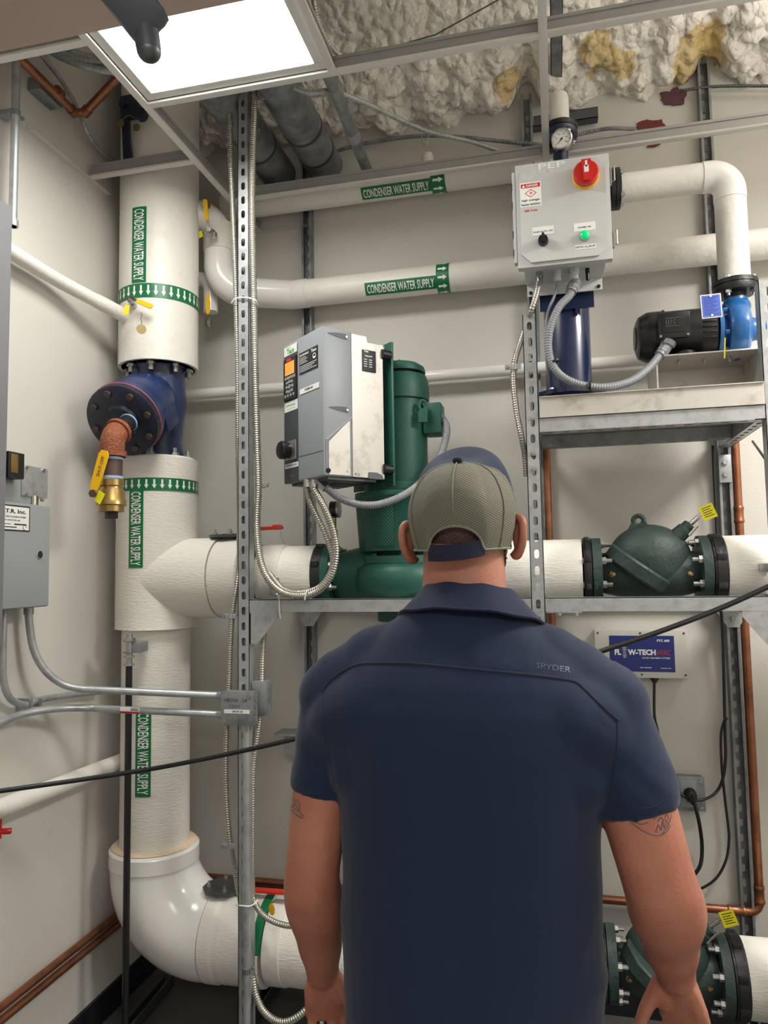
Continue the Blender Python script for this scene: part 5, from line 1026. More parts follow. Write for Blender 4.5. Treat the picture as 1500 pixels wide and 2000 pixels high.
b = B(); b.lathe([(rk, 0), (rk, .008), (rk*.95, .011)], (q.x, FYP, q.z), (0, -1, 0), 40); b.build('switch_ring', 'yellow', pep)
b = B(); b.lathe([(rk*.95, .010), (rk*.95, .032), (rk*.86, .036), (.001, .036)], (q.x, FYP, q.z), (0, -1, 0), 40); sw = b.build('rotary_switch', 'red', pep)
Mk = frame((q.x, FYP-.036, q.z), (1, 0, 0), (0, 0, 1), (0, -1, 0)); b = B(); b.prism([(-rk*.22, -rk*.8), (rk*.22, -rk*.8), (rk*.36, rk*.8), (-rk*.36, rk*.8)], .012, Mk); b.build('grip', 'red', sw)
b = B(); b.box((0, rk*.02, .0125), (rk*.34, rk*.55, .001), Mk); b.box((0, rk*.42, .0125), (rk*.16, rk*.5, .001), Mk); b.build('pointer', 'paper_white', sw)
fl, M2, w, h = sheet('switch_label', 'paper_white', 1040, 461, 1082, 439, pep); h = abs(h); b = B(); put_text(b, 'FLUSH AUTO  OFF', M2, w*.05, h*.3, w*.9, h*.2, 0); b.build('lettering', 'ink_black', fl)
po, M3, w, h = sheet('lamp_label', 'paper_white', 1121, 453, 1163.5, 431, pep); h = abs(h); b = B(); put_text(b, 'POWER ON', M3, w*.2, h*.32, w*.58, h*.2, 0); b.build('lettering', 'ink_black', po)
hp, M4, w, h = sheet('strip_label', 'paper_white', 1122, 488.5, 1164.5, 474, pep); h = abs(h); b = B(); put_text(b, 'HP3W-26,28,30', M4, w*.05, h*.2, w*.9, h*.55, 0, .01); b.build('lettering', 'ink_black', hp)
q = on(1061, 472); r = 10*scale_at(q); b = B(); b.lathe([(r, 0), (r, .010), (r*.9, .022), (r*.8, .024), (.001, .024)], (q.x, FYP, q.z), (0, -1, 0), 24); b.box((q.x, FYP-.025, q.z+r*.2), (r*.5, .01, r*1.7), None, .002); b.build('selector_knob', 'black_plastic', pep)
q = on(1142, 462); r = 10.5*scale_at(q); b = B(); b.lathe([(r, 0), (r, .010), (r*.93, .012)], (q.x, FYP, q.z), (0, -1, 0), 28); b.build('lamp_bezel', 'zinc_bolt', pep); b = B(); b.lathe([(r*.9, .009), (r*.88, .014), (r*.6, .019), (.001, .021)], (q.x, FYP, q.z), (0, -1, 0), 24); b.build('lamp', 'green_lamp', pep)
for px, y, r, m_ in ((1054, 2.29, .012, 'bright_steel'), (1089, 2.29, .014, 'box_grey'), (1122, 2.29, .016, 'box_grey'), (1148, 2.30, .007, 'black_plastic')):
    z0_ = pz0+.016; x_ = Y(px, 548, y).x; B().cyl((x_, y, z0_), (x_, y, z0_-.018), r, n=10).cyl((x_, y, z0_-.018), (x_, y, z0_-.038), r*.85, n=14).build('gland', m_, pep)
pe = [Y(1122, 555, 2.29), Y(1112, 578, 2.27), Y(1092, 600, 2.25), Y(1075, 640, 2.24), Y(1071, 680, 2.24), Y(1080, 715, 2.24), Y(1105, 740, 2.24), Y(1145, 754, 2.25), Y(1190, 756, 2.27), Y(1235, 743, 2.31), Y(1268, 718, 2.36), Y(1290, 692, 2.40), Y(1300, 680, 2.41)]
cg = thing('flexible_conduit', 'grey flexible conduit looping from the control panel to the black motor', 'conduit', pe[0]); b = B(); b.corr(catmull(pe, 8), .0125, .008, .0014, 14); b.build('tube', 'conduit_grey', cg)
for i, j in ((0, 1), (-1, -2)): d = (pe[j]-pe[i]).normalized(); B().cyl(pe[i]-d*.012, pe[i]+d*.035, .0175, n=10).cyl(pe[i]+d*.004, pe[i]+d*.024, .0195, n=8).build('connector', 'conduit_grey', cg)
for k, (px, py) in enumerate(((1084, 706), (1152, 755))): q = Y(px, py, 2.24); B().lathe([(.0145, -.003), (.0145, .003)], q, ((.35, 0, -.8), (1, 0, 0))[k], 16).build('tie', 'black_plastic', cg)
solo(B().tube(catmull([Y(1089, 556, 2.29), Y(1082, 580, 2.28), Y(1070, 610, 2.27), Y(1066, 650, 2.265), Y(1068, 690, 2.262), Y(1076, 714, 2.255)], 8), .0045, 10), 'signal_cable', 'conduit_grey', 'thin grey cable beside the looping grey conduit under the panel', 'cable')
# white discharge pipe from the tank over to the blue pump
zh = Y(1300, 357, TYY).z; xv = Y(1432, 500, TYY).x; zf = Y(1438, 552, TYY).z; xo = Y(1212, 362, TYY).x; rp_ = .0475
dp = thing('discharge_pipe', 'white insulated pipe with elbow linking the blue tank and the blue pump', 'pipe', (xv, TYY, zf))
b = B(); xe = Y(1372, 350, TYY).x
b.ring([Vector((xo+(xe-xo)*k/10, TYY, zh)) for k in range(11)], lambda i: rp_*(1+.015*noise.noise(Vector((i*.6, 2, 3)))), 36, True); b.build('insulation', 'pipe_white', dp)
zl = Y(1425, 392, TYY).z; b = B(); b.ring([Vector((xv, TYY, zf+(zl-zf)*k/10)) for k in range(11)], lambda i: rp_*1.02*(1+.015*noise.noise(Vector((i*.6, 5, 3)))), 36, True); b.build('insulation', 'pipe_white', dp)
b = B(); b.tube(resample(fillet([(xe-.002, TYY, zh), (xv, TYY, zh), (xv, TYY, zl-.002)], .062, 14), .008), rp_*1.06, 36); b.build('elbow_cover', 'pvc_white', dp)
b = B(); b.cyl((xo-.004, TYY, zh), (xo-.018, TYY, zh), .068, n=32); b.cyl((xo-.020, TYY, zh), (xo-.034, TYY, zh), .068, n=32); b.cyl((xo-.03, TYY, zh), (TX_+.05, TYY, zh), .04, n=24); tf = b.build('outlet_flange', 'black_iron', tank)
for k in range(4): a = k*PI/2+PI/4; B().bolt((xo-.004, TYY+.055*math.cos(a), zh+.055*math.sin(a)), (1, 0, 0), .009, .008, .005).build('flange_bolt', 'zinc_bolt', tf)
# blue pump with black motor on a bent steel stand
zm = Y(1330, 655, TYY).z; sm_ = scale_at((Y(1330, 655, TYY))); xm0, xm1 = Y(1243, 655, TYY-.05).x, Y(1408, 655, TYY-.08).x; rm = .083
wp = thing('booster_pump', 'small blue pump with black motor on a steel stand, right end of the shelf', 'pump', ((xm0+xm1)/2, TYY, zm-rm))
b = B(); L = xm1-xm0; b.lathe([(.001, .0), (.05, .002), (rm*.82, .010), (rm*.98, .035), (rm*1.0, .05), (rm, L*.34), (rm*1.04, L*.35), (rm*1.04, L*.36)], (xm0, TYY, zm), (1, 0, 0), 40); b.build('fan_cover', 'black_plastic', wp)
b = B(); b.lathe([(rm*.96, L*.355), (rm*.97, L*.37), (rm*.97, L*.98), (rm*.9, L)], (xm0, TYY, zm), (1, 0, 0), 40); b.build('motor', 'black_plastic', wp)
for k in range(9): B().lathe([(.002, 0), (.04, .0), (.04, .001), (.002, .001)], (xm0-.0004, TYY, zm), (-1, 0, 0), 16).build('fan_grille', 'dark_grey', wp) if k == 0 else None
for k in range(5):
    a = math.radians(-62-9*k)+PI*0; B().box((xm0+L*.88, TYY-rm*.975*math.cos(a*0+math.radians(-25+12*k)), zm+rm*.975*math.sin(math.radians(-25+12*k))), (L*.16, .006, .005), None, .001).build('fin', 'black_plastic', wp)
ta, tb_ = Y(1284, 611, TYY-rm-.03), Y(1350, 655, TYY-rm-.03); Mt = frame(((ta.x+tb_.x)/2, TYY-rm-.012, (ta.z+tb_.z)/2), (1, 0, 0), (0, -.10, 1), (0, -1, -.10)); tw, th = tb_.x-ta.x, ta.z-tb_.z
b = B(); b.box((0, 0, -.02), (tw*.92, th*.92, .05), Mt, .006); b.build('terminal_box', 'black_plastic', wp)
b = B(); b.box((0, 0, .009), (tw, th, .010), Mt, .004); b.box((0, .004, .0145), (tw*.72, th*.66, .004), Mt, .003); tl = b.build('terminal_cover', 'black_plastic', wp)
for sx in (-1, 1): B().bolt(Mt @ Vector((sx*tw*.42, -th*.40, .014)), (0, -1, 0), .004, .003).build('screw', 'zinc_bolt', tl)
b = B(); Mw = Mt @ Matrix.Translation((-tw*.26, -th*.06, .0168)); w_, h_ = tw*.52, th*.34
def bar(x, y, w, h): b.box((x*w_+w*w_/2, y*h_+h*h_/2, .0008), (w*w_, h*h_, .0022), Mw)
for x, y, w, h in ((0, 0, 1, .12), (0, .88, 1, .12), (0, .2, .07, .6), (.14, .2, .07, .6), (.28, .2, .07, .6), (0, .2, .35, .12), (.42, .2, .07, .6), (.42, .68, .22, .12), (.42, .44, .18, .11), (.42, .2, .22, .12), (.72, .2, .07, .6), (.72, .68, .24, .12), (.72, .2, .24, .12), (.89, .2, .07, .3)): bar(x, y, w, h)
b.build('raised_logo', 'dark_grey', tl)
b = B(); q = Y(1306, 672, TYY-rm-.005); b.cyl(q+Vector((.004, .02, .03)), q+Vector((-.012, 0, -.012)), .018, n=14); b.cyl(q+Vector((.004, 0, .01)), q+Vector((-.004, 0, -.004)), .022, n=8); b.build('cable_gland', 'conduit_grey', wp)
xp = Y(1440, 655, TYY).x
b = B(); b.lathe([(.088, 0), (.088, .012), (.052, .016), (.050, .05), (.07, .055), (.074, .062)], (xm1, TYY, zm), (1, 0, 0), 40); b.build('bracket', 'pump_blue', wp)
b = B(); pv_ = xp-.035; b.lathe([(.05, -.002), (.085, .0), (.094, .01), (.098, .03), (.094, .05), (.07, .066), (.045, .070), (.036, .085), (.036, .115)], (pv_, TYY, zm), (1, 0, 0), 44); b.cyl((xv, TYY, zm+.04), (xv, TYY, zf-.055), .036, n=24); b.ell((xv, TYY, zm+.075), (.045, .045, .035)); b.build('volute', 'pump_blue', wp)
for k in range(6): a = k*PI/3+.3; B().bolt((pv_-.004, TYY+.078*math.cos(a), zm+.078*math.sin(a)), (-1, 0, 0), .0075, .012).build('casing_bolt', 'pump_blue', wp)
b = B(); b.lathe([(.034, -.04), (.034, -.022), (.066, -.020), (.068, -.016), (.068, .002)], (xv, TYY, zf-.018), UPZ, 36); b.lathe([(.040, .004), (.0695, .004), (.0695, .018), (.055, .022), (.04, .028)], (xv, TYY, zf-.018), UPZ, 36); pf = b.build('top_flange', 'black_iron', wp)
for k in range(4): a = k*PI/2+PI/4+.2; p = Vector((xv+.056*math.cos(a), TYY+.056*math.sin(a), zf)); B().bolt((p.x, p.y, zf-.038), (0, 0, -1), .0095, .010, .008).bolt((p.x, p.y, zf+.001), (0, 0, 1), .0095, .008).build('flange_bolt', 'zinc_bolt', pf)
s0, s1 = Y(1284, 712, TYY-.12), Y(1488, 700, TYY-.12); zst = zm-rm-.010; zpb = panz+.004
sd_ = thing('pump_stand', 'bent stainless stand under the black motor', 'stand', ((s0.x+s1.x)/2, TYY, zpb))
b = B(); x0_, x1_ = s0.x, s1.x; b.box(((x0_+x1_)/2, TYY, zst), (x1_-x0_, .22, .005), None, .002)
for x in (x0_, x1_): b.box((x, TYY, (zst+zpb)/2), (.005, .22, zst-zpb))
b.box(((x0_+x1_)/2, TYY+.09, (zst+zpb)/2), (x1_-x0_, .004, zst-zpb)); b.build('plate', 'stainless', sd_)
for k in range(3): x = x0_+(x1_-x0_)*(.25+.25*k); B().bolt((x, TYY-.05, zst-.003), (0, 0, -1), .007, .008, .01).build('bolt', 'zinc_bolt', sd_)
b = B(); x = Y(1340, 695, TYY-.08).x; b.lathe([(.035, 0), (.03, .012), (.012, .02)], (x, TYY-.07, zst+.003), UPZ, 20); b.box((x, TYY-.07, zst+.004), (.12, .06, .004)); b.build('motor_foot', 'black_plastic', wp)
ba, bb_ = Y(1371, 623, 2.33), Y(1409, 573, 2.33); tg = thing('blue_tag', 'blue engraved tag with white border hanging by the blue pump', 'tag', ((ba.x+bb_.x)/2, 2.33, ba.z)); Mb = frame((ba.x, 2.33, ba.z), (1, 0, .02), (-.03, 0, 1), (0, -1, 0)); w, h = bb_.x-ba.x, bb_.z-ba.z
b = B(); b.box((w/2, h/2, 0), (w, h, .0015), Mb, .0006); b.build('plate', 'label_white', tg); b = B(); rect(b, Mb, .003, .003, w-.006, h-.006, .0010); b.build('face', 'plate_blue', tg)
b = B(); [rect(b, Mb, .008, h*(.86-.06*i), (w-.018)*(1-.3*((i*7) % 3)/2), .0012, .0014) for i in range(13)]; b.build('engraving', 'sticker_blue', tg); b = B(); [b.cyl(Mb @ Vector((w/2, y, .001)), Mb @ Vector((w/2, y, .003)), .0035, n=10) for y in (h-.006, .008)]; b.build('rivet', 'label_white', tg)
b = B(); b.tube([Y(1416, 660, 2.38), Y(1415, 700, 2.37)], .0022, 6); solo(b, 'drain_tube', 'tag_yellow', 'thin yellow tube hanging below the blue pump', 'tube')

# ------------------------------------------------------------------ green check valves
def check_valve(zc, label, ctag):
    xl0, xl1, xr1, xr2 = (Y(px, 1111, RY-.05).x for px in (1157, 1175, 1369, 1388)); xl_, xr_ = Y(1140, 1111, RY-.05).x, Y(1416, 1111, RY-.05).x
    t = thing('check_valve', label, 'valve', ((xl0+xr2)/2, RY, zc-.11)); xc = Y(1265, 1100, RY).x
    b = B(); n = 16; b.ring([Vector((xl1+(xr1-xl1)*k/n, RY, zc-.010*math.sin(PI*k/n))) for k in range(n+1)], lambda i: .062+.016*math.sin(PI*i/n)**.7, 36, True)
    sp = Vector((Y(1268, 1088, RY).x, RY, zc+.036)); b.ell(sp, (.128, .095, .115), Matrix.Identity(4), 32, 20); b.build('body', 'valve_green', t)
    nn = Vector((.59, -.10, .80)).normalized(); pc = Vector((Y(1243, 1100, RY).x, RY-.035, zc+.012)); b = B(); b.lathe([(.10, -.024), (.108, -.018), (.110, .016), (.104, .022)], pc, nn, 10); b.build('bonnet_flange', 'valve_green', t)
    q = pc+Vector((.80, 0, -.59)).normalized()*.102+nn*.02; B().bolt(q, nn, .016, .016).build('bonnet_nut', 'valve_green', t)
    for xa, xb_, sgn in ((xl0, xl1, 1), (xr1, xr2, -1)):
        b = B(); b.cyl((xa, RY, zc), (xb_, RY, zc), .111, n=44); fg = b.build('flange', 'valve_green', t)
        face = xl1 if sgn > 0 else xr1
        for k in range(8): a = 2*PI*k/8+PI/8; B().bolt((face, RY+.096*math.cos(a), zc+.096*math.sin(a)), (sgn, 0, 0), .0125, .012, .018, .007).build('flange_bolt', 'zinc_bolt', t)
    lp = Y(1247, 1004, RY-.02); zl_ = zc+.036+.115; Ml = frame((lp.x, RY-.01, zl_), (1, 0, 0), (0, 0, 1), (0, -1, 0)); n = 16
    out = [(-.045, -.03), (.05, -.03)]+[(.022*math.cos(a*PI/8), .022*math.sin(a*PI/8)+.012) for a in range(9)]; hole = [(.010*math.cos(2*PI*a/12), .010*math.sin(2*PI*a/12)+.012) for a in range(12)]
    b = B(); b.ring([Vector((lp.x+.016*math.cos(2*PI*a/16), RY-.01, zl_+.012+.016*math.sin(2*PI*a/16))) for a in range(17)], lambda i: .0075, 8, False); b.prism([(-.048, -.04), (.05, -.04), (.022, .006), (.010, -.001), (-.010, -.001), (-.022, .006)], .012, Ml); b.build('lifting_lug', 'valve_green', t)
    sb = sp+Vector((.085, -.02, .075)); sd2 = Vector((.72, -.08, .66)).normalized(); b = B(); b.lathe([(.030, -.03), (.026, .0), (.024, .03), (.020, .034), (.020, .050), (.012, .054)], sb, sd2, 20); b.build('stem_housing', 'valve_green', t)
    b = B(); b.lathe([(.007, 0), (.007, .035), (.0045, .036), (.0045, .085)], sb+sd2*.05, sd2, 12); b.cyl(sb+Vector((.03, -.02, .0)), sb+Vector((.055, -.025, .03)), .005, n=8); b.build('stem', 'bright_steel', t)
    tp = sb+sd2*.115+Vector((.004, -.012, -.006)); b = B(); Mt_ = frame(tp, (.93, -.1, .35), (-.35, 0, .93), Vector((.93, -.1, .35)).cross(Vector((-.35, 0, .93)))); b.box((0, 0, 0), (.042, .046, .001), Mt_); tg_ = b.build('tag', 'tag_yellow', t); b = B(); [rect(b, Mt_, -.015, .014-.007*i, .03-.006*(i % 2), .0022, .0008) for i in range(5)]; b.build('tag_print', 'ink_black', tg_)
    for px in (1198, 1347): q = Y(px, 1114, RY-.075); B().lathe([(.012, -.01), (.012, .004), (.007, .005), (.006, .014), (.001, .015)], (q.x, RY-.064, zc-.006), (0, -1, 0), 8).build('brass_plug', 'brass', t)
    bn = Vector((0, -1, 0)); M_ = frame((xl0+.004, RY-.111, zc-.05), (0, 0, 1), (-1, 0, 0), (0, -1, 0)); b = B(); put_text(b, '769-449', M_, 0, -.010, .052, .010, .0006, .0); b.build('cast_lettering', 'zinc_bolt' if False else 'pump_green', t)
    for xa, xb_, side in ((xl_, xl0-.003, 'left'), (xr2+.003, xr_, 'right')):
        gc = thing('pipe_coupling', 'black grooved coupling at the %s end of the %s green check valve' % (side, ctag), 'coupling', ((xa+xb_)/2, RY, zc)); b = B(); b.cyl((xa, RY, zc), (xb_, RY, zc), .112, n=44); b.cyl((xa+.006, RY, zc), (xb_-.006, RY, zc), .116, n=44); b.build('ring', 'black_iron', gc)
        for k in range(8): a = 2*PI*k/8+PI/8; B().box(((xa+xb_)/2, RY+.112*math.cos(a), zc+.112*math.sin(a)), ((xb_-xa)*.7, .02, .02), None, .003).build('lug', 'black_iron', gc); B().bolt((xa-.001 if side == 'left' else xb_+.001, RY+.098*math.cos(a), zc+.098*math.sin(a)), (-1 if side == 'left' else 1, 0, 0), .011, .008).build('bolt', 'zinc_bolt', gc)
    return t
check_valve(ZA, 'dark green cast check valve with yellow tag, resting above the rack beam', 'upper')
ZL = Y(1440, 1924, RY-.05).z
check_valve(ZL, 'dark green check valve low down behind the right hand', 'lower')
hpipe(xR0, 1.7, 'white insulated pipe to the right of the lower green check valve', ZL)
hpipe(-.24, xM1, 'white insulated pipe hidden behind the man left of the lower check valve', ZL)
lpz = ZE
b = B()
lpump = thing('pump', 'second green pump on the floor line mostly hidden by the man', 'pump', (PX_, PY_, 0.0)); zz = lpz
b.lathe([(.02, zz-.13), (.15, zz-.09), (.17, zz-.02), (.17, zz+.03), (.14, zz+.07), (.08, zz+.08)], O, UPZ, 48); b.build('volute', 'pump_green', lpump)
b = B(); b.lathe([(.10, zz+.08), (.12, zz+.10), (.12, zz+.22), (.10, zz+.26), (.095, zz+.5), (.06, zz+.54), (0, zz+.545)], O, UPZ, 40); b.build('motor', 'pump_green', lpump)
b = B(); b.cyl((PX_, PY_, 0.001), (PX_, PY_, zz-.12), .06, n=32); b.build('foot', 'pump_green', lpump)
for s in (-1, 1):
    b = B(); b.cyl((PX_+s*.10, PY_, zz), (PX_+s*.24, PY_, zz), .085, n=36); b.cyl((PX_+s*.24, PY_, zz), (PX_+s*.27, PY_, zz), .117, n=40); b.build('flange', 'pump_green', lpump)

# ------------------------------------------------------------------ back wall: treatment box, outlet, cords, copper
fa, fb = Y(1165, 1321, 2.785), Y(1340, 1231, 2.785)
ft = thing('treatment_box', 'off-white water treatment box with blue label on the back wall', 'control box', ((fa.x+fb.x)/2, 2.81, fa.z)); w, h = fb.x-fa.x, fb.z-fa.z; Mf = frame((fa.x, 2.785, fa.z), (1, 0, 0), (0, 0, 1), (0, -1, 0))
b = B(); b.box((w/2, h/2, -.027), (w, h, .05), Mf, .004); b.box((w/2, h/2, .0), (w+.004, h+.004, .012), Mf, .003); b.build('case', 'ftc_case', ft)
for fx in (.03, .5, .97):
    for fy in (.06, .94): B().bolt(Mf @ Vector((w*fx, h*fy, .006)), (0, -1, 0), .004, .0015).build('screw', 'dark_grey', ft)
la, lb = Y(1192, 1311, 2.778), Y(1316, 1242, 2.778); lw_, lh_ = lb.x-la.x, lb.z-la.z; Ml = frame((la.x, 2.7785, la.z), (1, 0, 0), (0, 0, 1), (0, -1, 0))
b = B(); b.box((lw_/2, lh_/2, 0), (lw_, lh_, .001), Ml); fs_ = b.build('label', 'sticker_blue', ft)
for tx in (('FL', .08, .46, .10, .16, .05), ('W-TECH', .285, .46, .43, .16, .05), ('FTC 600', .74, .83, .19, .07, .03), ('WATER TREATMENT SYSTEMS', .50, .36, .43, .045, .01), ('water treatment', .46, .10, .18, .035, .02), ('www.flow-tech', .78, .09, .16, .035, .02)): put_text(B(), tx[0], Ml, lw_*tx[1], lh_*tx[2], lw_*tx[3], lh_*tx[4], .0008, tx[5]).build('lettering', 'label_white', fs_)
b = B(); put_text(b, 'HVAC', frame(Ml @ Vector((0, 0, 0)), (1, 0, 0), (.25, 0, 1), (0, -1, 0)), lw_*.66, lh_*.46, lw_*.20, lh_*.155, .0008, .01)
b.build('red_lettering', 'red_ink', fs_)
b = B(); cx = lw_*.235
for k, (fy, ww) in enumerate(((.66, .04), (.60, .036), (.53, .030), (.46, .034), (.40, .028))): b.prism([(cx+lw_*ww*math.cos(a*PI/6), lh_*fy+lh_*.028*math.sin(a*PI/6)) for a in range(12)], .0004, Ml @ Matrix.Translation((0, 0, .0006)))
b.build('drop_emblem', 'panel_grey', fs_)
b = B(); x = Y(1279, 1325, 2.80).x; b.cyl((x, 2.812, fa.z), (x, 2.812, fa.z-.014), .014, n=16); b.cyl((x, 2.812, fa.z-.014), (x, 2.812, fa.z-.022), .009, n=12); b.build('gland', 'black_plastic', ft)
def cord(label, pts, r=.005, y=2.80): return solo(B().tube(catmull([Y(p[0], p[1], p[2] if len(p) > 2 else y) for p in pts], 8), r, 10), 'power_cable', 'black_cable', label, 'cable')
cord('black cord hanging from the treatment box past the outlet and up the strut', [(1278, 1332, 2.812), (1278, 1395), (1284, 1425), (1292, 1470), (1304, 1512), (1320, 1542, 2.775), (1345, 1560, 2.765), (1372, 1562, 2.765), (1398, 1548), (1412, 1520), (1417, 1480), (1416, 1430), (1414, 1330), (1411, 1230, 2.79), (1403, 1100, 2.79), (1398, 1000, 2.79), (1392, 870, 2.79)])
cord('thick black cord plugged into the wall outlet and dropping behind the arm', [(1352, 1550, 2.74), (1358, 1575, 2.745), (1366, 1610, 2.77), (1371, 1650), (1369, 1685), (1358, 1706), (1335, 1730)], .0065)
cord('thin black cord tied to the strut and drooping behind the elbow', [(1420, 1403, 2.78), (1413, 1412), (1408, 1440), (1410, 1500), (1416, 1560), (1422, 1610), (1424, 1640), (1418, 1680), (1398, 1716), (1365, 1737), (1330, 1742)], .0045)
cord('thin black cord slanting at the right end of the shelf', [(1470, 862, 2.7), (1490, 890, 2.5), (1512, 925, 2.35), (1540, 955, 2.2)], .004)
oa, ob = Y(1313, 1582, 2.79), Y(1376, 1518, 2.79); ou = thing('wall_outlet', 'square metal wall outlet with a black plug in its lower cover', 'outlet', ((oa.x+ob.x)/2, 2.81, oa.z)); w, h = ob.x-oa.x, ob.z-oa.z; Mo = frame((oa.x, 2.792, oa.z), (1, 0, 0), (0, 0, 1), (0, -1, 0))
b = B(); b.box((w/2, h/2, -.024), (w*.94, h*.94, .044), Mo, .006); b.box((w/2, h/2, 0), (w, h, .005), Mo, .0022); b.build('box', 'galv_dull', ou); b = B(); b.box((w*.5, h*.5, .003), (w*.46, h*.78, .004), Mo, .003); b.build('receptacle', 'panel_grey', ou)
for fx in (.12, .88):
    for fy in (.12, .88): B().bolt(Mo @ Vector((w*fx, h*fy, .002)), (0, -1, 0), .0055, .003).build('screw', 'zinc_bolt', ou)
for k in range(2): B().box((w*(.46+.08*k), h*.30, .0052), (.003, .010, .001), Mo).build('socket_slot', 'black_plastic', ou)
pg = thing('power_plug', 'black round power plug pushed into the wall outlet', 'plug', Y(1350, 1540, 2.75)); b = B(); q = Mo @ Vector((w*.52, h*.58, .006)); b.lathe([(.019, 0), (.021, .006), (.021, .022), (.016, .034), (.009, .046), (.0068, .054)], q, Vector((.1, -.75, -.5)), 20); b.build('body', 'black_plastic', pg)
def copper(label, pts, r=.0125, rad=.03, collars=()):
    t = thing('copper_pipe', label, 'pipe', pts[0]); P = fillet(pts, rad, 10) if len(pts) > 2 else pts; B().tube(resample(P, .015), r, 18).build('tube', 'copper', t)
    for p, d in collars: d = Vector(d).normalized(); B().lathe([(r*1.12, -.03), (r*1.25, -.026), (r*1.25, -.02), (r*1.12, -.016), (r*1.12, .016), (r*1.25, .02), (r*1.25, .026), (r*1.12, .03)], p, d, 18).build('fitting_collar', 'copper', t)
    return t
rx = Y(1450, 1100, 2.80).x; zb1 = Y(1478, 1783, 2.80).z; zl1 = Y(1171, 1766, 2.80).z
rxv = [Y(1441, 900, 2.80), Y(1478, 1700, 2.80)]
xcu = (rxv[0].x+rxv[1].x)/2
copper('copper pipe on the right dropping beside the strut and turning along the wall', [(xcu, 2.805, 2.1), (xcu, 2.805, zb1), (-.10, 2.805, zb1)], .0145, .035, [((xcu, 2.805, Y(1445, 1005, 2.8).z), UPZ), ((xcu-.075, 2.805, zb1), (1, 0, 0)), ((xcu, 2.805, zb1+.06), UPZ)])
xcm = Y(1070, 1000, 2.80).x; copper('copper pipe standing behind the middle post', [(xcm, 2.808, 2.2), (xcm, 2.808, .9)], .0155)
a0, a1 = X(0, 1976, -1.61), X(208, 1802, -1.61); d = a1-a0; zc_ = (a0.z+a1.z)/2
zq = Y(470, 1718, 2.81).z
copper('upper copper pipe of the pair low on the side wall', [(-1.615, 1.0, zc_), (-1.615, 2.80, zc_)], .0125)
copper('lower copper pipe of the pair low on the side wall', [(-1.615, 1.0, zc_-.037), (-1.615, 2.76, zc_-.037)], .0125)
copper('upper copper pipe of the pair along the back wall above the elbow', [(-1.58, 2.812, zq), (-.45, 2.812, zq)], .0135)
copper('lower copper pipe of the pair along the back wall above the elbow', [(-1.56, 2.812, zq-.031), (-.45, 2.812, zq-.031)], .0135)
q = X(8, 1626, -1.6); b = B(); b.tube(catmull([(q.x, q.y-.05, q.z+.02), (q.x, q.y-.005, q.z+.005), (q.x+.01, q.y+.015, q.z+.0)], 6), .009, 10); b.cyl((q.x, q.y-.02, q.z+.06), (q.x, q.y-.02, q.z-.01), .007); solo(b, 'red_handle', 'red', 'small red valve handle under the side wall pipe', 'handle')
q = Y(562, 1452, 2.7); b = B(); b.box((q.x+.05, 2.72, q.z), (.12, .07, .075), None, .004); b.box((q.x+.04, 2.70, q.z+.042), (.16, .10, .008), None, .002); solo(b, 'small_enclosure', 'panel_grey', 'small grey enclosure peeking out behind the left sleeve', 'box')

# ------------------------------------------------------------------ the man
from mathutils.bvhtree import BVHTree
def skin_mat():
    m = mat('skin', (170, 115, 92), .48, var=.10, vscale=11, bump=.12, bscale=220, col2=(156, 88, 74), c2amt=.42, c2scale=9, c2sharp=.2)
    m.node_tree.nodes['Principled BSDF'].inputs['Subsurface Weight'].default_value = .12
    m.node_tree.nodes['Principled BSDF'].inputs['Subsurface Radius'].default_value = (.02, .008, .004)
    return m
skin_mat()
def cloth(name, col, sc=420):
    m = mat(name, col, .78, var=.07, vscale=5, bump=.12, bscale=sc, spec=.25); m.node_tree.nodes['Principled BSDF'].inputs['Sheen Weight'].default_value = .12; return m
cloth('navy_shirt', (21, 34, 60)); cloth('navy_collar', (20, 32, 57)); cloth('navy_dark', (25, 30, 50)); cloth('trouser', (34, 36, 44))
mat('beard_hair', (66, 46, 38), .8, var=.3, vscale=90, bump=.8, bscale=260); mat('scalp_hair', (84, 62, 54), .85, var=.3, vscale=120, bump=.6, bscale=300); mat('tattoo_ink', (92, 78, 80), .55, var=.15, vscale=50); mat('shoe_leather', (40, 34, 30), .5); mat('eye_white', (232, 230, 226), .2); mat('iris', (70, 80, 90), .2)
MX_, MY_ = -.157, 1.27
man = thing('person', 'man in navy polo shirt and mesh-backed cap standing with his back turned', 'person', (MX_, MY_, 0))
def loft(b, rings, n=40, ex=2.35):
    """rings: (x, y, z, a, b) closed loft of superellipses"""
    vs = []; fs = []
    for (x, y, z, a, c) in rings:
        for k in range(n):
            t = 2*PI*k/n; ct, s_ = math.cos(t), math.sin(t)
            vs.append((x+a*math.copysign(abs(ct)**(2/ex), ct), y+c*math.copysign(abs(s_)**(2/ex), s_), z))
    m = len(rings)
    for i in range(m-1):
        for k in range(n): k2 = (k+1) % n; fs.append((i*n+k, i*n+k2, (i+1)*n+k2, (i+1)*n+k))
    fs.append(tuple(range(n-1, -1, -1))); fs.append(tuple((m-1)*n+k for k in range(n)))
    return b.add(vs, fs)
def limb(b, pts, rad, n=20, sub=6):
    P = catmull(pts, sub); m = len(P)-1; k = len(rad)-1
    def r(i):
        t = i/m*k; j = min(k-1, int(t)); f = t-j; f = f*f*(3-2*f); return rad[j]*(1-f)+rad[j+1]*f
    b.ring(P, r, n, True)
    b.ell(P[0], (rad[0],)*3); b.ell(P[-1], (rad[-1],)*3)
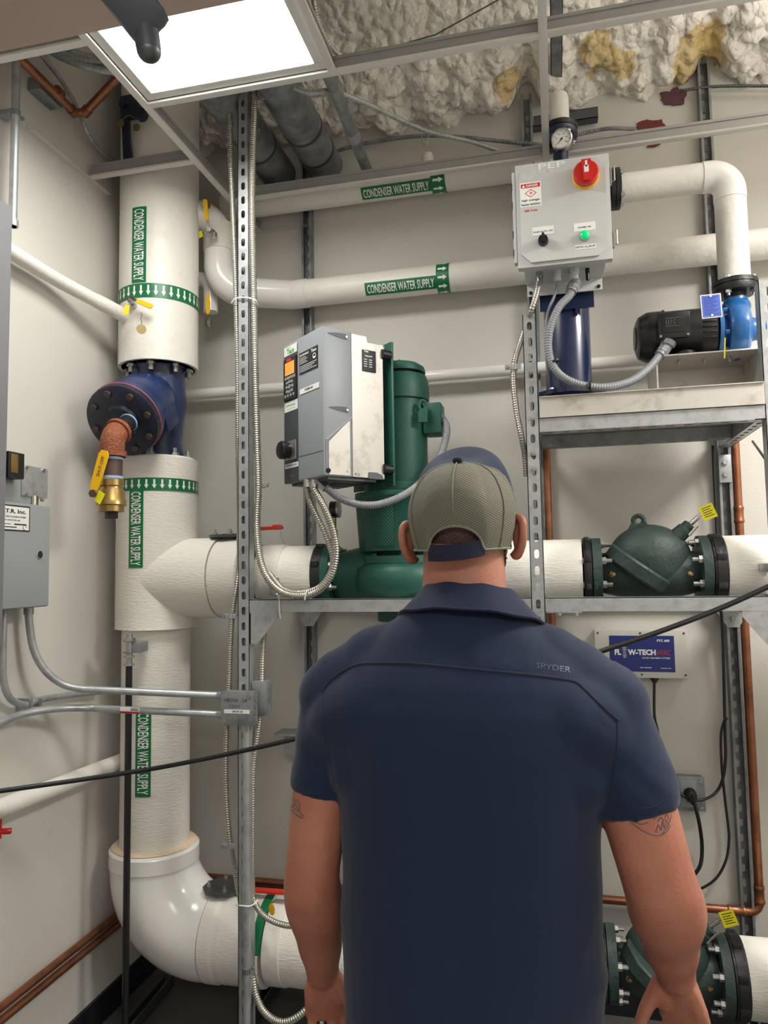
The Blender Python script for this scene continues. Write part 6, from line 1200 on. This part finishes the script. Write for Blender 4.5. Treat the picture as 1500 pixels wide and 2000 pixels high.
def remesh(b, name, m, parent, voxel, it, fn=None):
    o = b.build(name+'_src', m, None); md = o.modifiers.new('r', 'REMESH'); md.mode = 'VOXEL'; md.voxel_size = voxel
    if it: s_ = o.modifiers.new('s', 'SMOOTH'); s_.factor = .5; s_.iterations = it
    bpy.context.view_layer.update(); dg = bpy.context.evaluated_depsgraph_get(); me = bpy.data.meshes.new_from_object(o.evaluated_get(dg)); old = o.data
    bpy.data.objects.remove(o); bpy.data.meshes.remove(old)
    if fn:
        nv = [v.normal.copy() for v in me.vertices]
        for v, nn in zip(me.vertices, nv): v.co = fn(v.co, nn)
    tree = BVHTree.FromPolygons([v.co.copy() for v in me.vertices], [tuple(p.vertices) for p in me.polygons])
    me.transform(Matrix.Translation(-Vector(parent['_o']))); me.shade_smooth(); me.name = name; me.materials.clear(); me.materials.append(MATS[m])
    r = bpy.data.objects.new(name, me); C.objects.link(r); r.parent = parent; r['_o'] = tuple(parent['_o']); return r, tree
def L_(x, y, z): return Vector((MX_+x, MY_+y, z))
hx = Y(903, 985, 1.285).x; HZ = 1.692; HC = Vector((hx, 1.288, HZ))
# joints placed to match the pose
LS, LE, LW = L_(-.222, -.005, 1.385), Y(611, 1688, 1.245), Y(630, 1896, 1.375)
RS, RE, RW = L_(.218, -.005, 1.372), Y(1284, 1712, 1.235), Y(1320, 1902, 1.35)
tor = [(0, .0, .86, .200, .140), (0, .0, .95, .208, .142), (0, .002, 1.05, .206, .140), (0, 0, 1.15, .208, .138), (0, -.004, 1.25, .218, .138), (0, -.008, 1.33, .222, .134), (0, -.010, 1.39, .212, .122), (0, -.010, 1.43, .180, .105), (0, -.008, 1.465, .135, .090), (0, -.002, 1.50, .092, .078), (0, .004, 1.54, .074, .070), (0, .012, 1.60, .071, .070), (0, .016, 1.64, .069, .072)]
b = B(); loft(b, [(MX_+x+(hx-MX_)*max(0, (z-1.4)/.25), MY_+y, z, a, c) for x, y, z, a, c in tor])
def hand(b, W, d, n, s, curl=(.35, .5, .4), spread=1.0, tcurl=.3):
    """open relaxed hand: d along the hand, n = way the palm faces, s = thumb side"""
    d = Vector(d).normalized(); n = Vector(n); n = (n-d*n.dot(d)).normalized(); s = Vector(s); s = (s-d*s.dot(d)-n*s.dot(n)).normalized()
    ring = []
    M = frame(W, s, n, d)
    for z, x, a, c in ((-.02, 0, .028, .022), (.01, .0, .030, .021), (.035, .001, .037, .019), (.065, .001, .042, .0165), (.088, 0, .042, .013), (.100, -.001, .038, .010)): ring.append((x, 0, z, a, c))
    t = B(); loft(t, ring, 24, 2.6); b.add(t.v, t.f, None, M)
    b.ell((.024, .010, .040), (.017, .014, .032), M); b.ell((-.026, .008, .045), (.013, .011, .034), M)
    tips = {}
    for nm, x, L, r, k in (('index', .0315, .078, .0088, 0), ('middle', .0105, .086, .0090, 1), ('ring', -.0105, .080, .0086, 2), ('little', -.0310, .062, .0076, 3)):
        p = W+s*x+d*.092; dirv = (d+s*x*1.6*spread).normalized(); pts = [p-dirv*.012, p]; rad = [r, r*1.02]
        for j, f in enumerate((.46, .30, .24)):
            ang = curl[j]*(1+.12*k); ax = dirv.cross(n).normalized(); dirv = Matrix.Rotation(ang, 3, ax) @ dirv; p = p+dirv*L*f; pts.append(p); rad.append(r*(1.0, .93, .80)[j])
        limb(b, pts, rad, 12, 4); tips[nm] = pts
    p = W+s*.026+d*.018+n*.006; dirv = (d*.72+s*.55+n*.42).normalized(); pts = [p]; rad = [.0155]
    for j, f in enumerate((.042, .034, .026)):
        ax = dirv.cross(d*.9+n*.5).normalized(); dirv = Matrix.Rotation(tcurl*(.3, .8, .8)[j], 3, ax) @ dirv; p = p+dirv*f; pts.append(p); rad.append((.0125, .0108, .0085)[j])
    limb(b, pts, rad, 12, 4); return tips
limb(b, [LS, LS.lerp(LE, .45)+Vector((-.004, -.004, 0)), LE, LE.lerp(LW, .30)+Vector((-.002, -.006, 0)), LE.lerp(LW, .68), LW], [.060, .053, .048, .052, .042, .031], 24)
limb(b, [RS, RS.lerp(RE, .45)+Vector((.006, -.004, 0)), RE, RE.lerp(RW, .28)+Vector((.004, -.008, 0)), RE.lerp(RW, .66), RW], [.062, .060, .056, .060, .046, .032], 24)
b.ell(LE+Vector((0, -.030, .004)), (.022, .018, .024)); b.ell(RE+Vector((.004, -.034, .004)), (.024, .02, .026))
tl_ = hand(b, LW, (Y(640, 1990, 1.40)-LW), (.25, -1, .1), (1, .2, 0), (.32, .5, .4), 1.25); tr_ = hand(b, RW, (Y(1338, 1990, 1.37)-RW), (-.45, -1, .05), (-1, .35, 0), (.34, .55, .45), 1.25, .15)
# head: skull, jaw, face, ears
b.ell(HC+Vector((0, -.004, .0)), (.077, .097, .079)); b.ell(HC+Vector((0, .030, -.055)), (.066, .072, .066)); b.ell(HC+Vector((0, .062, -.098)), (.040, .034, .026)); b.ell(HC+Vector((0, -.035, -.045)), (.066, .058, .06))
b.ell(HC+Vector((0, .106, -.035)), (.013, .018, .022)); b.ell(HC+Vector((0, .098, -.012)), (.009, .012, .03)); b.ell(HC+Vector((0, .086, .022)), (.055, .014, .012)); b.ell(HC+Vector((0, .092, -.072)), (.024, .010, .008))
for sx in (-1, 1): b.ell(HC+Vector((sx*.036, .078, -.028)), (.022, .018, .018))
for c, sx in ((Y(797, 1059, 1.292), -1), (Y(1013, 1048, 1.292), 1)):
    Mr = frame(c, Vector((sx*.92, -.40, 0)).normalized(), Vector((sx*.40, .92, 0)).normalized(), (0, 0, 1))
    if sx > 0: Mr = frame(c, Vector((.92, -.40, 0)).normalized(), Vector((.40, .92, 0)).normalized(), (0, 0, 1))
    P = [(-.018, .012, -.030), (-.006, .004, -.034), (.006, -.002, -.018), (.012, -.006, .006), (.010, -.004, .026), (-.002, .002, .034), (-.014, .010, .024)]
    b.ring(catmull([Mr @ Vector(p) for p in P], 5), lambda i: .0078, 12, True); b.ell((-.004, .006, 0), (.012, .006, .028), Mr)
# legs inside the trousers
for sx in (-1, 1): limb(b, [L_(sx*.10, 0, .92), L_(sx*.115, .01, .50), L_(sx*.12, 0, .12)], [.10, .07, .05], 20, 4); b.ell(L_(sx*.125, .06, .06), (.045, .12, .04))
body, tbody = remesh(b, 'body', 'skin', man, .0042, 3)
# shirt
def fold(p, n):
    q = p-Vector((MX_, MY_, 0)); d = 0.0
    arm = min(1, max(0, (abs(q.x)-.19)/.05)) if q.z < 1.44 else .4
    d += .0075*arm*(1-abs(noise.noise(Vector((q.x*8, q.y*8, q.z*24+q.x*18)))))*noise.noise(Vector((q.x*5, 3, q.z*9)))*2
    low = min(1, max(0, (1.12-q.z)/.25)); ridge = 1-abs(noise.noise(Vector((q.x*3.2-q.z*4.4, q.y*2, q.x*2+q.z*2.6)))*2.2)
    d += .012*low*max(0, ridge)**3
    d += .0022*noise.noise(Vector((q.x*7, q.y*7, q.z*4)))
    up_ = max(0, 1-abs(q.z-1.47)/.07); d += .0055*up_*noise.noise(Vector((q.x*26, q.y*6, q.z*7)))
    d *= min(1, .25+abs((p-(LS.lerp(LE, .178/(LE-LS).length) if q.x < 0 else RS.lerp(RE, .170/(RE-RS).length))).length)/.10)
    d += -.005*math.exp(-(q.x/.035)**2)*(1 if q.y < 0 else 0)*min(1, max(0, (1.35-q.z)/.1))
    return p+n*d
b = B(); st_ = [(0, .004, .72, .214, .152), (0, .004, .80, .214, .155), (0, .004, .92, .214, .154), (0, .002, 1.04, .214, .152), (0, 0, 1.15, .217, .150), (0, -.004, 1.25, .224, .150), (0, -.008, 1.32, .234, .148), (0, -.012, 1.37, .238, .140), (0, -.014, 1.41, .230, .126), (0, -.013, 1.445, .204, .110), (0, -.010, 1.47, .172, .100), (0, -.006, 1.50, .132, .092), (0, -.002, 1.525, .102, .084), (0, .002, 1.546, .082, .078)]
loft(b, [(MX_-.006*min(1, max(0, (1.3-z)/.2))+x+(hx-MX_)*max(0, (z-1.4)/.25), MY_+y, z, a, c) for x, y, z, a, c in st_])
def sleeve(S0, E0, hem, r0, r1, sx):
    d = (E0-S0).normalized(); e = S0+d*hem; P = [S0+Vector((-sx*.03, 0, .004)), S0+d*.03, S0+d*hem*.55+Vector((sx*.002, 0, 0)), e]; Q = catmull(P, 6)
    m = len(Q)-1; b.ring(Q, lambda i: r0+(r1-r0)*(i/m), 32, True); b.ell(S0+Vector((sx*.006, -.004, -.004)), (r0*.98, r0*.98, r0*.95))
sleeve(LS, LE, .178, .073, .0585, -1); sleeve(RS, RE, .170, .075, .0665, 1)
for sx, S0, E0 in ((-1, LS, LE), (1, RS, RE)):
    limb(b, [L_(sx*.07, -.012, 1.462), L_(sx*.15, -.012, 1.425), S0+Vector((0, -.004, -.004))], [.060, .070, .073], 24)
    limb(b, [L_(sx*.15, -.045, 1.36), L_(sx*.19, -.030, 1.345), S0.lerp(E0, .28)], [.085, .085, .070], 24); limb(b, [L_(sx*.16, -.035, 1.27), L_(sx*.185, -.022, 1.28), S0.lerp(E0, .36)+Vector((-sx*.016, 0, 0))], [.080, .070, .050], 24)
shirt, tsh = remesh(b, 'shirt', 'navy_shirt', man, .0052, 12, fold)
shirt['label'] = 'navy short-sleeved polo shirt'
def on_mesh(tree, px, py, off=0.0):
    d = ray(px, py).normalized(); loc, nn, _, _ = tree.ray_cast(CO, d); return (loc+nn*off, nn) if loc else (None, None)
def seam(name, pts, r, m, tree, par, off=0.0):
    P = [on_mesh(tree, x, y, off)[0] for x, y in resample2(pts, 8)]; P = [p for p in P if p is not None]; return B().tube(P, r, 6).build(name, m, par)
def resample2(pts, step):
    return [(p.x, p.y) for p in resample(catmull([Vector((x, y, 0)) for x, y in pts], 6), step)]
seam('yoke_seam', [(629, 1352), (645, 1330), (668, 1312), (698, 1298), (740, 1295), (800, 1296), (860, 1301), (950, 1310), (1050, 1320), (1118, 1330), (1140, 1345), (1170, 1374), (1208, 1408)], .0022, 'navy_dark', tsh, shirt)
for pts in ([(551, 1535), (575, 1549), (610, 1553), (650, 1548), (668, 1540)], [(1190, 1560), (1220, 1575), (1260, 1579), (1295, 1567), (1314, 1545)]): seam('hem_stitch', pts, .0009, 'navy_dark', tsh, shirt)
for pts in ([(634, 1340), (630, 1380), (634, 1430), (645, 1490), (655, 1540)], [(1204, 1400), (1206, 1440), (1200, 1500), (1190, 1555)]): seam('armhole_seam', pts, .0011, 'navy_dark', tsh, shirt)
vs, fs = text2d('SPYDER', .0); b = B(); V = []
for u, v_ in vs: q, nn = on_mesh(tsh, 1046+u*68+v_*1, 1305-v_*11+u*9, .0006); V.append(q or Vector())
b.add(V, fs); b.build('lettering', mat('silver_print', (62, 70, 92), .4), shirt)
# collar: folded leaf around the neck, open at the front
b = B(); n = 56; cols = []; NC = Vector((hx, MY_+.004, 0))
prof = ((.074, .072, 1.553), (.079, .076, 1.572), (.084, .080, 1.574), (.096, .086, 1.562), (.112, .099, 1.548), (.127, .110, 1.535), (.1255, .1085, 1.532), (.110, .097, 1.543))
vs = []; fs = []; m_ = len(prof)
for k in range(n+1):
    a = -PI/2+(k/n-.5)*2*PI*.92
    for (ra, rb, z) in prof:
        x, y = ra*math.cos(a), rb*math.sin(a); fz = (y+rb)/(2*rb); vs.append((NC.x+x+.013, NC.y+y-.004, z-.06*x-.055*fz**1.3-.010*abs(math.cos(a))*(1.57-z)/.06+.0012*math.sin(a*9)))
for k in range(n):
    for j in range(m_): j2 = (j+1) % m_; fs.append((k*m_+j, (k+1)*m_+j, (k+1)*m_+j2, k*m_+j2))
fs.append(tuple(range(m_))); fs.append(tuple(n*m_+j for j in range(m_)))
b.add(vs, fs); col = b.build('collar', 'navy_collar', man, 50)
b = B(); b.tube([Vector(vs[k*m_+5]) for k in range(n+1)], .0018, 6); b.build('edge_piping', 'navy_shirt', col)
# trousers, shoes, belt line stay below the frame but carry the figure
b = B(); loft(b, [(MX_, MY_+.004, .70, .195, .135), (MX_, MY_+.004, .80, .208, .145), (MX_, MY_+.004, .92, .205, .143), (MX_, MY_+.004, .99, .202, .141)])
for sx in (-1, 1): limb(b, [L_(sx*.10, 0, .84), L_(sx*.118, .012, .48), L_(sx*.124, -.002, .08)], [.115, .088, .076], 24, 5)
remesh(b, 'trousers', 'trouser', man, .008, 3)
for sx in (-1, 1):
    b = B(); loft(b, [(MX_+sx*.128, MY_+.065, z, a, c) for z, a, c in ((.001, .050, .140), (.025, .052, .142), (.05, .050, .135), (.075, .045, .11), (.10, .040, .075))], 28, 2.3); b.build('shoe', 'shoe_leather', man)
# face pieces, beard, hair
for sx in (-1, 1):
    e = HC+Vector((sx*.033, .088, -.004)); b = B(); b.ell(e, (.0115,)*3, None, 14, 10); ey = b.build('eye', 'eye_white', man); B().lathe([(.0058, .0), (.0055, .0012), (.001, .0018)], e+Vector((0, .0108, 0)), (0, 1, 0), 14).build('iris', 'iris', ey)
b = B(); b.ell(HC+Vector((0, .034, -.072)), (.0725, .074, .058)); b.ell(HC+Vector((0, .064, -.108)), (.048, .040, .034))
for sx in (-1, 1): b.ell(HC+Vector((sx*.060, .022, -.058)), (.0145, .030, .044))
def fuzz(p, n): return p+n*(.0035*noise.noise(p*140)+.002*noise.noise(p*420))
remesh(b, 'beard', 'beard_hair', man, .0036, 1, fuzz)
b = B(); b.ell(HC+Vector((0, -.016, .0)), (.0785, .0915, .080)); b.ell(HC+Vector((0, -.037, -.034)), (.067, .0605, .050)); remesh(b, 'hair', 'scalp_hair', man, .004, 2)
# cap: mesh back panels, navy front crown, brim, strap, button
CC = Vector((Y(902, 980, 1.285).x, 1.284, 0)); CA, CB = .0935, .112; ZT = Y(893, 896, 1.262).z
CT = ((0, .885), (.12, .94), (.25, .985), (.4, 1.01), (.52, .995), (.64, .935), (.76, .835), (.86, .69), (.93, .50), (.97, .33), (1, 0))
def tab(t):
    for (a_, r_), (b_, q_) in zip(CT, CT[1:]):
        if t <= b_: f = (t-a_)/(b_-a_); return r_+(q_-r_)*f
    return 0.0
def cap_pt(a, t, zb, grow=0.0):
    """a = azimuth (-pi/2 is the back), t 0..1 from hem to crown"""
    s_, c_ = math.sin(a), math.cos(a); r = tab(t)
    bulge = taper = 1
    x = (CA+grow)*c_*r*bulge*taper; y = (CB+grow)*s_*r*bulge*taper+.012*t*t-.008
    front = max(0, s_)
    zt_ = ZT+grow-.004
    z = zb+(zt_-zb)*t+.064*front**.8*math.sin(PI*min(1, t**2.2))
    return Vector((CC.x+x, CC.y+y, z))
zside, zback, zfront = Y(812, 1075, 1.285).z, Y(895, 1076, 1.19).z, 1.70
zarch = Y(895, 1028, 1.185).z; wop = .0505
def hem_z(a):
    s_ = math.sin(a); base = zside+(zback-zside)*max(0, -s_)**2 if s_ < 0 else zside+(zfront-zside)*s_**1.2
    x = CA*math.cos(a)
    if s_ < 0 and abs(x) < wop: base = base+(zarch-base)*math.sqrt(max(0, 1-(x/wop)**2))**.85
    return base
NA, NT = 144, 28; vs = []; fb, ff = [], []
for i in range(NA):
    a = -PI/2+2*PI*i/NA
    for j in range(NT+1): vs.append(cap_pt(a, (j/NT)**.8, hem_z(a)))
cap_n = len(vs)
vs += [cap_pt(-PI/2+2*PI*i/NA, (j/NT)**.8, hem_z(-PI/2+2*PI*i/NA), -.003) for i in range(NA) for j in range(NT+1)]
for i in range(NA):
    i2 = (i+1) % NA; am = -PI/2+2*PI*(i+.5)/NA
    for j in range(NT):
        t = ((j+.5)/NT)**.8; f = (i*(NT+1)+j, i2*(NT+1)+j, i2*(NT+1)+j+1, i*(NT+1)+j+1)
        g = tuple(cap_n+k for k in reversed(f)); isf = math.sin(am) > .10+.0*t
        (ff if isf else fb).extend((f, g))
    e = (i*(NT+1), cap_n+i*(NT+1), cap_n+i2*(NT+1), i2*(NT+1)); (ff if math.sin(am) > .10 else fb).append(e)
mm_ = mat('cap_mesh', (116, 117, 104), .7, var=.06, vscale=20, uv=False, spec=.25); nt = mm_.node_tree; bs = nt.nodes['Principled BSDF']; src = bs.inputs['Base Color'].links[0].from_socket; tcn = nt.nodes['Texture Coordinate']
sx_ = nt.nodes.new('ShaderNodeSeparateXYZ'); nt.links.new(tcn.outputs['Object'], sx_.inputs[0])
def mth(op, a, c=None):
    k = nt.nodes.new('ShaderNodeMath'); k.operation = op
    for i, v_ in enumerate((a, c)):
        if v_ is None: continue
        if isinstance(v_, (int, float)): k.inputs[i].default_value = v_
        else: nt.links.new(v_, k.inputs[i])
    return k.outputs[0]
ax_ = mth('ABSOLUTE', mth('SUBTRACT', sx_.outputs[0], CC.x-MX_))
uu = mth('ADD', mth('MULTIPLY', sx_.outputs[2], 1500.0), mth('MULTIPLY', ax_, 900.0)); vv = mth('ADD', mth('MULTIPLY', sx_.outputs[2], -700.0), mth('MULTIPLY', ax_, 1900.0))
h1 = mth('SINE', uu); h2 = mth('SINE', vv); hole = mth('MULTIPLY', mth('GREATER_THAN', h1, .05), mth('GREATER_THAN', h2, -.75))
mxx = nt.nodes.new('ShaderNodeMix'); mxx.data_type = 'RGBA'; nt.links.new(mth('MULTIPLY', hole, .85), mxx.inputs[0]); nt.links.new(src, mxx.inputs[6]); mxx.inputs[7].default_value = srgb(66, 60, 52); nt.links.new(mxx.outputs[2], bs.inputs['Base Color'])
bp = nt.nodes.new('ShaderNodeBump'); bp.inputs['Strength'].default_value = .5; bp.inputs['Distance'].default_value = .002; bp.invert = True; nt.links.new(hole, bp.inputs['Height']); nt.links.new(bp.outputs[0], bs.inputs['Normal'])
cap = B().add(vs, fb).build('cap', 'cap_mesh', man, 60); cap['label'] = 'grey-green mesh cap with navy front'
B().add(vs, ff).build('front_crown', 'navy_shirt', cap, 60)
def cap_line(fa, n=30, grow=.0012): return [cap_pt(*fa(k/n), grow) for k in range(n+1)]
mat('cap_trim', (114, 115, 101), .75, bump=.2, bscale=300)
b = B(); b.tube(cap_line(lambda f: (-PI/2, .16+.84*f, hem_z(-PI/2)), 24), .0014, 6); b.build('panel_seam', 'cap_trim', cap)
for sg in (-1, 1): b = B(); b.tube(cap_line(lambda f: (-PI/2+sg*.98, f*.995, hem_z(-PI/2+sg*.98)), 24), .0014, 6); b.build('panel_seam', 'cap_trim', cap)
b = B(); b.tube([cap_pt(-PI/2+2*PI*i/NA, .0, hem_z(-PI/2+2*PI*i/NA), .0008) for i in range(NA+1)], .0023, 6); b.build('hem_binding', 'cap_trim', cap)
bt = Y(893, 899, 1.215); hit = None
b = B(); b.ell(Vector((Y(893, 898, 1.23).x, 0, 0))+Vector((0, 1.235, Y(893, 899, 1.235).z)), (.0095, .0095, .0065), None, 16, 10); b.build('button', 'navy_dark', cap)
b = B(); vsb = []; fsb = []; n = 24
for k in range(n+1):
    f = k/n*2-1; a = -PI/2+f*.60; p = cap_pt(a, 0.0, zback, .001); zc_ = Y(895, 1074, 1.18).z-.004*(1-f*f)+.004*f
    for z, o_ in ((.0135, 0), (-.0135, 0), (-.0135, -.004), (.0135, -.004)):
        vsb.append((CC.x+(p.x-CC.x)*(1+o_/CA), CC.y+(p.y-CC.y)*(1+o_/CB), zc_+z))
for k in range(n):
    for j in range(4): fsb.append((k*4+j, (k+1)*4+j, (k+1)*4+(j+1) % 4, k*4+(j+1) % 4))
fsb += [(0, 1, 2, 3), tuple(n*4+j for j in range(4))]; b.add(vsb, fsb); b.build('strap', 'navy_dark', cap)
b = B(); vsb = []; fsb = []; n = 24
for k in range(n+1):
    a = PI/2+(k/n*2-1)*.95; p = cap_pt(a, 0, hem_z(a)); f = k/n*2-1
    for rr_, dz in ((0, .0), (.035*(1-f*f*.6), -.006), (.072*(1-f**4), -.018)):
        q = p+Vector((math.cos(a)*.3*rr_, rr_, dz-.012*f*f*(rr_/.07))); vsb += [q, q-Vector((0, 0, .003))]
for k in range(n):
    for j in range(2): o_ = k*6+2*j; fsb += [(o_, o_+6, o_+8, o_+2), (o_+1, o_+3, o_+9, o_+7)]
    fsb.append((k*6+4, k*6+10, k*6+11, k*6+5))
b.add(vsb, fsb); b.build('brim', 'navy_shirt', cap)
# tattoos and ring
def ink(name, lines, r=.0011):
    b = B()
    for pts in lines:
        P = [p for p in (on_mesh(tbody, x, y, -.0004)[0] for x, y in resample2(pts, 3)) if p is not None]; P = [p for p in P if (p-P[0]).length < .12]
        if len(P) > 1: b.tube(P, r, 5)
    o = b.build(name, 'tattoo_ink', man); o['label'] = 'dark tattoo linework on the upper arm'
    return o
ink('tattoo', [[(1226, 1600), (1240, 1612), (1262, 1626), (1283, 1632), (1300, 1626), (1309, 1612)], [(1236, 1605), (1252, 1610), (1266, 1606)], [(1281, 1626), (1286, 1610), (1291, 1622), (1294, 1604), (1298, 1618), (1301, 1600), (1305, 1612)], [(1284, 1605), (1292, 1596), (1296, 1604), (1302, 1590), (1306, 1600)], [(1290, 1632), (1303, 1615), (1312, 1592)], [(1276, 1600), (1288, 1592), (1300, 1588)]])
ink('tattoo', [[(562, 1556), (572, 1562), (580, 1575), (588, 1590), (594, 1594)], [(560, 1568), (568, 1580), (580, 1592), (592, 1598)], [(574, 1558), (578, 1568), (572, 1576), (582, 1584)], [(564, 1562), (570, 1572), (566, 1582)], [(580, 1562), (586, 1572), (584, 1582)]], .0014)
fp = tl_['ring']; rd_ = (fp[2]-fp[1]).normalized(); rc2 = fp[1].lerp(fp[2], .35); b = B(); b.lathe([(.0092, -.0035), (.0108, -.003), (.0108, .003), (.0092, .0035), (.0092, -.0035)], rc2, rd_, 20); rg_ = b.build('finger_ring', 'black_iron', man)
nv = (CO-rc2); nv = (nv-rd_*nv.dot(rd_)).normalized(); b = B(); b.box((0, 0, .0112), (.0105, .0085, .003), frame(rc2, rd_, nv.cross(rd_), nv), .0008); b.build('signet', 'zinc_bolt', rg_)
